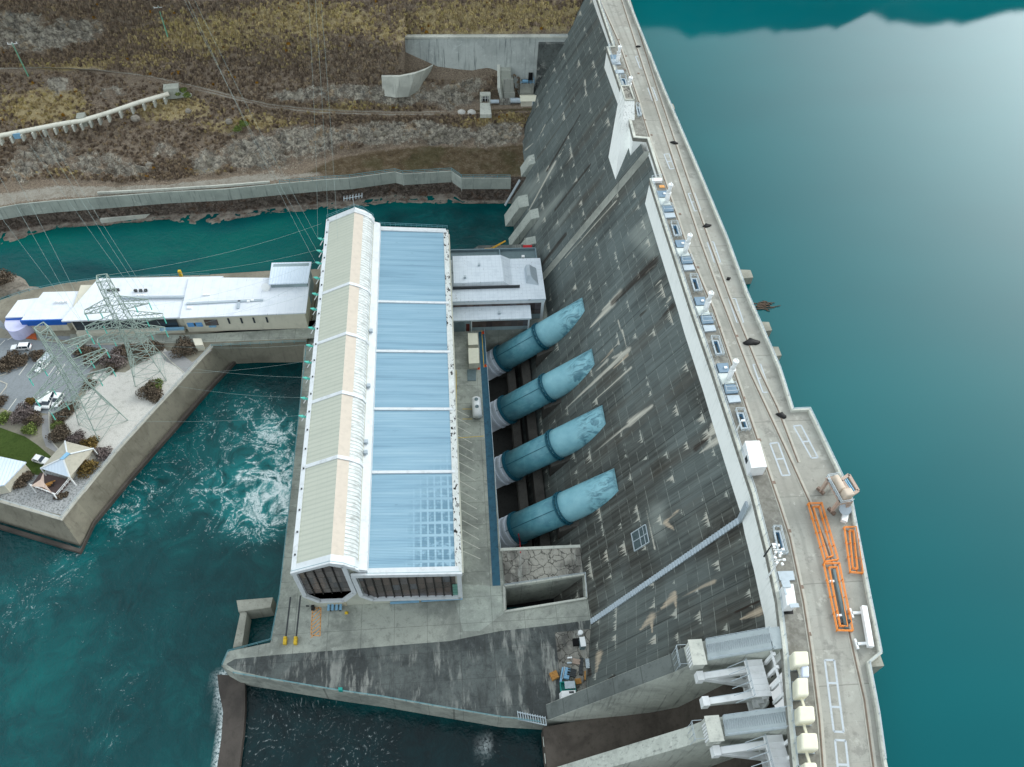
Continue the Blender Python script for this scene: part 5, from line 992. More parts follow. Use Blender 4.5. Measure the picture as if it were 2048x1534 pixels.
fence('sea_wall_fence','handrail along the sloping concrete wall of the peninsula',[tuple(np.array(q)*.995+np.array([-.3,.5])) for q in tp_pen[:7]],PZ,'handrail')
fence('canal_fence','curved handrail behind the long white office building by the green canal',P2([(0,603),(60,583),(130,569),(200,560),(280,556),(420,552)],PZ),PZ,'handrail',mat='teals')
fence('road_fence','handrail beside the wet stained wall at the end of the tailrace pool',P2([(424,694),(520,689),(612,685)],PZ),PZ,'handrail',mat='teals')
fence('bank_fence','handrail along the top of the far river bank wall',[tuple(P(x,Bt(x)[0],9.3)[:2]) for x in (560,600,650,700,750,790,806,850,903,923,970,1020)],9.5,'handrail',1.3,3.2,'teals',.1)
fence('slot_fence','handrail on the powerhouse side of the narrow river deck',[(-36.55,147),(-36.55,76),(-33.6,76)],DZ,'handrail',step=3.4)
fence('pit_fence','low handrail around the dark rectangular pit beside the dam',P2([(1172,1197),(1170,1149),(1008,1173)],DZ),DZ+.3,'handrail',1.0,3)
fence('walkway_fence','long handrail between the blue walkway and the penstock trench',[(10.3,152),(10.3,82.5)],DZ,'handrail',1.1,3,'pipe')
# ================================================================ CREST EQUIPMENT
def bolt(nm,mb,mat,label,cat,group=None): return solo(nm,mb,MT[mat],label,cat,group)
cyl=[((1235,126),(1240.5,93)),((1257,182),(1263,155)),((1333,405),(1341,369)),((1370,506),(1378,470)),((1410,623),(1419,586)),((1457,759),(1470,722))]
cn=['beside the far hatches near the hill','beside the lift tower roof','of the four intake hoists, nearest the tower','of the four intake hoists, second from the tower','of the four intake hoists, third from the tower','of the four intake hoists, nearest the white site hut']
C4=P(1457,759,CZ)
def lifting(i,b,t):
    p=P(*b,CZ); h=AY(*t,p[1])[2]-CZ; h=min(max(h,4),9); r=thing('hoist_cylinder','upright white hoist cylinder '+cn[i],'cylinder',p,'white hoist cylinders on the crest')
    x,y=p[0],p[1]
    m=MB(); m.tube([(x,y,CZ),(x,y,CZ+h*.55)],.5,14); m.tube([(x,y,CZ+h*.55),(x,y,CZ+h)],.42,14); m.build('barrel',MT['wpaint'],r,True)
    m=MB(); m.tube([(x,y,CZ+h*.53),(x,y,CZ+h*.58)],.62,14); m.tube([(x,y,CZ+h-.5),(x,y,CZ+h+.05)],.6,14); m.cbox((x-.5,y,CZ+h*.2),(.25,.3,h*.5)); m.build('collar',MT['wpaint'],r)
    m=MB(); m.tube([(x+.1,y-.25,CZ+h),(x+.1,y-.25,CZ+h+.5),(x+.1,y+.25,CZ+h+.5),(x+.1,y+.25,CZ+h)],.1,6); m.build('lifting_eye',MT['wpaint'],r)
    m=MB(); m.cbox((x,y,CZ),(1.5,1.5,.25)); m.build('base_plate',MT['hatch'],r)
    return p
U4=dict(b=[(1432,730),(1454.8,729),(1458,747),(1438,748)],p=[(1435.5,748.5),(1458.5,748),(1468,768),(1444,770)],g=[(1447,771),(1469.6,770),(1476,787),(1451,789)],q=[(1452.5,793),(1477,792.5),(1481.5,805),(1457.5,807.5)],o=[(1469.6,821.5),(1486,821.5),(1499,862.5),(1482,863.5)])
cuts=MB(); cpos=[lifting(i,b,t) for i,(b,t) in enumerate(cyl)]
def unit(i,dx,dy,k_,where):
    D=lambda q:[(x+dx,y+dy) for x,y in P2(U4[q],CZ)]
    MB().prism(D('b'),CZ+.004,CZ+.5).build
    hb=bolt('hatch_cover',MB().prism(D('b'),CZ+.004,CZ+.55),'hatchb','blue grey steel hatch cover, '+where,'hatch','blue hatch covers along the crest')
    m=MB(); c=np.mean(D('b'),0); m.cbox((c[0]+.4,c[1]-.1,CZ+.55),(.6,.5,.25)); m.build('hatch_vent',MT['wpaint'],hb)
    bolt('hatch_cover',MB().prism(D('p'),CZ+.004,CZ+.35),'palehatch','pale grey steel hatch cover, '+where,'hatch','pale hatch covers along the crest')
    bolt('hatch_cover',MB().prism(D('q'),CZ+.004,CZ+.4),'hatch','pale end plate between railed grate and open slot, '+where,'hatch','end plates along the crest')
    g=D('g'); r=thing('railed_grate','blue steel grate with a low white rail, '+where,'grate',(*np.mean(g,0),CZ),'railed grates along the crest')
    MB().prism(g,CZ+.004,CZ+.3).build('grate',MT['hatchb'],r); m=MB()
    gg=[tuple(np.array(v)*.96+np.mean(g,0)*.04) for v in g]
    for a in range(4): m.beam((*gg[a],CZ+1.1),(*gg[(a+1)%4],CZ+1.1),.09); m.beam((*gg[a],CZ+.3),(*gg[a],CZ+1.1),.09)
    a=[(gg[0][j]+gg[3][j])/2 for j in (0,1)]; b=[(gg[1][j]+gg[2][j])/2 for j in (0,1)]; m.beam((*a,CZ+1.1),(*b,CZ+1.1),.09); m.build('rail',MT['pipe'],r)
    slot(D('o'),'open slot with blue steel walls and a handrail, '+where)
def slot(o,label):
    r=thing('service_slot',label,'opening',(*np.mean(o,0),CZ),'railed open slots along the crest'); c=np.mean(o,0)
    inn=[tuple(np.array(v)*.72+c*.28) for v in o]; cuts.prism(inn,CZ-.9,CZ+1)
    e=strip(inn+[inn[0]],.3,CZ+.004,CZ+.22); e.build('kerb',MT['hatch'],r); 
    lin=[tuple(np.array(v)*.70+c*.30) for v in o]; m=MB()
    for a in range(4): m.beam((*lin[a],CZ-.5),(*lin[(a+1)%4],CZ-.5),.05,1.2)
    m.build('lining',MT['bluel'],r); MB().sheet(lin,CZ-1.0).build('slot_floor',MT['black'],r); m=MB()
    for a in range(4):
        for h in (.55,1.05): m.beam((*o[a],CZ+h),(*o[(a+1)%4],CZ+h),.08)
        m.beam((*o[a],CZ),(*o[a],CZ+1.05),.09); mid=[(o[a][j]+o[(a+1)%4][j])/2 for j in (0,1)]; m.beam((*mid,CZ),(*mid,CZ+1.05),.08)
    m.build('rail',MT['pipe'],r)
for i,w_ in ((2,'nearest the lift tower'),(3,'by the second intake hoist'),(4,'by the third intake hoist'),(5,'beside the white site hut')):
    d_=cpos[i]-C4; unit(i,d_[0],d_[1],1,w_)
d_=cpos[0]-C4; 
for q,mt_,lb in (('b','hatchb','blue hatch plate on the far crest bay beyond the tower'),('p','hatch','pale hatch plate on the far crest bay beyond the tower'),('q','hatch','white end plate on the far crest bay beyond the tower')): bolt('hatch_cover',MB().prism([(x+d_[0]*1.0,y+d_[1]) for x,y in P2(U4[q],CZ)],CZ+.004,CZ+.4),mt_,lb,'hatch')
slot([(x+d_[0],y+d_[1]) for x,y in P2(U4['o'],CZ)],'small open slot on the far crest bay beyond the lift tower')
slot(P2([(1271,212),(1277,212),(1283,234),(1276,236)],CZ),'narrow open slot on the crest just in front of the lift tower')
slot(P2([(1544,1056),(1559,1056),(1573,1110),(1555,1112)],CZ),'open slot with handrail beside the light masts near the generator')
# ================================================================ crest markings, drains
RECT=[[(1271,113),(1280,112),(1288.6,135),(1280,136.5)],[(1295.5,176),(1305,175),(1315,200.5),(1305,201.5)],[(1328,308.5),(1338,307.5),(1349,337),(1340,338)],[(1376.5,387),(1389,385.5),(1401.5,420),(1389.5,422)],[(1414.5,484.5),(1427,483.5),(1441,524),(1429,525)],[(1457,597),(1471,597),(1487,644.5),(1474,645)],[(1506,729),(1521,728),(1540.5,783.6),(1526,785)],[(1540,887),(1556,885),(1580,950),(1564,951)],[(1587,852),(1602,850.5),(1636,915),(1623,916)],[(1649.5,1320),(1668.5,1320),(1687.5,1464),(1667.6,1463)],[(1670,1480),(1691,1481),(1702,1580),(1680,1580)]]
for i,R_ in enumerate(RECT):
    m=MB(); q=P2(R_,CZ); w=.32 if i>6 else .28
    for a in range(4): m.beam((*q[a],CZ+.006),(*q[(a+1)%4],CZ+.006),w,.012)
    for t in ((1/3,2/3) if i==9 else (.5,)):
        a=[q[0][j]*(1-t)+q[3][j]*t for j in (0,1)]; b=[q[1][j]*(1-t)+q[2][j]*t for j in (0,1)]; m.beam((*a,CZ+.007),(*b,CZ+.007),w,.012)
    m.build('painted_outline',MT['lineg'],dam)
for px,py in ((1214,38),(1238,80),(1252,112),(1278,205),(1290,240),(1303,270),(1360,428),(1396,535),(1438,654),(1488,796),(1519,880),(1548,965),(1579,1062),(1604,1174),(1619,1268),(1250,140),(1277,147),(1474,672)):
    c=P(px,py,CZ); MB().cbox((c[0],c[1],CZ+.004),(.55,.65,.07)).build('drain_cover',MT['rail'],dam)
# black tarpaulin heaps on the crest
for (px,py,s_),lb in zip(((1348,286,1.3),(1276,94,.9),(1414,452,1.3),(1457,558,.8),(1503,685,1.9),(1562,831,1.4)),('black tarpaulin heap on the crest opposite the lift tower','small black heap on the crest road near the far hill','black heap on the crest between the two hatch groups','small pair of black and white scraps lying on the crest','long black heap on the crest before the fourth hoist','black heap on the crest beside the corner of the wide platform')):
    c=P(px,py,CZ); r=random.Random(px); pts=[]; n=14
    rings=[]
    for z,f in ((0,1),(.25,.9),(.42,.5),(.48,.05)): rings.append([(c[0]+math.cos(a)*s_*f*(1+.0)*(.75+.3*math.sin(a*2+px)),c[1]+math.sin(a)*s_*.62*f*(.85+.25*math.cos(a*3+px)),CZ+z+.02) for a in np.linspace(0,6.283,n+1)[:-1]])
    mbb=MB().loft(rings); mbb.org=tuple(c); tag(mbb.build('tarpaulin_heap',MT['rubber'],None,True),lb,'tarpaulin','black heaps lying on the crest')
# site hut
def hutbox(nm,lb,cat,top,z0,h,mat,group=None,bev=.0):
    q=[P(*p_,z0+h) for p_ in top]; r=thing(nm,lb,cat,(*np.mean(q,0)[:2],z0),group); pl=[tuple(v[:2]) for v in q]; m=MB().prism(pl,z0+.05,z0+h)
    o=m.build('body',MT[mat],r)
    if bev:
        md=o.modifiers.new('bevel','BEVEL'); md.width=bev; md.segments=3; md.limit_method='ANGLE'
    return r,pl
r,pl=hutbox('site_hut','white site hut on the crest against the left handrail','cabin',[(1490,882),(1519,881),(1534,933),(1503,936)],CZ,3.0,'wpaint')
m=MB(); c=np.mean(pl,0)
for t in (.2,.4,.6,.8): a=[pl[0][j]*(1-t)+pl[3][j]*t for j in (0,1)]; b=[pl[1][j]*(1-t)+pl[2][j]*t for j in (0,1)]; m.beam((*a,CZ+3.02),(*b,CZ+3.02),.12,.06)
m.build('roof_rib',MT['wpaint'],r); a=np.array(pl[0])*.45+np.array(pl[3])*.55; d=(np.array(pl[3])-np.array(pl[0])); d/=np.linalg.norm(d); m=MB(); m.beam((*(a-d*.6),CZ+1.6),(*(a+d*.6),CZ+1.6),.12,1.2); m.build('window',MT['glass'],r)
r,pl=hutbox('generator_box','white generator container in a kerbed recess beside the crest rail','generator',[(1567,1168),(1587,1167),(1594,1210),(1574,1211)],CZ,2.7,'wpaint',bev=.12)
m=MB(); c=np.mean(pl,0); m.cbox((c[0]-.2,c[1]+1.8,CZ+2.7),(1.4,1.2,.2)); m.cbox((c[0]+.1,c[1]-1.9,CZ+2.7),(1.5,.7,.08)); m.cbox((c[0]-.7,c[1]+.5,CZ+2.7),(.3,1.0,.1)); m.build('roof_vent',MT['hatch'],r); sk=MB().prism([tuple(np.array(v)*1.25-c*.25) for v in pl],CZ+.004,CZ+.06); sk.build('skirt',MT['rubber'],r)
bolt('hatch_cover',MB().prism(P2([(1554,1144),(1585,1143),(1589,1161),(1559,1162)],CZ),CZ+.004,CZ+.3),'hatch','large pale hatch plate just behind the white generator container','hatch')
bolt('hatch_cover',MB().prism(P2([(1303,362),(1323,361),(1324,366),(1304,367)],CZ),CZ+.004,CZ+.8),'wpaint','white box at the end of the crest platform near the tower','box')
bolt('hatch_cover',MB().prism(P2([(1318,371),(1328,371),(1330,376),(1319,376)],CZ),CZ+.004,CZ+.15),'lineo','small orange plate on the crest beside the first hatch','plate')
for i,(q,lb) in enumerate((([(1586,1302),(1617,1301),(1620,1330),(1588,1333)],'cream gate hoist housing nearest the white generator'),([(1593,1355),(1617,1354),(1619,1392),(1594,1393)],'narrow cream gate hoist housing second from the generator'),([(1597,1411),(1629,1411),(1632,1443),(1598,1445)],'cream gate hoist housing third from the generator'),([(1602,1465),(1635,1465),(1639,1500),(1603,1500)],'cream gate hoist housing fourth from the generator'),([(1608,1524),(1634,1524),(1640,1562),(1612,1562)],'cream gate hoist housing cut by the bottom edge of the picture'))):
    r,pl=hutbox('hoist_housing',lb,'housing',q,CZ,2.4,'cream','cream gate hoist housings',.35)
    c=np.mean(pl,0); m=MB(); m.beam((pl[3][0]+1.2,pl[3][1]+.3,CZ+1),(pl[3][0]+1.2,pl[3][1]-3.0,CZ+1),.35,.35); m.build('drive_shaft',MT['cream'],r); MB().prism([tuple(np.array(v)*1.04-c*.04) for v in pl],CZ+.03,CZ+.3).build('base',MT['steel'],r)
r,pl=hutbox('control_cabinet','small pale blue cabinet between the first two cream housings','cabinet',[(1604,1331),(1618,1331),(1619,1354),(1605,1354)],CZ,2.0,'palecab',bev=.2); MB().prism([tuple(np.array(v)*1.06-np.mean(pl,0)*.06) for v in pl],CZ+.004,CZ+.12).build('base',MT['steel'],r)
# orange barriers
def barrier(q,lb):
    o=P2(q,CZ); c=np.mean(o,0); r=thing('safety_barrier',lb,'barrier',(*c,CZ),'orange barrier enclosures on the crest')
    o2=[]
    for v in o:
        d=c-np.array(v); ln=np.array([abs(d[0]),abs(d[1])]); o2.append((v[0]+np.sign(d[0])*.7,v[1]+np.sign(d[1])*.7))
    for loop,nm in ((o,'outer_rail'),(o2,'inner_rail')):
        m=MB()
        for a in range(4):
            for h in (.35,.8): m.beam((*loop[a],CZ+h),(*loop[(a+1)%4],CZ+h),.12,.1)
            A,B=np.array(loop[a]),np.array(loop[(a+1)%4]); n=max(1,int(np.linalg.norm(B-A)/2.4))
            for k in range(n): v=A+(B-A)*k/n; m.cbox((*v,CZ),(.1,.1,.8))
        m.build(nm,MT['orange'],r)
    m=MB()
    for a in range(4):
        A,B=np.array(o[a]),np.array(o[(a+1)%4]); A2,B2=np.array(o2[a]),np.array(o2[(a+1)%4]); n=max(1,int(np.linalg.norm(B-A)/2.4))
        for k in range(n+1): t=k/n; u_,w_=A+(B-A)*t,A2+(B2-A2)*t; m.beam((*u_,CZ+.06),(*w_,CZ+.06),.07)
    m.build('foot',MT['orange'],r)
barrier([(1614,1010),(1641,1009),(1674,1122),(1647,1126)],'orange barrier enclosure on the crest road, nearest the fawn rake machine')
barrier([(1645,1130),(1676,1129),(1703,1264),(1672,1263)],'orange barrier enclosure holding the long grey blue pipe')
barrier([(1686,1057),(1709,1057),(1723,1149),(1698,1147)],'short orange barrier enclosure on the lake side of the crest rail')
m=MB(); a,b=P(1667,1139,CZ+.4),P(1693,1257,CZ+.4); m.tube([a,b],.33,10); r=thing('steel_pipe','long grey blue pipe lying inside the orange barrier','pipe',(*(a+b)[:2]/2,CZ)); m.build('pipe',MT['greenw'],r,True); m=MB()
for t in (.2,.78): c=a+(b-a)*t; MB().cbox((c[0]-.5,c[1],CZ),(1.2,.35,.5)).build('cradle',MT['wpaint'],r)
m=MB(); c=a+(b-a)*.88; m.cbox((c[0],c[1],CZ),(2,.5,.4)); m.build('foot',MT['steeld'],r)
m=MB(); a,b=P(1727,1213,CZ+.9),P(1741,1294,CZ+.9); r=thing('lifting_beam','long white lifting beam on two stands near the lake parapet','beam',(*(a+b)[:2]/2,CZ)); m.beam(a,b,.85,.9); m.build('beam',MT['wpaint'],r); m=MB()
for t in (.12,.88): c=a+(b-a)*t; m.beam((c[0]-2.0,c[1],CZ+.3),(c[0],c[1],CZ+.3),.4,.5); m.beam((c[0]-2.0,c[1]-.8,CZ+.3),(c[0]-2.0,c[1]+.8,CZ+.3),.3,.5)
m.build('stand',MT['wpaint'],r)
# rake machine
rm=thing('rake_machine','fawn trash rake machine straddling the lake parapet','machine',(*P(1680,985,CZ)[:2],CZ)); H_=4.0
dk_=[P(*q,CZ+H_) for q in ((1652,955),(1676,951),(1706,1003),(1681,1008))]; MB().prism([tuple(v[:2]) for v in dk_],CZ+H_-.4,CZ+H_).build('platform',MT['brown'],rm)
ux=(dk_[1]-dk_[0]); uy=(dk_[3]-dk_[0]); q=lambda a,b:tuple((dk_[0]+ux*a+uy*b)[:2])
o=MB().prism([q(.3,.08),q(.72,.08),q(.72,.62),q(.3,.62)],CZ+H_+.01,CZ+H_+1.5).build('winch_housing',MT['fawn2'],rm); o2=MB().prism([q(.3,.64),q(1.0,.64),q(1.0,.92),q(.3,.92)],CZ+H_+.01,CZ+H_+1.9).build('cab',MT['fawn2'],rm)
for ob in (o,o2): md=ob.modifiers.new('bevel','BEVEL'); md.width=.3; md.segments=3
fr=[P(*v,CZ+H_) for v in ((1681,961),(1697,950),(1716,982),(1703,990))]; m=MB()
for a in range(4): m.beam(fr[a],fr[(a+1)%4],.55,.5)
m.build('boom_frame',MT['brown'],rm); m=MB(); e=[fr[0]*.72+fr[1]*.28,fr[3]*.72+fr[2]*.28]; MB().prism([tuple(v[:2]) for v in (fr[0],e[0],e[1],fr[3])],CZ+H_-.2,CZ+H_+.1).build('boom_deck',MT['brown'],rm)
for t in (.4,.62): m.beam(fr[0]*(1-t)+fr[1]*t,fr[3]*(1-t)+fr[2]*t,.16)
m.build('rake_guide',MT['bluel'],rm)
for a,b in ((0,.12),(0,.9),(.95,.1),(.95,.95)): MB().beam((*q(a,b),CZ+.3),(*q(a,b),CZ+H_),.5).build('leg',MT['brown'],rm)
for b in (.12,.9): MB().cbox((*q(0,b),CZ+.1),(.5,1.6,.6),.5).build('bogie',MT['rail'],rm)
m=MB()
for h in (.5,1.05):
    for A_,B_ in ((q(0,0),q(0,1)),(q(0,0),q(.95,0)),(q(0,1),q(.95,1))): m.beam((*A_,CZ+H_+h),(*B_,CZ+H_+h),.09)
for t in np.linspace(0,1,7): m.beam((*q(0,t),CZ+H_),(*q(0,t),CZ+H_+1.05),.09)
m.beam((*q(.1,.05),CZ+H_+.2),(*q(.1,.98),CZ+H_+.2),.25); m.build('guard_rail',MT['pipe'],rm)
bolt('plastic_tank',MB().tube([P(1689,1018,CZ),P(1691,1018.4,CZ+1.7)],1.05,12),'hatch','pale blue grey tank beside the fawn rake machine','tank')
c=P(1688,1035,CZ); bolt('white_crate',MB().cbox((c[0],c[1],CZ+.004),(1.0,2.3,.8),-.5),'wpaint','small white crate lying near the pale blue grey tank','crate')
# light masts
for (b,t,n_),lb in zip((((1533,1157),(1558,1120),1),((1541,1122),(1556,1099),1),((1528,1113),(1545,1089),0),((1473,862),(1473,847),0)),('white floodlight mast with a cluster of lamps, nearer the generator','white floodlight mast with a cluster of lamps beside the open slot','dark thin lamp mast at the left handrail of the crest','short white lamp post between the last open slot and the handrail')):
    p=P(*b,CZ); h=AY(*t,p[1])[2]-CZ; h=min(max(h,3.5),11); r=thing('light_mast',lb,'light mast',p)
    MB().tube([(p[0],p[1],CZ),(p[0],p[1],CZ+h)],[.16,.1],8).build('mast',MT['wpaint'] if 'dark' not in lb else MT['steeld'],r)
    if n_:
        m=MB(); m.beam((p[0]-.9,p[1],CZ+h),(p[0]+.9,p[1],CZ+h),.1); m.build('bracket',MT['wpaint'],r)
        for k in range(5): a=k*1.256; MB().cbox((p[0]+math.cos(a)*.75,p[1]+math.sin(a)*.75,CZ+h-.15),(.45,.35,.3),a).build('lamp_head',MT['wpaint'],r)
    else: MB().cbox((p[0]+.35,p[1],CZ+h-.1),(.7,.4,.2)).build('lamp_head',MT['wpaint'],r)
# driftwood in the lake
c=P(1524,612,LZ); m=MB(); rr=random.Random(4)
for k in range(60): a=rr.uniform(-.3,.9); x=c[0]+rr.gauss(0,1.1); y=c[1]+rr.gauss(0,.7); l=rr.uniform(.3,1.1); m.beam((x-math.cos(a)*l,y+math.sin(a)*l*.6,LZ+.05),(x+math.cos(a)*l,y-math.sin(a)*l*.6,LZ+rr.uniform(.05,.3)),rr.uniform(.06,.22))
dr=solo('driftwood_raft',m,MT['drift'],'brown raft of floating driftwood in the lake against the dam','driftwood'); 
cut(crest,cuts)
# ================================================================ RIVER BANK AND HILLSIDE STRUCTURES
bx=[x for x in (-255,-200,-150,-60,0,40,100,190,260,330,390,450,500,560,600,650,700,745,790,806,850,903,923,970,1022)]
tpl=[P(x,Bt(x)[0],9.3) for x in bx]; m=MB()
MZ=[float(Mz(x)[1])-2 for x in bx]
for a,b,za,zb in zip(tpl[:-1],tpl[1:],MZ[:-1],MZ[1:]): m.hexa([(a[0],a[1]-.25,za),(b[0],b[1]-.25,zb),(b[0],b[1]+.3,zb),(a[0],a[1]+.3,za)],[(a[0],a[1]-.1,9.45),(b[0],b[1]-.1,9.45),(b[0],b[1]+.3,9.45),(a[0],a[1]+.3,9.45)])
bw_=solo('bank_wall',m,MT['bankw'],'long pale concrete retaining wall along the far river bank','wall')
m=MB(); a,b,c,d=P(203,447,0),P(338,431,0),P(342,424,1.4),P(200,440,1.4); m.hexa([(a[0],a[1],-2),(b[0],b[1],-2),(b[0],b[1]+3,-2),(a[0],a[1]+3,-2)],[(a[0],a[1]+.1,1.5),(b[0],b[1]+.1,1.5),(b[0],b[1]+3,1.5),(a[0],a[1]+3,1.5)]); bolt('bank_footing',m,'pale','pale concrete footing at the foot of the tall section of bank wall','wall')
# low white barrier on the bank road
m=MB(); q=[P(*v,9.5) for v in ((196,388),(330,381),(455,373),(540,366))]; 
for a,b in zip(q[:-1],q[1:]): m.beam(a+[0,0,.4],b+[0,0,.4],.5,.8)
bolt('road_barrier',m,'pale','long low white concrete barrier along the bank road','barrier')
# upper retaining wall by the dam
tpw=[(808,79),(880,75),(960,71),(1040,66.5),(1150,62)]; bz=[(808,103),(876,131),(915,135),(945,136),(975,126),(1030,121),(1046,140),(1076,166),(1100,168)]
yw_=HWY; T_=[AY(x,y,yw_) for x,y in tpw]; x0=T_[0][0]; x1=48.5
m=MB(); m.hexa([(x0,yw_,14),(x1,yw_,14),(x1,yw_+1.5,14),(x0,yw_+1.5,14)],[(x0,yw_,T_[0][2]),(x1,yw_,T_[0][2]+1.2),(x1,yw_+1.5,T_[0][2]+1.2),(x0,yw_+1.5,T_[0][2])]); 
hw=bolt('hill_wall',m,'weep','tall pale concrete retaining wall on the hill with dark weep streaks','wall')
m=MB(); m.box(x0,x1,yw_-.25,yw_+1.6,T_[0][2]+.4,T_[0][2]+1.0); m.build('coping',MT['pale'],hw)
xr=AY(1076,100,yw_)[0]; zt=AY(1076,84,yw_)[2]
MB().box(xr,x1-1,yw_-1.2,yw_-.02,10,zt).build('abutment_block',MT['apron'],hw)
# small curved wall
m=MB(); L=[((763,152),(764,172)),((800,152),(790,176)),((830,146),(815,174)),((852,138),(835,164)),((866,130),(850,150))]
q=[]
for t,b in L: pb=P(*b,25.5); q.append((pb,AY(t[0],t[1],pb[1])))
for (a,at),(b,bt) in zip(q[:-1],q[1:]): m.hexa([(a[0],a[1]-.4,22),(b[0],b[1]-.4,22),(b[0],b[1]+.6,22),(a[0],a[1]+.6,22)],[(at[0],a[1]-.4,at[2]),(bt[0],b[1]-.4,bt[2]),(bt[0],b[1]+.6,bt[2]),(at[0],a[1]+.6,at[2])])
bolt('curved_wall',m,'pale','small curved pale concrete wall below the tall hill wall','wall')
# stepped concrete stair block
def vb(bl_,br_,tl_,z,depth,m):
    a=P(*bl_,z); b=P(*br_,z); t=AY(*tl_,a[1]); m.hexa([(a[0],a[1],z-2),(b[0],b[1],z-2),(b[0],b[1]+depth,z-2),(a[0],a[1]+depth,z-2)],[(a[0],a[1],t[2]),(b[0],b[1],t[2]),(b[0],b[1]+depth,t[2]),(a[0],a[1]+depth,t[2])]); return a,b,t
st=thing('stair_block','stepped pale concrete stair block on the hillside left of the dam abutment','structure',P(1020,200,17)); y=P(1020,196,17)[1]
def tier(q0,q1,y0,y1,yb,z0,nm,mat):
    a_,b_=AY(*q0[0],y0),AY(*q0[1],y0); c_,d_=AY(*q1[0],y1),AY(*q1[1],y1)
    MB().hexa([(a_[0],y0,z0),(b_[0],y0,z0),(b_[0],yb,z0),(a_[0],yb,z0)],[(c_[0],y1,c_[2]),(d_[0],y1,c_[2]),(d_[0],yb,c_[2]),(c_[0],yb,c_[2])]).build(nm,MT[mat],st)
tier(((1009,200),(1030,198)),((1008,186),(1030,184)),254.4,254.6,258.6,15,'step_block','weep2')
tier(((1009,186),(1030,184)),((1006,160),(1027,157)),254.9,255.4,258.6,15,'step_block','weep2')
tier(((1006,158),(1026,156)),((1001,141),(1022,138)),256.0,256.4,258.7,15,'step_block','deck')
a_=AY(1009,200,254.3); t_=AY(1000,140,256.4); MB().hexa([(a_[0]-1.0,254.3,15),(a_[0],254.3,15),(a_[0],258.6,15),(a_[0]-1,258.6,15)],[(t_[0]-.9,254.9,t_[2]-6),(t_[0]+.1,254.9,t_[2]-6),(t_[0]+.1,258.6,t_[2]+1),(t_[0]-.9,258.6,t_[2]+1)]).build('side_wall',MT['pale'],st)
m=MB(); q=P2([(998,210),(1021,210),(1020,200),(1010,196)],17); m.prism(q,14,18.2); bolt('pipe_anchor',m,'block','wedge shaped concrete anchor block between two pale pipe lengths by the hut','block')
vh=thing('valve_house','grey concrete valve house with railings behind the cream roofed hut','structure',P(1055,186,17)); y=255.3; x0_,x1_=AY(1040,186,y)[0],AY(1067,186,y)[0]; zt_=AY(1040,168,y)[2]
MB().box(x0_,x1_,y,y+3.2,13,zt_).build('wall',MT['weep2'],vh); MB().box(x0_+.6,x1_-.5,y+.4,y+2.9,zt_,zt_+.15).build('roof',MT['steeld'],vh); m=MB()
for h in (.6,1.1): m.beam((x0_,y,zt_+h),(x1_,y,zt_+h),.09); m.beam((x1_,y,zt_+h),(x1_,y+3,zt_+h),.09)
for t in np.linspace(0,1,5): m.beam((x0_+(x1_-x0_)*t,y,zt_),(x0_+(x1_-x0_)*t,y,zt_+1.1),.09)
m.build('railing',MT['bluel'],vh); MB().box(x1_-1.8,x1_-.4,y+2.5,y+3.1,zt_,zt_+2.6).build('doorway',MT['black'],vh); MB().box(x0_+.8,x0_+2.8,y+1.0,y+1.7,zt_+.15,zt_+.7).build('skylight',MT['bluel'],vh)
ht=thing('hut','small hut with a cream gabled roof beside the dam face','hut',P(1060,212,17)); y=P(1060,213,17)[1]; x0_,x1_=AY(1042,212,y)[0],AY(1078,209,y)[0]; zt_=AY(1043,202,y)[2]
MB().box(x0_,x1_,y,y+3.6,15.5,zt_).build('wall',MT['tanw'],ht); MB().add([(x0_-.3,y-.3,zt_),(x1_+.3,y-.3,zt_),(x1_+.3,y+1.9,zt_+1),(x0_-.3,y+1.9,zt_+1),(x1_+.3,y+4,zt_),(x0_-.3,y+4,zt_)],[(0,1,2,3),(3,2,4,5),(0,3,5),(1,4,2),(5,4,1,0)]).build('roof',MT['cream'],ht)
xm=x0_+(x1_-x0_)*.72; MB().box(xm-.55,xm+.55,y-.08,y+.1,17,zt_-.3).build('door',MT['greenw'],ht); m=MB(); m.box(xm-.75,xm+.75,y-.06,y,17,zt_-.15); m.build('door_frame',MT['wpaint'],ht)
gt=thing('pipe_portal','small blue white gated portal with a pale concrete apron beside the track','structure',P(969,212,17)); y=P(969,206,17)[1]; x0_,x1_=AY(960,206,y)[0],AY(981,206,y)[0]; zt_=AY(960,190,y)[2]
m=MB(); m.box(x0_,x0_+.6,y,y+2,15,zt_); m.box(x1_-.6,x1_,y,y+2,15,zt_); m.box(x0_+.6,x1_-.6,y,y+2,zt_-.6,zt_); m.build('frame',MT['pale'],gt); MB().box(x0_+.6,x1_-.6,y+1.2,y+1.4,15,zt_-.6).build('gate_panel',MT['steeld'],gt); m=MB()
for t in (.25,.5,.75): m.beam((x0_+(x1_-x0_)*t,y+.6,17),(x0_+(x1_-x0_)*t,y+.6,zt_-.6),.15)
m.beam((x0_+.6,y+.6,18.6),(x1_-.6,y+.6,18.6),.14); m.build('bar',MT['wpaint'],gt); m=MB(); m.prism(P2([(960,208),(980,208),(983,231),(960,231)],17.0),16,17.5); m.build('apron',MT['pale'],gt)
m=MB(); a,b=P(981,203,18.3),P(998,203,18.3); c,d=P(1021,201,18.4),P(1042,201,18.4); m.tube([a,b],.7,10); bolt('pale_pipe',m,'hatch','short pale pipe between the gated portal and the wedge anchor block','pipe'); bolt('pale_pipe',MB().tube([c,d],.95,10),'hatch','short thick pale pipe between the wedge anchor block and the hut','pipe'); bolt('pale_pipe',MB().tube([P(1078,200,18.4),P(1092,197,18.6)],.9,10),'hatch','stub of pale pipe running from the hut into the dam face','pipe')
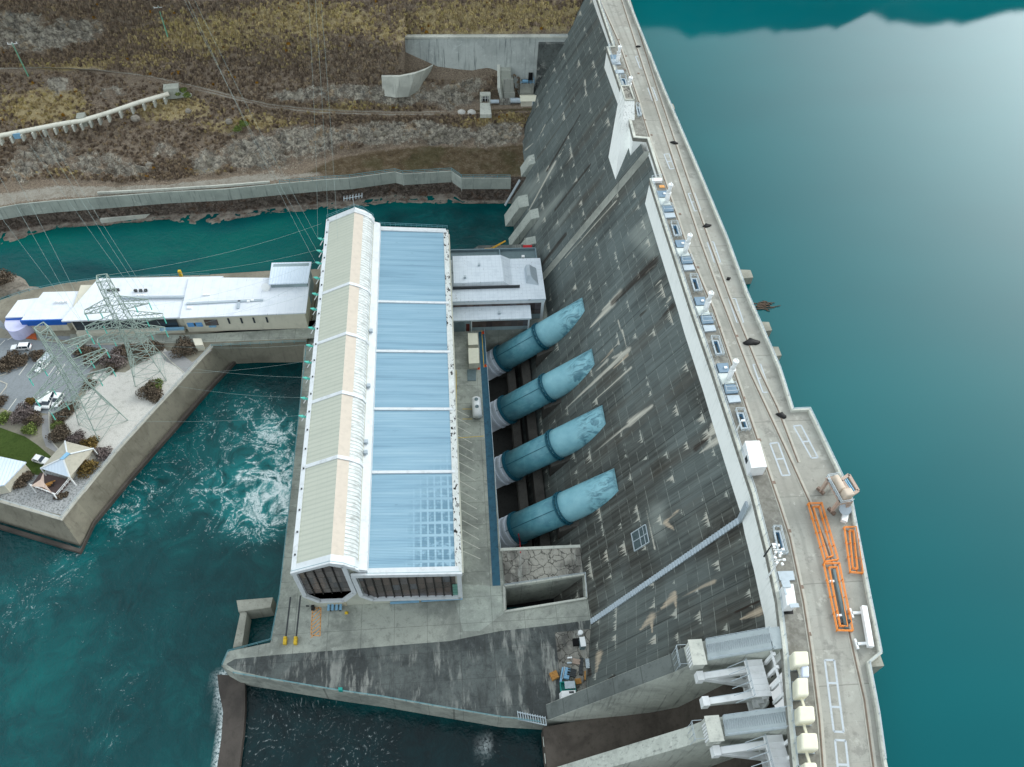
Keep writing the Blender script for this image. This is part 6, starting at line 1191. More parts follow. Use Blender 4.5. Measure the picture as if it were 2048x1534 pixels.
for (px,py),lb in (((923,223),'left white heap of gravel beside the track'),((943,223),'right white heap of gravel beside the track')):
    c=P(px,py,17); m=MB(); m.loft([[(c[0]+math.cos(a)*r*1.5,c[1]+math.sin(a)*r,16.6+h) for a in np.linspace(0,6.28,11)[:-1]] for r,h in ((1.2,0),(.9,.6),(.4,1.1),(.05,1.3))]); bolt('gravel_heap',m,'gravel',lb,'heap')
# white pipeline on the hillside
pp=[(-180,313,19.5),(-60,287,19.5),(0,271.5,19.6),(60,260,19.8),(120,248,20.2),(166,241,20.6),(215,226,21.2),(280,204,22.2),(338,187.5,23)]
Q=[P(*v[:2],v[2]+1.2) for v in pp]; pl_=thing('pipeline','long white pipeline running across the hillside to a concrete anchor','pipeline',Q[4]); MB().tube(Q,.75,10).build('pipe',MT['wpaint2'],pl_,True)
for t in np.linspace(.02,.98,22):
    k_=t*(len(Q)-1); i=int(k_); f=k_-i; c=Q[i]*(1-f)+Q[min(i+1,len(Q)-1)]*f; MB().cbox((c[0],c[1]-.5,c[2]-2.6),(.5,2.2,2.2)).build('support',MT['pale'],pl_)
for v,s_ in (((166,242,20.6),(2.6,3.0,3.4)),((346,186,23),(5.0,3.2,3.8))): c=P(*v); MB().cbox((c[0],c[1],c[2]-1.2),s_,.15).build('anchor_block',MT['deck'],pl_)
c=P(358,187,23); MB().hexa([(c[0]-1,c[1]-1,22),(c[0]+4,c[1]-.6,22),(c[0]+4,c[1]+.6,22),(c[0]-1,c[1]+1,22)],[(c[0]-1,c[1]-1,24.6),(c[0]+4,c[1]-.6,22.6),(c[0]+4,c[1]+.6,22.6),(c[0]-1,c[1]+1,24.6)]).build('wing',MT['pale'],pl_)
c=P(36,272,19.7); bolt('blue_box',MB().cbox((c[0],c[1],c[2]-.5),(2.2,1.6,1.9),.2),'bluel','pale blue box standing below the white pipeline','box')
# power poles
for b,t,z,lb in (((54,147),(25,86),25.5,'green power pole at the track near the left edge'),((334,68),(318,13),36.5,'green power pole high on the hill near the top edge')):
    p=P(*b,z); tp_=AY(*t,p[1]); r=thing('power_pole',lb,'pole',p); MB().tube([(p[0],p[1],p[2]-1),(p[0],p[1],tp_[2])],[.24,.17],8).build('pole',MT['greenpole'],r); m=MB(); m.beam((p[0]-1.5,p[1]-.3,tp_[2]-.3),(p[0]+1.5,p[1]+.3,tp_[2]-.3),.2,.2); m.build('cross_arm',MT['wpaint'],r); m=MB()
    for k in (-1.3,0,1.3): m.cbox((p[0]+k,p[1]+k*.2,tp_[2]-.2),(.25,.25,.5))
    m.build('insulators',MT['wpaint'],r)
m=MB(); a=AY(318,13,P(334,68,36.5)[1]); b=P(195,52,34); 
for o_ in (-1.2,0,1.2): m.tube([a+[o_,o_*.2,0],a*.5+b*.5+[o_,0,-1],b+[o_,0,0]],.045,4)
bolt('pole_wires',m,'wire','thin wires running down left from the upper green power pole','wires')
# scattered boulders
rb=random.Random(9)
for i,(px,py,s_,u) in enumerate(((458,243,1.4,19),(271,237,1.6,20),(198,236,.9,20.5),(377,222,1.2,21),(300,330,1.6,12),(60,330,1.5,12),(700,100,1.3,32))):
    c=P(px,py,u); m=MB(); rings=[]
    for k in range(6):
        ph_=k/5*math.pi; rings.append([(c[0]+s_*math.sin(ph_)*math.cos(a)*rb.uniform(.8,1.2)+.01*k,c[1]+s_*.8*math.sin(ph_)*math.sin(a)*rb.uniform(.8,1.2),c[2]+s_*.75*-math.cos(ph_)) for a in np.linspace(0,6.283,9)[:-1]])
    m.loft(rings); bolt('boulder',m,'boulder',['pale boulder in the grass above the long rock face','grey boulder below the white pipeline','small boulder under the anchor of the white pipeline','boulder just right below the pipeline end','boulder above the bank road, centre left','boulder above the bank road near the left edge','boulder in the brown scrub left of the tall hill wall'][i],'boulder')
# bushes
LEAF={}
def leafmat(nm,a,b,c):
    k=K(nm,.9,.15); p=k.pos(); n=k.noise(p,1.4,4,.7); v=k.attr('v'); LEAF[nm]=k.out(k.ramp(k.mt('ADD',k.mul(n,.5),k.mul(v,.5)),[(.25,a),(.5,b),(.78,c)]))
leafmat('brown_foliage',S(64,56,48),S(98,87,75),S(134,120,103)); leafmat('green_foliage',S(62,76,36),S(106,124,64),S(146,158,94)); leafmat('olive_foliage',S(70,58,34),S(112,94,54),S(148,126,76)); leafmat('grey_foliage',S(76,68,66),S(112,101,99),S(146,134,130))
def bush(px,py,r_,kind,label,z=PZ,seed=0,group=None):
    c=P(px,py,z); rr=np.random.RandomState(seed); n=int(620*min(3,max(1,r_))); d=rr.normal(size=(n,3)); d/=np.linalg.norm(d,axis=1)[:,None]; d[:,2]=np.abs(d[:,2])
    lob=1+.22*np.sin(3*np.arctan2(d[:,1],d[:,0])+seed)+.14*np.sin(5*d[:,2]*3+seed*2); ra=r_*lob*(rr.rand(n)**.28)
    ctr=c+np.array([0,0,r_*.12])+d*ra[:,None]*np.array([1,1,.72]); vv=[];ff=[];at=[]
    for k_ in range(n):
        s_=rr.uniform(.1,.24)*(.7+r_*.16); u=rr.normal(size=3); u/=np.linalg.norm(u); w=np.cross(d[k_]+rr.normal(size=3)*.5,u); w/=np.linalg.norm(w)+1e-6; i=len(vv); p=ctr[k_]; vv+=[p-u*s_,p+w*s_*.7,p+u*s_,p-w*s_*.7]; ff.append((i,i+1,i+2,i+3)); at+=[rr.rand()]*4
    r=thing('shrub',label,'bush',c,group); m=MB(); m.add(vv,ff); m.attr=dict(v=np.array(at)); m.build('crown',LEAF[kind],r)
    m=MB(); 
    for k_ in range(4): a=k_*1.57+seed; m.tube([(c[0],c[1],z-.1),(c[0]+math.cos(a)*r_*.4,c[1]+math.sin(a)*r_*.4,z+r_*.5)],[.09,.04],5)
    m.build('stem',MT['bark'],r)
BU=[(25,725,3.0,'brown_foliage','brown shrub at the left edge above the parked utility truck'),(8,735,2.4,'brown_foliage','brown shrub cut by the left edge beside the car park'),(45,722,2.0,'brown_foliage','small brown shrub ending the row at the car park corner'),(75,712,1.8,'brown_foliage','low brown shrub behind the parked utility truck'),(190,715,3.2,'brown_foliage','brown shrub behind the nearer lattice tower'),(205,712,1.9,'green_foliage','bright green shrub among brown shrubs by the road'),(165,705,2.2,'brown_foliage','brown shrub at the road edge behind the nearer tower'),(232,722,3.4,'grey_foliage','grey brown rounded shrub left of the farther lattice tower'),(250,705,2.6,'brown_foliage','brown shrub at the road left of the farther tower'),(290,705,3.2,'brown_foliage','dark brown shrub under the farther lattice tower'),(225,738,1.8,'brown_foliage','small brown shrub below the grey brown rounded one'),(312,698,2.2,'brown_foliage','brown shrub right of the farther tower by the path'),(370,700,3.4,'brown_foliage','big round brown shrub on its own beside the path and wall box'),(303,785,3.1,'brown_foliage','brown shrub in the gravel beneath the bright green one'),(312,774,2.1,'green_foliage','bright green shrub in the middle of the gravel bed'),(310,797,1.7,'brown_foliage','small brown shrub nearest the sloping wall in the gravel'),(62,805,1.4,'olive_foliage','small olive shrub left of the three parked white cars'),(180,770,1.8,'brown_foliage','brown shrub at the path bend beneath the nearer tower'),(50,832,3.1,'grey_foliage','large grey brown shrub below the car park'),(70,842,2.2,'brown_foliage','brown shrub beside the footpath bend'),(62,860,1.9,'green_foliage','pale green grassy shrub by the lawn corner'),(5,838,2.0,'green_foliage','green grassy shrub at the left edge above the lawn'),(140,818,2.3,'brown_foliage','brown shrub right of the third parked car'),(120,838,2.0,'brown_foliage','brown shrub on the footpath right side'),(115,850,1.5,'green_foliage','dark green shrub on the footpath right side'),(122,870,2.7,'brown_foliage','brown shrub behind the pavilion roof, left'),(155,880,2.2,'grey_foliage','grey brown shrub behind the pavilion roof, middle'),(182,890,2.2,'olive_foliage','olive shrub behind the pavilion roof, right'),(207,908,2.0,'grey_foliage','grey brown shrub nearest the wall right of the pavilion'),(176,938,2.6,'olive_foliage','round dark olive shrub against the pavilion side wall'),(52,955,2.0,'brown_foliage','dark shrub between the lawn building and pavilion'),(40,968,1.7,'brown_foliage','dark shrub at the corner of the lawn building'),(118,994,1.0,'brown_foliage','tiny brown shrub at the pavilion front corner'),(131,990,.8,'brown_foliage','tiniest brown shrub among the stones before the pavilion'),(0,805,2.0,'brown_foliage','brown shrub on the traffic island at the left edge')]
for i,(px,py,r_,kd,lb) in enumerate(BU): bush(px,py,r_,kd,lb,PZ,i+3)
for i,(px,py,r_,kd,lb,z) in enumerate([(10,560,3.2,'brown_foliage','brown bush on the rocks at the left end of the canal wall',4),(570,572,1.4,'olive_foliage','small brown shrub behind the office roof step',9.2),(435,567,1.5,'brown_foliage','brown shrub in the court behind the long office roof',9.2),(275,188,1.5,'green_foliage','green gorse bush at the end of the white pipeline',23),(287,182,1.2,'green_foliage','small green gorse bush just above the pipeline end',24),(172,135,1.4,'green_foliage','small green bush on the track, upper left',25.5),(488,250,1.6,'green_foliage','green bush above the long rock face',18),(475,260,1.4,'green_foliage','lower green bush above the long rock face',17.5),(295,192,1.3,'green_foliage','green bush right of the pipeline anchor block',23)]): bush(px if i<3 else px*1.0+ (80 if i in(3,4,8) else 0),py,r_,kd,lb,z,i+77)
c=P(2,575,0); m=MB(); m.loft([[(c[0]-8+math.cos(a)*r*rb.uniform(.85,1.15),c[1]+math.sin(a)*r*.5,h) for a in np.linspace(0,6.283,15)[:-1]] for r,h in ((17,-3),(14,1.5),(10,3.6),(4,4.2))]); bolt('rock_point',m,'boulder','rocky point at the left end of the peninsula in the canal','rock')
c=P(57,590,0); m=MB(); m.loft([[(c[0]+math.cos(a)*r*rb.uniform(.8,1.2),c[1]+math.sin(a)*r*.45,h) for a in np.linspace(0,6.283,13)[:-1]] for r,h in ((7,-2),(5,1.5),(2,3))]); bolt('rock_point',m,'boulder','small tan rock showing behind the curved canal handrail','rock')
# ================================================================ LATTICE TOWERS AND LINES
def pylon(label,foot,top,ang,half,arms,z0=PZ):
    c=P(*foot,z0); H=AY(*top,c[1])[2]-z0; r=thing('lattice_tower',label,'pylon',c,'lattice towers on the gravel')
    ca,sa=math.cos(ang),math.sin(ang); W=lambda x,y,z:(c[0]+x*ca-y*sa,c[1]+x*sa+y*ca,z0+z)
    hw=lambda z:np.interp(z,[0,H*.42,H],[half,1.75,1.15]); lev=[0,H*.1,H*.2,H*.3,H*.38,H*.46,H*.54,H*.62,H*.7,H*.78,H*.86,H*.93,H]
    for sx,sy in ((1,1),(1,-1),(-1,-1),(-1,1)):
        m=MB()
        for a,b in zip(lev[:-1],lev[1:]): m.beam(W(sx*hw(a),sy*hw(a),a),W(sx*hw(b),sy*hw(b),b),.16)
        m.build('leg',MT['pylon'],r)
    m=MB(); C4_=((1,1),(1,-1),(-1,-1),(-1,1))
    for i_,(a,b) in enumerate(zip(lev[:-1],lev[1:])):
        for k_ in range(4):
            (x,y),(u,v)=C4_[k_],C4_[(k_+1)%4]; th=.09
            if i_>0: m.beam(W(x*hw(a),y*hw(a),a),W(u*hw(a),v*hw(a),a),th)
            m.beam(W(x*hw(a),y*hw(a),a),W(u*hw(b),v*hw(b),b),th); m.beam(W(u*hw(a),v*hw(a),a),W(x*hw(b),y*hw(b),b),th)
    for k_ in range(4): (x,y),(u,v)=C4_[k_],C4_[(k_+1)%4]; m.beam(W(x*hw(H),y*hw(H),H),W(u*hw(H),v*hw(H),H),.16)
    m.build('bracing',MT['pylon'],r)
    tips=[]
    for z,l in arms:
        for s_ in (-1,1):
            m=MB(); w=hw(z); e=[W(s_*l,.7,z),W(s_*l,-.7,z)]; lo=[W(s_*w,w,z),W(s_*w,-w,z)]; up=[W(s_*hw(z+2),hw(z+2),z+2.2),W(s_*hw(z+2),-hw(z+2),z+2.2)]
            for j in (0,1): m.beam(lo[j],e[j],.16); m.beam(up[j],e[j],.14)
            m.beam(e[0],e[1],.16); n=5; V=lambda p,q,t:[p[i]*(1-t)+q[i]*t for i in range(3)]
            for q_ in range(n):
                t,t2=q_/n,(q_+1)/n
                for j in (0,1): m.beam(V(lo[j],e[j],t),V(up[j],e[j],t2),.09); m.beam(V(up[j],e[j],t),V(lo[j],e[j],t2),.09)
                m.beam(V(lo[0],e[0],t),V(lo[1],e[1],t2),.09); m.beam(V(lo[1],e[1],t2),V(lo[0],e[0],t2),.09)
            am=m.build('cross_arm',MT['pylon'],r)
            for f in (1.0,.55): m=MB(); p=[W(s_*l*f,0,z)[0],W(s_*l*f,0,z)[1],z0+z]; m.tube([(p[0]+.15,p[1]-.3,p[2]-.1),(p[0]+.3,p[1]-.7,p[2]-2.3)],.13,6); m.build('insulator_string',MT['tealb'],am)
            tips.append(np.array(W(s_*l,0,z-1.6)))
    return r,tips
t1,tips1=pylon('tall grey green lattice tower beside the long office building','x' and (302,745),(201,556),.2,4.0,[(15.5,8.2),(20.5,9.2),(26,7.4)])
t2,tips2=pylon('lattice tower standing lower on the gravel nearer the camera, above the parked white cars',(207,845),(85,655),.85,4.3,[(14,8.5),(20.5,9.5),(27,8)])
def wire(label,pts_list,r=.022,nm='power_line'):
    m=MB()
    for a,b,s_ in pts_list:
        a=np.array(a);b=np.array(b); m.tube([a*(1-t)+b*t-np.array([0,0,4*s_*t*(1-t)]) for t in np.linspace(0,1,9)],r,4)
    bolt(nm,m,'wire',label,'power line')
ins=[np.array((-36.0,P(px,py,26)[1],27.2)) for px,py in bq]
wire('pale power lines from the lower powerhouse insulators to the nearer lattice tower',[(ins[8],tips2[1],2),(ins[9],tips2[3],2),(ins[10],tips2[1]+[0,0,0],2.5),(ins[11],tips2[0],2.5),(ins[7],tips2[5],2)])
wire('pale power lines from the upper powerhouse insulators to the farther lattice tower',[(ins[3],tips1[1],2),(ins[4],tips1[3],2),(ins[2],tips1[5],2)])
hz=lambda px,py,z:P(px,py,z)
wire('pale power lines climbing from the farther tower over the canal to the hillside',[(tips1[4],hz(20,330,60),4),(tips1[2],hz(-20,320,58),4),(tips1[0],hz(-60,350,52),4),(tips1[5],hz(70,250,60),4),(tips1[3],hz(90,260,58),4),(tips1[1],hz(60,290,54),4)])
wire('faint power lines running from the powerhouse roof over the far river bank',[(ins[0],hz(610,-120,90),4),(ins[0]+[3,0,0],hz(622,-120,90),4),(ins[1]+[6,0,0],hz(632,-120,90),4)],.022)
wire('faint power lines crossing the canal towards the upper left hillside',[(ins[1],hz(320,-100,80),4),(ins[2],hz(330,-100,80),4),(ins[0],hz(341,-100,80),4)],.022)
wire('pale lines from the upper powerhouse eave to the top of the farther tower',[(ins[0]+[.8,5,1],AY(215,550,139)*1.0,2),(ins[1],AY(215,556,139),2)])
# ================================================================ VEHICLES
def vehicle(kind,label,px,py,head,z=PZ,l=4.8,w=1.85,h=1.6,body='wpaint'):
    c=P(px,py,z); r=thing('parked_car' if kind!='ute' else 'utility_truck',label,'car' if kind!='ute' else 'truck',c)
    d=np.array([math.cos(head),math.sin(head)]); n=np.array([-d[1],d[0]]); X=lambda a,b,zz:(c[0]+d[0]*a+n[0]*b,c[1]+d[1]*a+n[1]*b,z+zz)
    def prof(pr,w0,w1): # pr list of (a,zlow,zhigh,halfwidth)
        rings=[]
        for a,z0,z1,hw in pr: rings.append([X(a,-hw,z0),X(a,hw,z0),X(a,hw*1.0,z0+(z1-z0)*.65),X(a,hw*.9,z1),X(a,-hw*.9,z1),X(a,-hw,z0+(z1-z0)*.65)])
        return MB().loft(rings)
    q=l/2; W_=w/2; belt=.95 if kind!='van' else 1.15
    prof([(-q,.45,.8,W_*.86),(-q+.15,.3,belt,W_*.96),(-q*.3,.28,belt,W_),(q*.35,.28,belt,W_),(q*.62,.28,belt-.08,W_*.98),(q-.15,.3,belt-.22,W_*.93),(q,.42,.7,W_*.8)],0,0).build('body',MT[body],r)
    rear={'suv':-q+.25,'hatch':-q+.35,'van':-q+.12,'ute':-q*.05}[kind]; fr={'suv':q*.42,'hatch':q*.38,'van':q*.72,'ute':q*.5}[kind]; hh={'suv':1.75,'hatch':1.5,'van':2.05,'ute':1.75}[kind]
    cab=MB(); rings=[]
    for a,hw,zt in ((rear,W_*.92,belt),(rear+.25,W_*.84,hh-.05),(fr-.95 if kind!='van' else fr-.7,W_*.82,hh),(fr,W_*.9,belt)): rings.append((a,hw,zt))
    b=[X(rear,-W_*.93,belt-.02),X(rear,W_*.93,belt-.02),X(fr,W_*.92,belt-.02),X(fr,-W_*.92,belt-.02)]; ta,tb_=rear+.28,(fr-.85 if kind!='van' else fr-.65)
    t=[X(ta,-W_*.8,hh-.12),X(ta,W_*.8,hh-.12),X(tb_,W_*.8,hh-.12),X(tb_,-W_*.8,hh-.12)]; cab.hexa(b,t); cab.build('glasshouse',MT['carglass'],r)
    MB().hexa([X(ta-.08,-W_*.82,hh-.12),X(ta-.08,W_*.82,hh-.12),X(tb_+.08,W_*.82,hh-.12),X(tb_+.08,-W_*.82,hh-.12)],[X(ta+.1,-W_*.74,hh),X(ta+.1,W_*.74,hh),X(tb_-.1,W_*.74,hh),X(tb_-.1,-W_*.74,hh)]).build('roof',MT[body],r)
    m=MB()
    for a in ((rear+fr)/2,rear+.15,(rear+fr)/2+.8):
        for s_ in (-1,1): m.beam(X(a,s_*W_*.93,belt),X(min(max(a,ta),tb_),s_*W_*.81,hh-.1),.1)
    m.build('pillar',MT[body],r)
    for a in (-q*.62,q*.62):
        for s_ in (-1,1): p0=X(a,s_*(W_-.12),.34); p1=X(a,s_*(W_+.03),.34); o=MB().tube([p0,p1],.34,12).build('wheel',MT['rubber'],r); MB().tube([X(a,s_*(W_+.02),.34),X(a,s_*(W_+.05),.34)],.18,8).build('rim',MT['steel'],o)
    for s_ in (-1,1): MB().beam(X(q-.12,s_*W_*.62,.68),X(q+.02,s_*W_*.62,.66),.32,.16).build('headlight',MT['hatch'],r); MB().beam(X(-q-.02,s_*W_*.72,.78),X(-q+.1,s_*W_*.72,.78),.2,.2).build('tail_light',MT['red'],r)
    if kind=='ute':
        m=MB(); m.hexa([X(-q-.2,-W_,.9),X(-q-.2,W_,.9),X(rear-.1,W_,.9),X(rear-.1,-W_,.9)],[X(-q-.2,-W_,2.0),X(-q-.2,W_,2.0),X(rear-.1,W_,2.0),X(rear-.1,-W_,2.0)]); m.build('tray_canopy',MT['hatch'],r); m=MB()
        for a in (-q,-q*.5,rear-.3): m.beam(X(a,-W_*.9,2.1),X(a,W_*.9,2.1),.1)
        for s_ in (-.8,.8): m.beam(X(-q,s_*W_,2.15),X(rear+.9,s_*W_,2.15),.1)
        m.build('roof_rack',MT['wpaint'],r)
    return r
vehicle('suv','white estate car parked in front of the blue fronted building',44,697,math.pi+.02,l=5.3)
vehicle('ute','white utility truck with roof racks beneath the nearer lattice tower',89,731,math.radians(243),l=5.6)
vehicle('hatch','white hatchback, leftmost of the three parked side by side',82,811,math.radians(262),l=4.3)
vehicle('van','tall white van between two smaller parked white cars',99,804,math.radians(264),l=5.0,w=2.0)
vehicle('suv','white car, rightmost of the three parked side by side',117,803,math.radians(262),l=4.4)
vehicle('hatch','white car with a blue windscreen on the lawn beside the pavilion',84,922,math.radians(-20),l=4.2)
bolt('orange_ramp',MB().prism(P2([(46,668),(72,668),(74,680),(52,677)],PZ),PZ+.03,PZ+.25),'terra','terracotta coloured forecourt at the blue building entrance','paving')
bolt('wall_box',MB().prism(P2([(390,688),(407,688),(411,701),(395,702)],PZ),PZ-.1,PZ+2.4),'tanw','small tan box building at the corner above the sloping wall','box')
c=P(78,828,PZ); bolt('picnic_bench',MB().cbox((c[0]-4,c[1]+1,PZ),(2.6,.6,.45),.5).cbox((c[0]-4.3,c[1]+.5,PZ),(2.6,.12,.9),.5),'wpaint','white bench below the large grey brown shrub','bench')
c=P(363,553,PZ); bolt('marker_post',MB().cbox((c[0],c[1],PZ),(.8,.8,2.4)),'ypaint','small yellow marker post on the canal edge behind the long roof','post')
# ================================================================ DECK OBJECTS
for (q,lb,nm,hh,mt_) in (([(936,667),(955,667),(956,689),(937,690)],'cream skip container farther up the station deck','container',2.4,'cream'),([(937,697),(957,697),(958,726),(938,727)],'longer cream skip container in the middle of the station deck','container',2.6,'cream')):
    qq=[P(*v,DZ+hh) for v in q]; r=thing('skip_container',lb,nm,(*np.mean(qq,0)[:2],DZ)); pl=[tuple(v[:2]) for v in qq]; MB().prism(pl,DZ+.15,DZ+hh).build('body',MT['tanw'],r); cc_=np.mean(pl,0); MB().prism([tuple(np.array(v)*1.04-cc_*.04) for v in pl],DZ+hh,DZ+hh+.12).build('lid',MT[mt_],r); m=MB()
    for v in pl: m.cbox((v[0]*.9+cc_[0]*.1,v[1]*.9+cc_[1]*.1,DZ),(.3,.3,.2))
    m.build('skid',MT['steeld'],r)
bolt('steel_plate',MB().prism(P2([(934,740),(952,740),(952,762),(935,762)],DZ),DZ+.01,DZ+.2),'greenw','blue grey steel plate lying below the cream skip containers','plate')
tk=thing('tank_trailer','white tank trailer with round hatches on the station deck','trailer',(*P(954,818,DZ)[:2],DZ)); a,b=P(952,797,DZ+1.9),P(955,832,DZ+1.9); MB().tube([a,a*.97+b*.03,b],[1.0,1.25,1.25],16).build('tank',MT['wpaint'],tk,True); m=MB()
for t in (.2,.62): c_=a+(b-a)*t; m.tube([(c_[0],c_[1],c_[2]+1.2),(c_[0],c_[1],c_[2]+1.4)],.5,12)
m.build('hatch',MT['greenw'],tk); m=MB(); c_=(a+b)/2; m.cbox((c_[0],c_[1],DZ+.5),(1.8,5.6,.25)); m.build('chassis',MT['steeld'],tk)
for s_ in (-1,1):
    for t in (.35,.7): q_=a+(b-a)*t; MB().tube([(q_[0]+s_*.8,q_[1],DZ+.45),(q_[0]+s_*1.15,q_[1],DZ+.45)],.45,12).build('wheel',MT['rubber'],tk)
for i,((px,py),lb) in enumerate((((966,666),'orange traffic cone at the far end of the blue walkway'),((971,732),'orange traffic cone at the handrail beside the first white pipe joint'),((957,737),'orange traffic cone left of the blue walkway'))):
    p=P(px,py,DZ); r=thing('traffic_cone',lb,'cone',p,'traffic cones on the blue walkway'); MB().tube([(p[0],p[1],DZ+.05),(p[0],p[1],DZ+.95)],[.3,.06],10).build('cone',MT['orangec'],r); MB().cbox((p[0],p[1],DZ+.005),(.75,.75,.06)).build('base',MT['orangec'],r)
for (px,py),lb in (((571,1283),'yellow bollard at the end of the left deck rail'),((592,1283),'yellow bollard at the end of the right deck rail')):
    p=P(px,py,DZ); r=thing('buffer_stop',lb,'bollard',p); MB().cbox(p,(.7,1.6,.9)).build('block',MT['ypaint'],r); MB().cbox((p[0],p[1]+.5,DZ+.9),(.5,.4,.4)).build('head',MT['ypaint'],r)
gq=P2([(659,1212),(683,1212),(682,1222),(660,1222)],DZ); r=thing('flat_trolley','grey blue flat trolley stack standing below the left gable','trolley',(*np.mean(gq,0),DZ)); MB().prism(gq,DZ+.35,DZ+.9).build('deck',MT['greenw'],r); m=MB(); cc_=np.mean(gq,0)
for k_ in range(4): m.cbox((cc_[0]-1.4+k_*.9,cc_[1],DZ+.9),(.5,1.6,.25+.1*(k_%2)))
m.build('load',MT['bluel'],r); m=MB()
for v in gq: m.cbox((v[0]*.85+cc_[0]*.15,v[1]*.85+cc_[1]*.15,DZ),(.35,.35,.35))
m.build('castor',MT['rubber'],r)
p=P(627,1217,DZ); bolt('cable_reel',MB().tube([(p[0]-.3,p[1],DZ+.75),(p[0]+.3,p[1],DZ+.75)],.75,14),'rubber','dark round reel beside the orange hatched bay','reel')
p=P(693,1226,DZ); bolt('warning_sign',MB().loft([[(p[0]-.4,p[1]-.3,DZ),(p[0]+.4,p[1]-.3,DZ),(p[0]+.4,p[1]+.3,DZ),(p[0]-.4,p[1]+.3,DZ)],[(p[0]-.06,p[1],DZ+.9),(p[0]+.06,p[1],DZ+.9),(p[0]+.06,p[1]+.02,DZ+.9),(p[0]-.06,p[1]+.02,DZ+.9)]]),'ypaint','tiny yellow warning cone below the left gable','sign')
bolt('green_locker',MB().prism(P2([(678,1378),(686,1378),(686,1384),(678,1384)],DZ),DZ,DZ+1.2),'teal','small teal locker at the handrail of the apron edge','locker')
q=P2([(1035,1425),(1090,1436),(1078,1442),(1036,1434)],DZ); m=MB()
for k_ in range(12): t=k_/11; a=[q[0][j]*(1-t)+q[1][j]*t for j in (0,1)]; m.beam((a[0],a[1]+.2,DZ+.4),(a[0]+.1,a[1]-1.6,DZ+.4),.16,.2)
for o_ in (0,-1.4): m.beam((q[0][0],q[0][1]+o_,DZ+.3),(q[1][0],q[1][1]+o_-.1,DZ+.3),.2)
bolt('ladder_stack',m,'pipe','pale steel ladder lying at the corner of the apron','ladder')
q=[P(*v,DZ+2.3) for v in ((1159,1275),(1169,1274),(1172,1292),(1162,1293))]; r=thing('storage_shed','small white shed against the dam toe','shed',(*np.mean(q,0)[:2],DZ)); pl=[tuple(v[:2]) for v in q]; MB().prism(pl,DZ,DZ+2.3).build('wall',MT['greenw'],r); cc_=np.mean(pl,0); MB().prism([tuple(np.array(v)*1.06-cc_*.06) for v in pl],DZ+2.3,DZ+2.45).build('roof',MT['wpaint'],r)
p=P(1160,1268,DZ); bolt('water_drum',MB().tube([(p[0],p[1],DZ),(p[0],p[1],DZ+1.1)],.55,14),'wpaint','white drum behind the small white shed','drum')
p=P(1152,1286,DZ); bolt('dark_crate',MB().cbox(p,(1.5,1.5,.9)),'black','dark square crate left of the small white shed','crate')
p=P(1108,1353,DZ); r=thing('timber_crate','yellow brown timber crate standing alone on the apron','crate',p); MB().cbox((p[0],p[1],DZ+.1),(1.6,1.6,1.0),.35).build('box',MT['wood'],r); m=MB()
for k_ in (-.5,0,.5): m.cbox((p[0]+k_*math.cos(.35),p[1]+k_*math.sin(.35),DZ+1.1),(.25,1.5,.08),.35)
m.build('slat',MT['wood'],r); MB().cbox((p[0],p[1],DZ),(1.5,1.5,.1),.35).build('pallet',MT['wood'],r)
for (a,b,w_,mt_,lb) in (((1126,1335),(1121,1365),.45,'bluel','pale blue steel beam lying left of the scrap pile'),((1129,1334),(1124,1358),.3,'pipe','white steel beam lying beside the pale blue one'),((1136,1336),(1132,1358),1.1,'bluel','pale blue frame lying in the scrap yard'),((1145,1338),(1142,1353),1.8,'steeld','dark pallet stack in the scrap yard'),((1163,1316),(1161,1350),.8,'steeld','long dark trough in the scrap yard by the dam toe'),((1153,1319),(1152,1328),1.5,'brown','fawn crate at the top of the scrap yard'),((1174,1318),(1176,1337),.8,'pipe','pale ladder leaning near the dam toe'),((1155,1358),(1157,1368),1.2,'wood','rusty brown machine base in the scrap yard'),((1170,1342),(1170,1360),.25,'wood','brown timber length along the dam toe'),((1135,1316),(1144,1315),.3,'wpaint','short white bar lying in the scrap yard'),((1134,1326),(1143,1326),.3,'pipe','short grey bar lying below the white bar')):
    A,B=P(*a,DZ+.3),P(*b,DZ+.3); m=MB().beam(A,B,w_,.5)
    if w_>.7:
        d_=(B-A)/np.linalg.norm(B-A)
        for t in np.linspace(.05,.95,5): q_=A+(B-A)*t; m.beam(q_+np.array([-d_[1],d_[0],0])*w_*.55+[0,0,.3],q_-np.array([-d_[1],d_[0],0])*w_*.55+[0,0,.3],.15,.1)
    bolt('scrap_'+('beam' if w_<.7 else 'frame'),m,mt_,lb,'scrap')
p=P(1135,1377,DZ); r=thing('open_skip','green skip with a pale lid near the pier foot','skip',p); m=MB(); m.cbox((p[0],p[1],DZ),(3.2,2.2,.15)); 
for a in ((-1.55,0,.1,2.2),(1.55,0,.1,2.2),(0,-1.05,3.2,.1),(0,1.05,3.2,.1)): m.cbox((p[0]+a[0],p[1]+a[1],DZ+.15),(a[2],a[3],1.2))
m.build('tub',MT['teal'],r); MB().cbox((p[0]+.4,p[1]+.3,DZ+1.4),(2.2,1.5,.15)).build('lid',MT['hatch'],r)
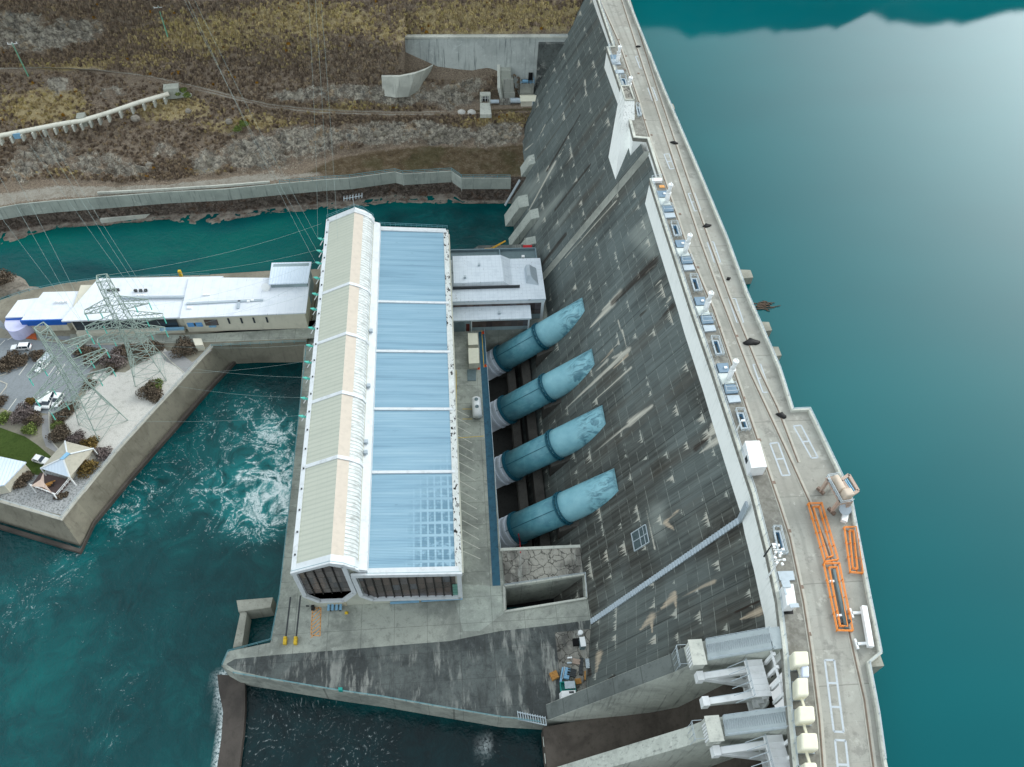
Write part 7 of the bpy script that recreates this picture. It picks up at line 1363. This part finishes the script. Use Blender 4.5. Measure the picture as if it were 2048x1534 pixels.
p=P(1134,1396,DZ); r=thing('work_cabin','white cabin tucked against the training wall','cabin',p); MB().hexa([(p[0]-1.6,p[1]-1,DZ),(p[0]+1.8,p[1]-.6,DZ),(p[0]+1.8,p[1]+1,DZ),(p[0]-1.6,p[1]+1,DZ)],[(p[0]-1.5,p[1]-.9,DZ+2.2),(p[0]+1.7,p[1]-.5,DZ+2.2),(p[0]+1.7,p[1]+.9,DZ+2.2),(p[0]-1.2,p[1]+.9,DZ+2.2)]).build('body',MT['wpaint'],r); MB().cbox((p[0]+.8,p[1]+.5,DZ+2.2),(1,.4,.1)).build('roof_vent',MT['steeld'],r)
# yellow crane and tank behind the control building
y0=182; cr=thing('yard_crane','yellow crane with a raised jib on the platform behind the control building','crane',(*P(978,505,DZ+1)[:2],DZ)); b=P(978,503,DZ+1.5); t=AY(1011,482,b[1]+1.5); m=MB(); 
for s_ in (-.35,.35): m.beam((b[0],b[1]+s_,b[2]+.6),(t[0],t[1]+s_*.4,t[2]),.2)
for k_ in range(8): u=k_/7; q_=np.array(b)+[0,0,.6]; q_=q_*(1-u)+np.array(t)*u; m.beam(q_+[0,.35*(1-u*.5),0],q_-[0,.35*(1-u*.5),0],.12)
m.build('jib',MT['ypaint2'],cr); MB().cbox((b[0]-.3,b[1],DZ+.6),(2.2,1.6,1.6)).build('slewing_cab',MT['ypaint2'],cr); MB().cbox((b[0],b[1],DZ+.05),(4.5,2.2,.6)).build('chassis',MT['wood'],cr)
p=P(1055,495,DZ+1); bolt('red_tank',MB().tube([(p[0]-1.4,p[1],DZ+.9),(p[0]+1.4,p[1],DZ+.9)],.9,14),'red','red tank on the platform behind the control building','tank')
a=[P(*v,DZ+1.5) for v in ((1089,486),(1095,490),(1099,511),(1093,511))]; bolt('blue_gantry',MB().prism([tuple(v[:2]) for v in a],DZ,DZ+3.2),'bluel','narrow pale blue steel gantry against the dam toe','gantry')
m=MB(); q=P2([(905,508),(935,505),(957,491),(1082,488),(1092,520),(1085,530),(905,530)],DZ); m.prism(q,-6,DZ-.02); bolt('yard_platform',m,'apron','dark concrete yard platform behind the control building','platform')
m=MB(); a,b=P(1020,409,9),P(1034,388,12); m.beam(P(1010,411,2),P(1040,360,10.5),.9,.3); bolt('access_ladder',m,'steel','steel gangway climbing from the canal to the far bank wall','gangway')
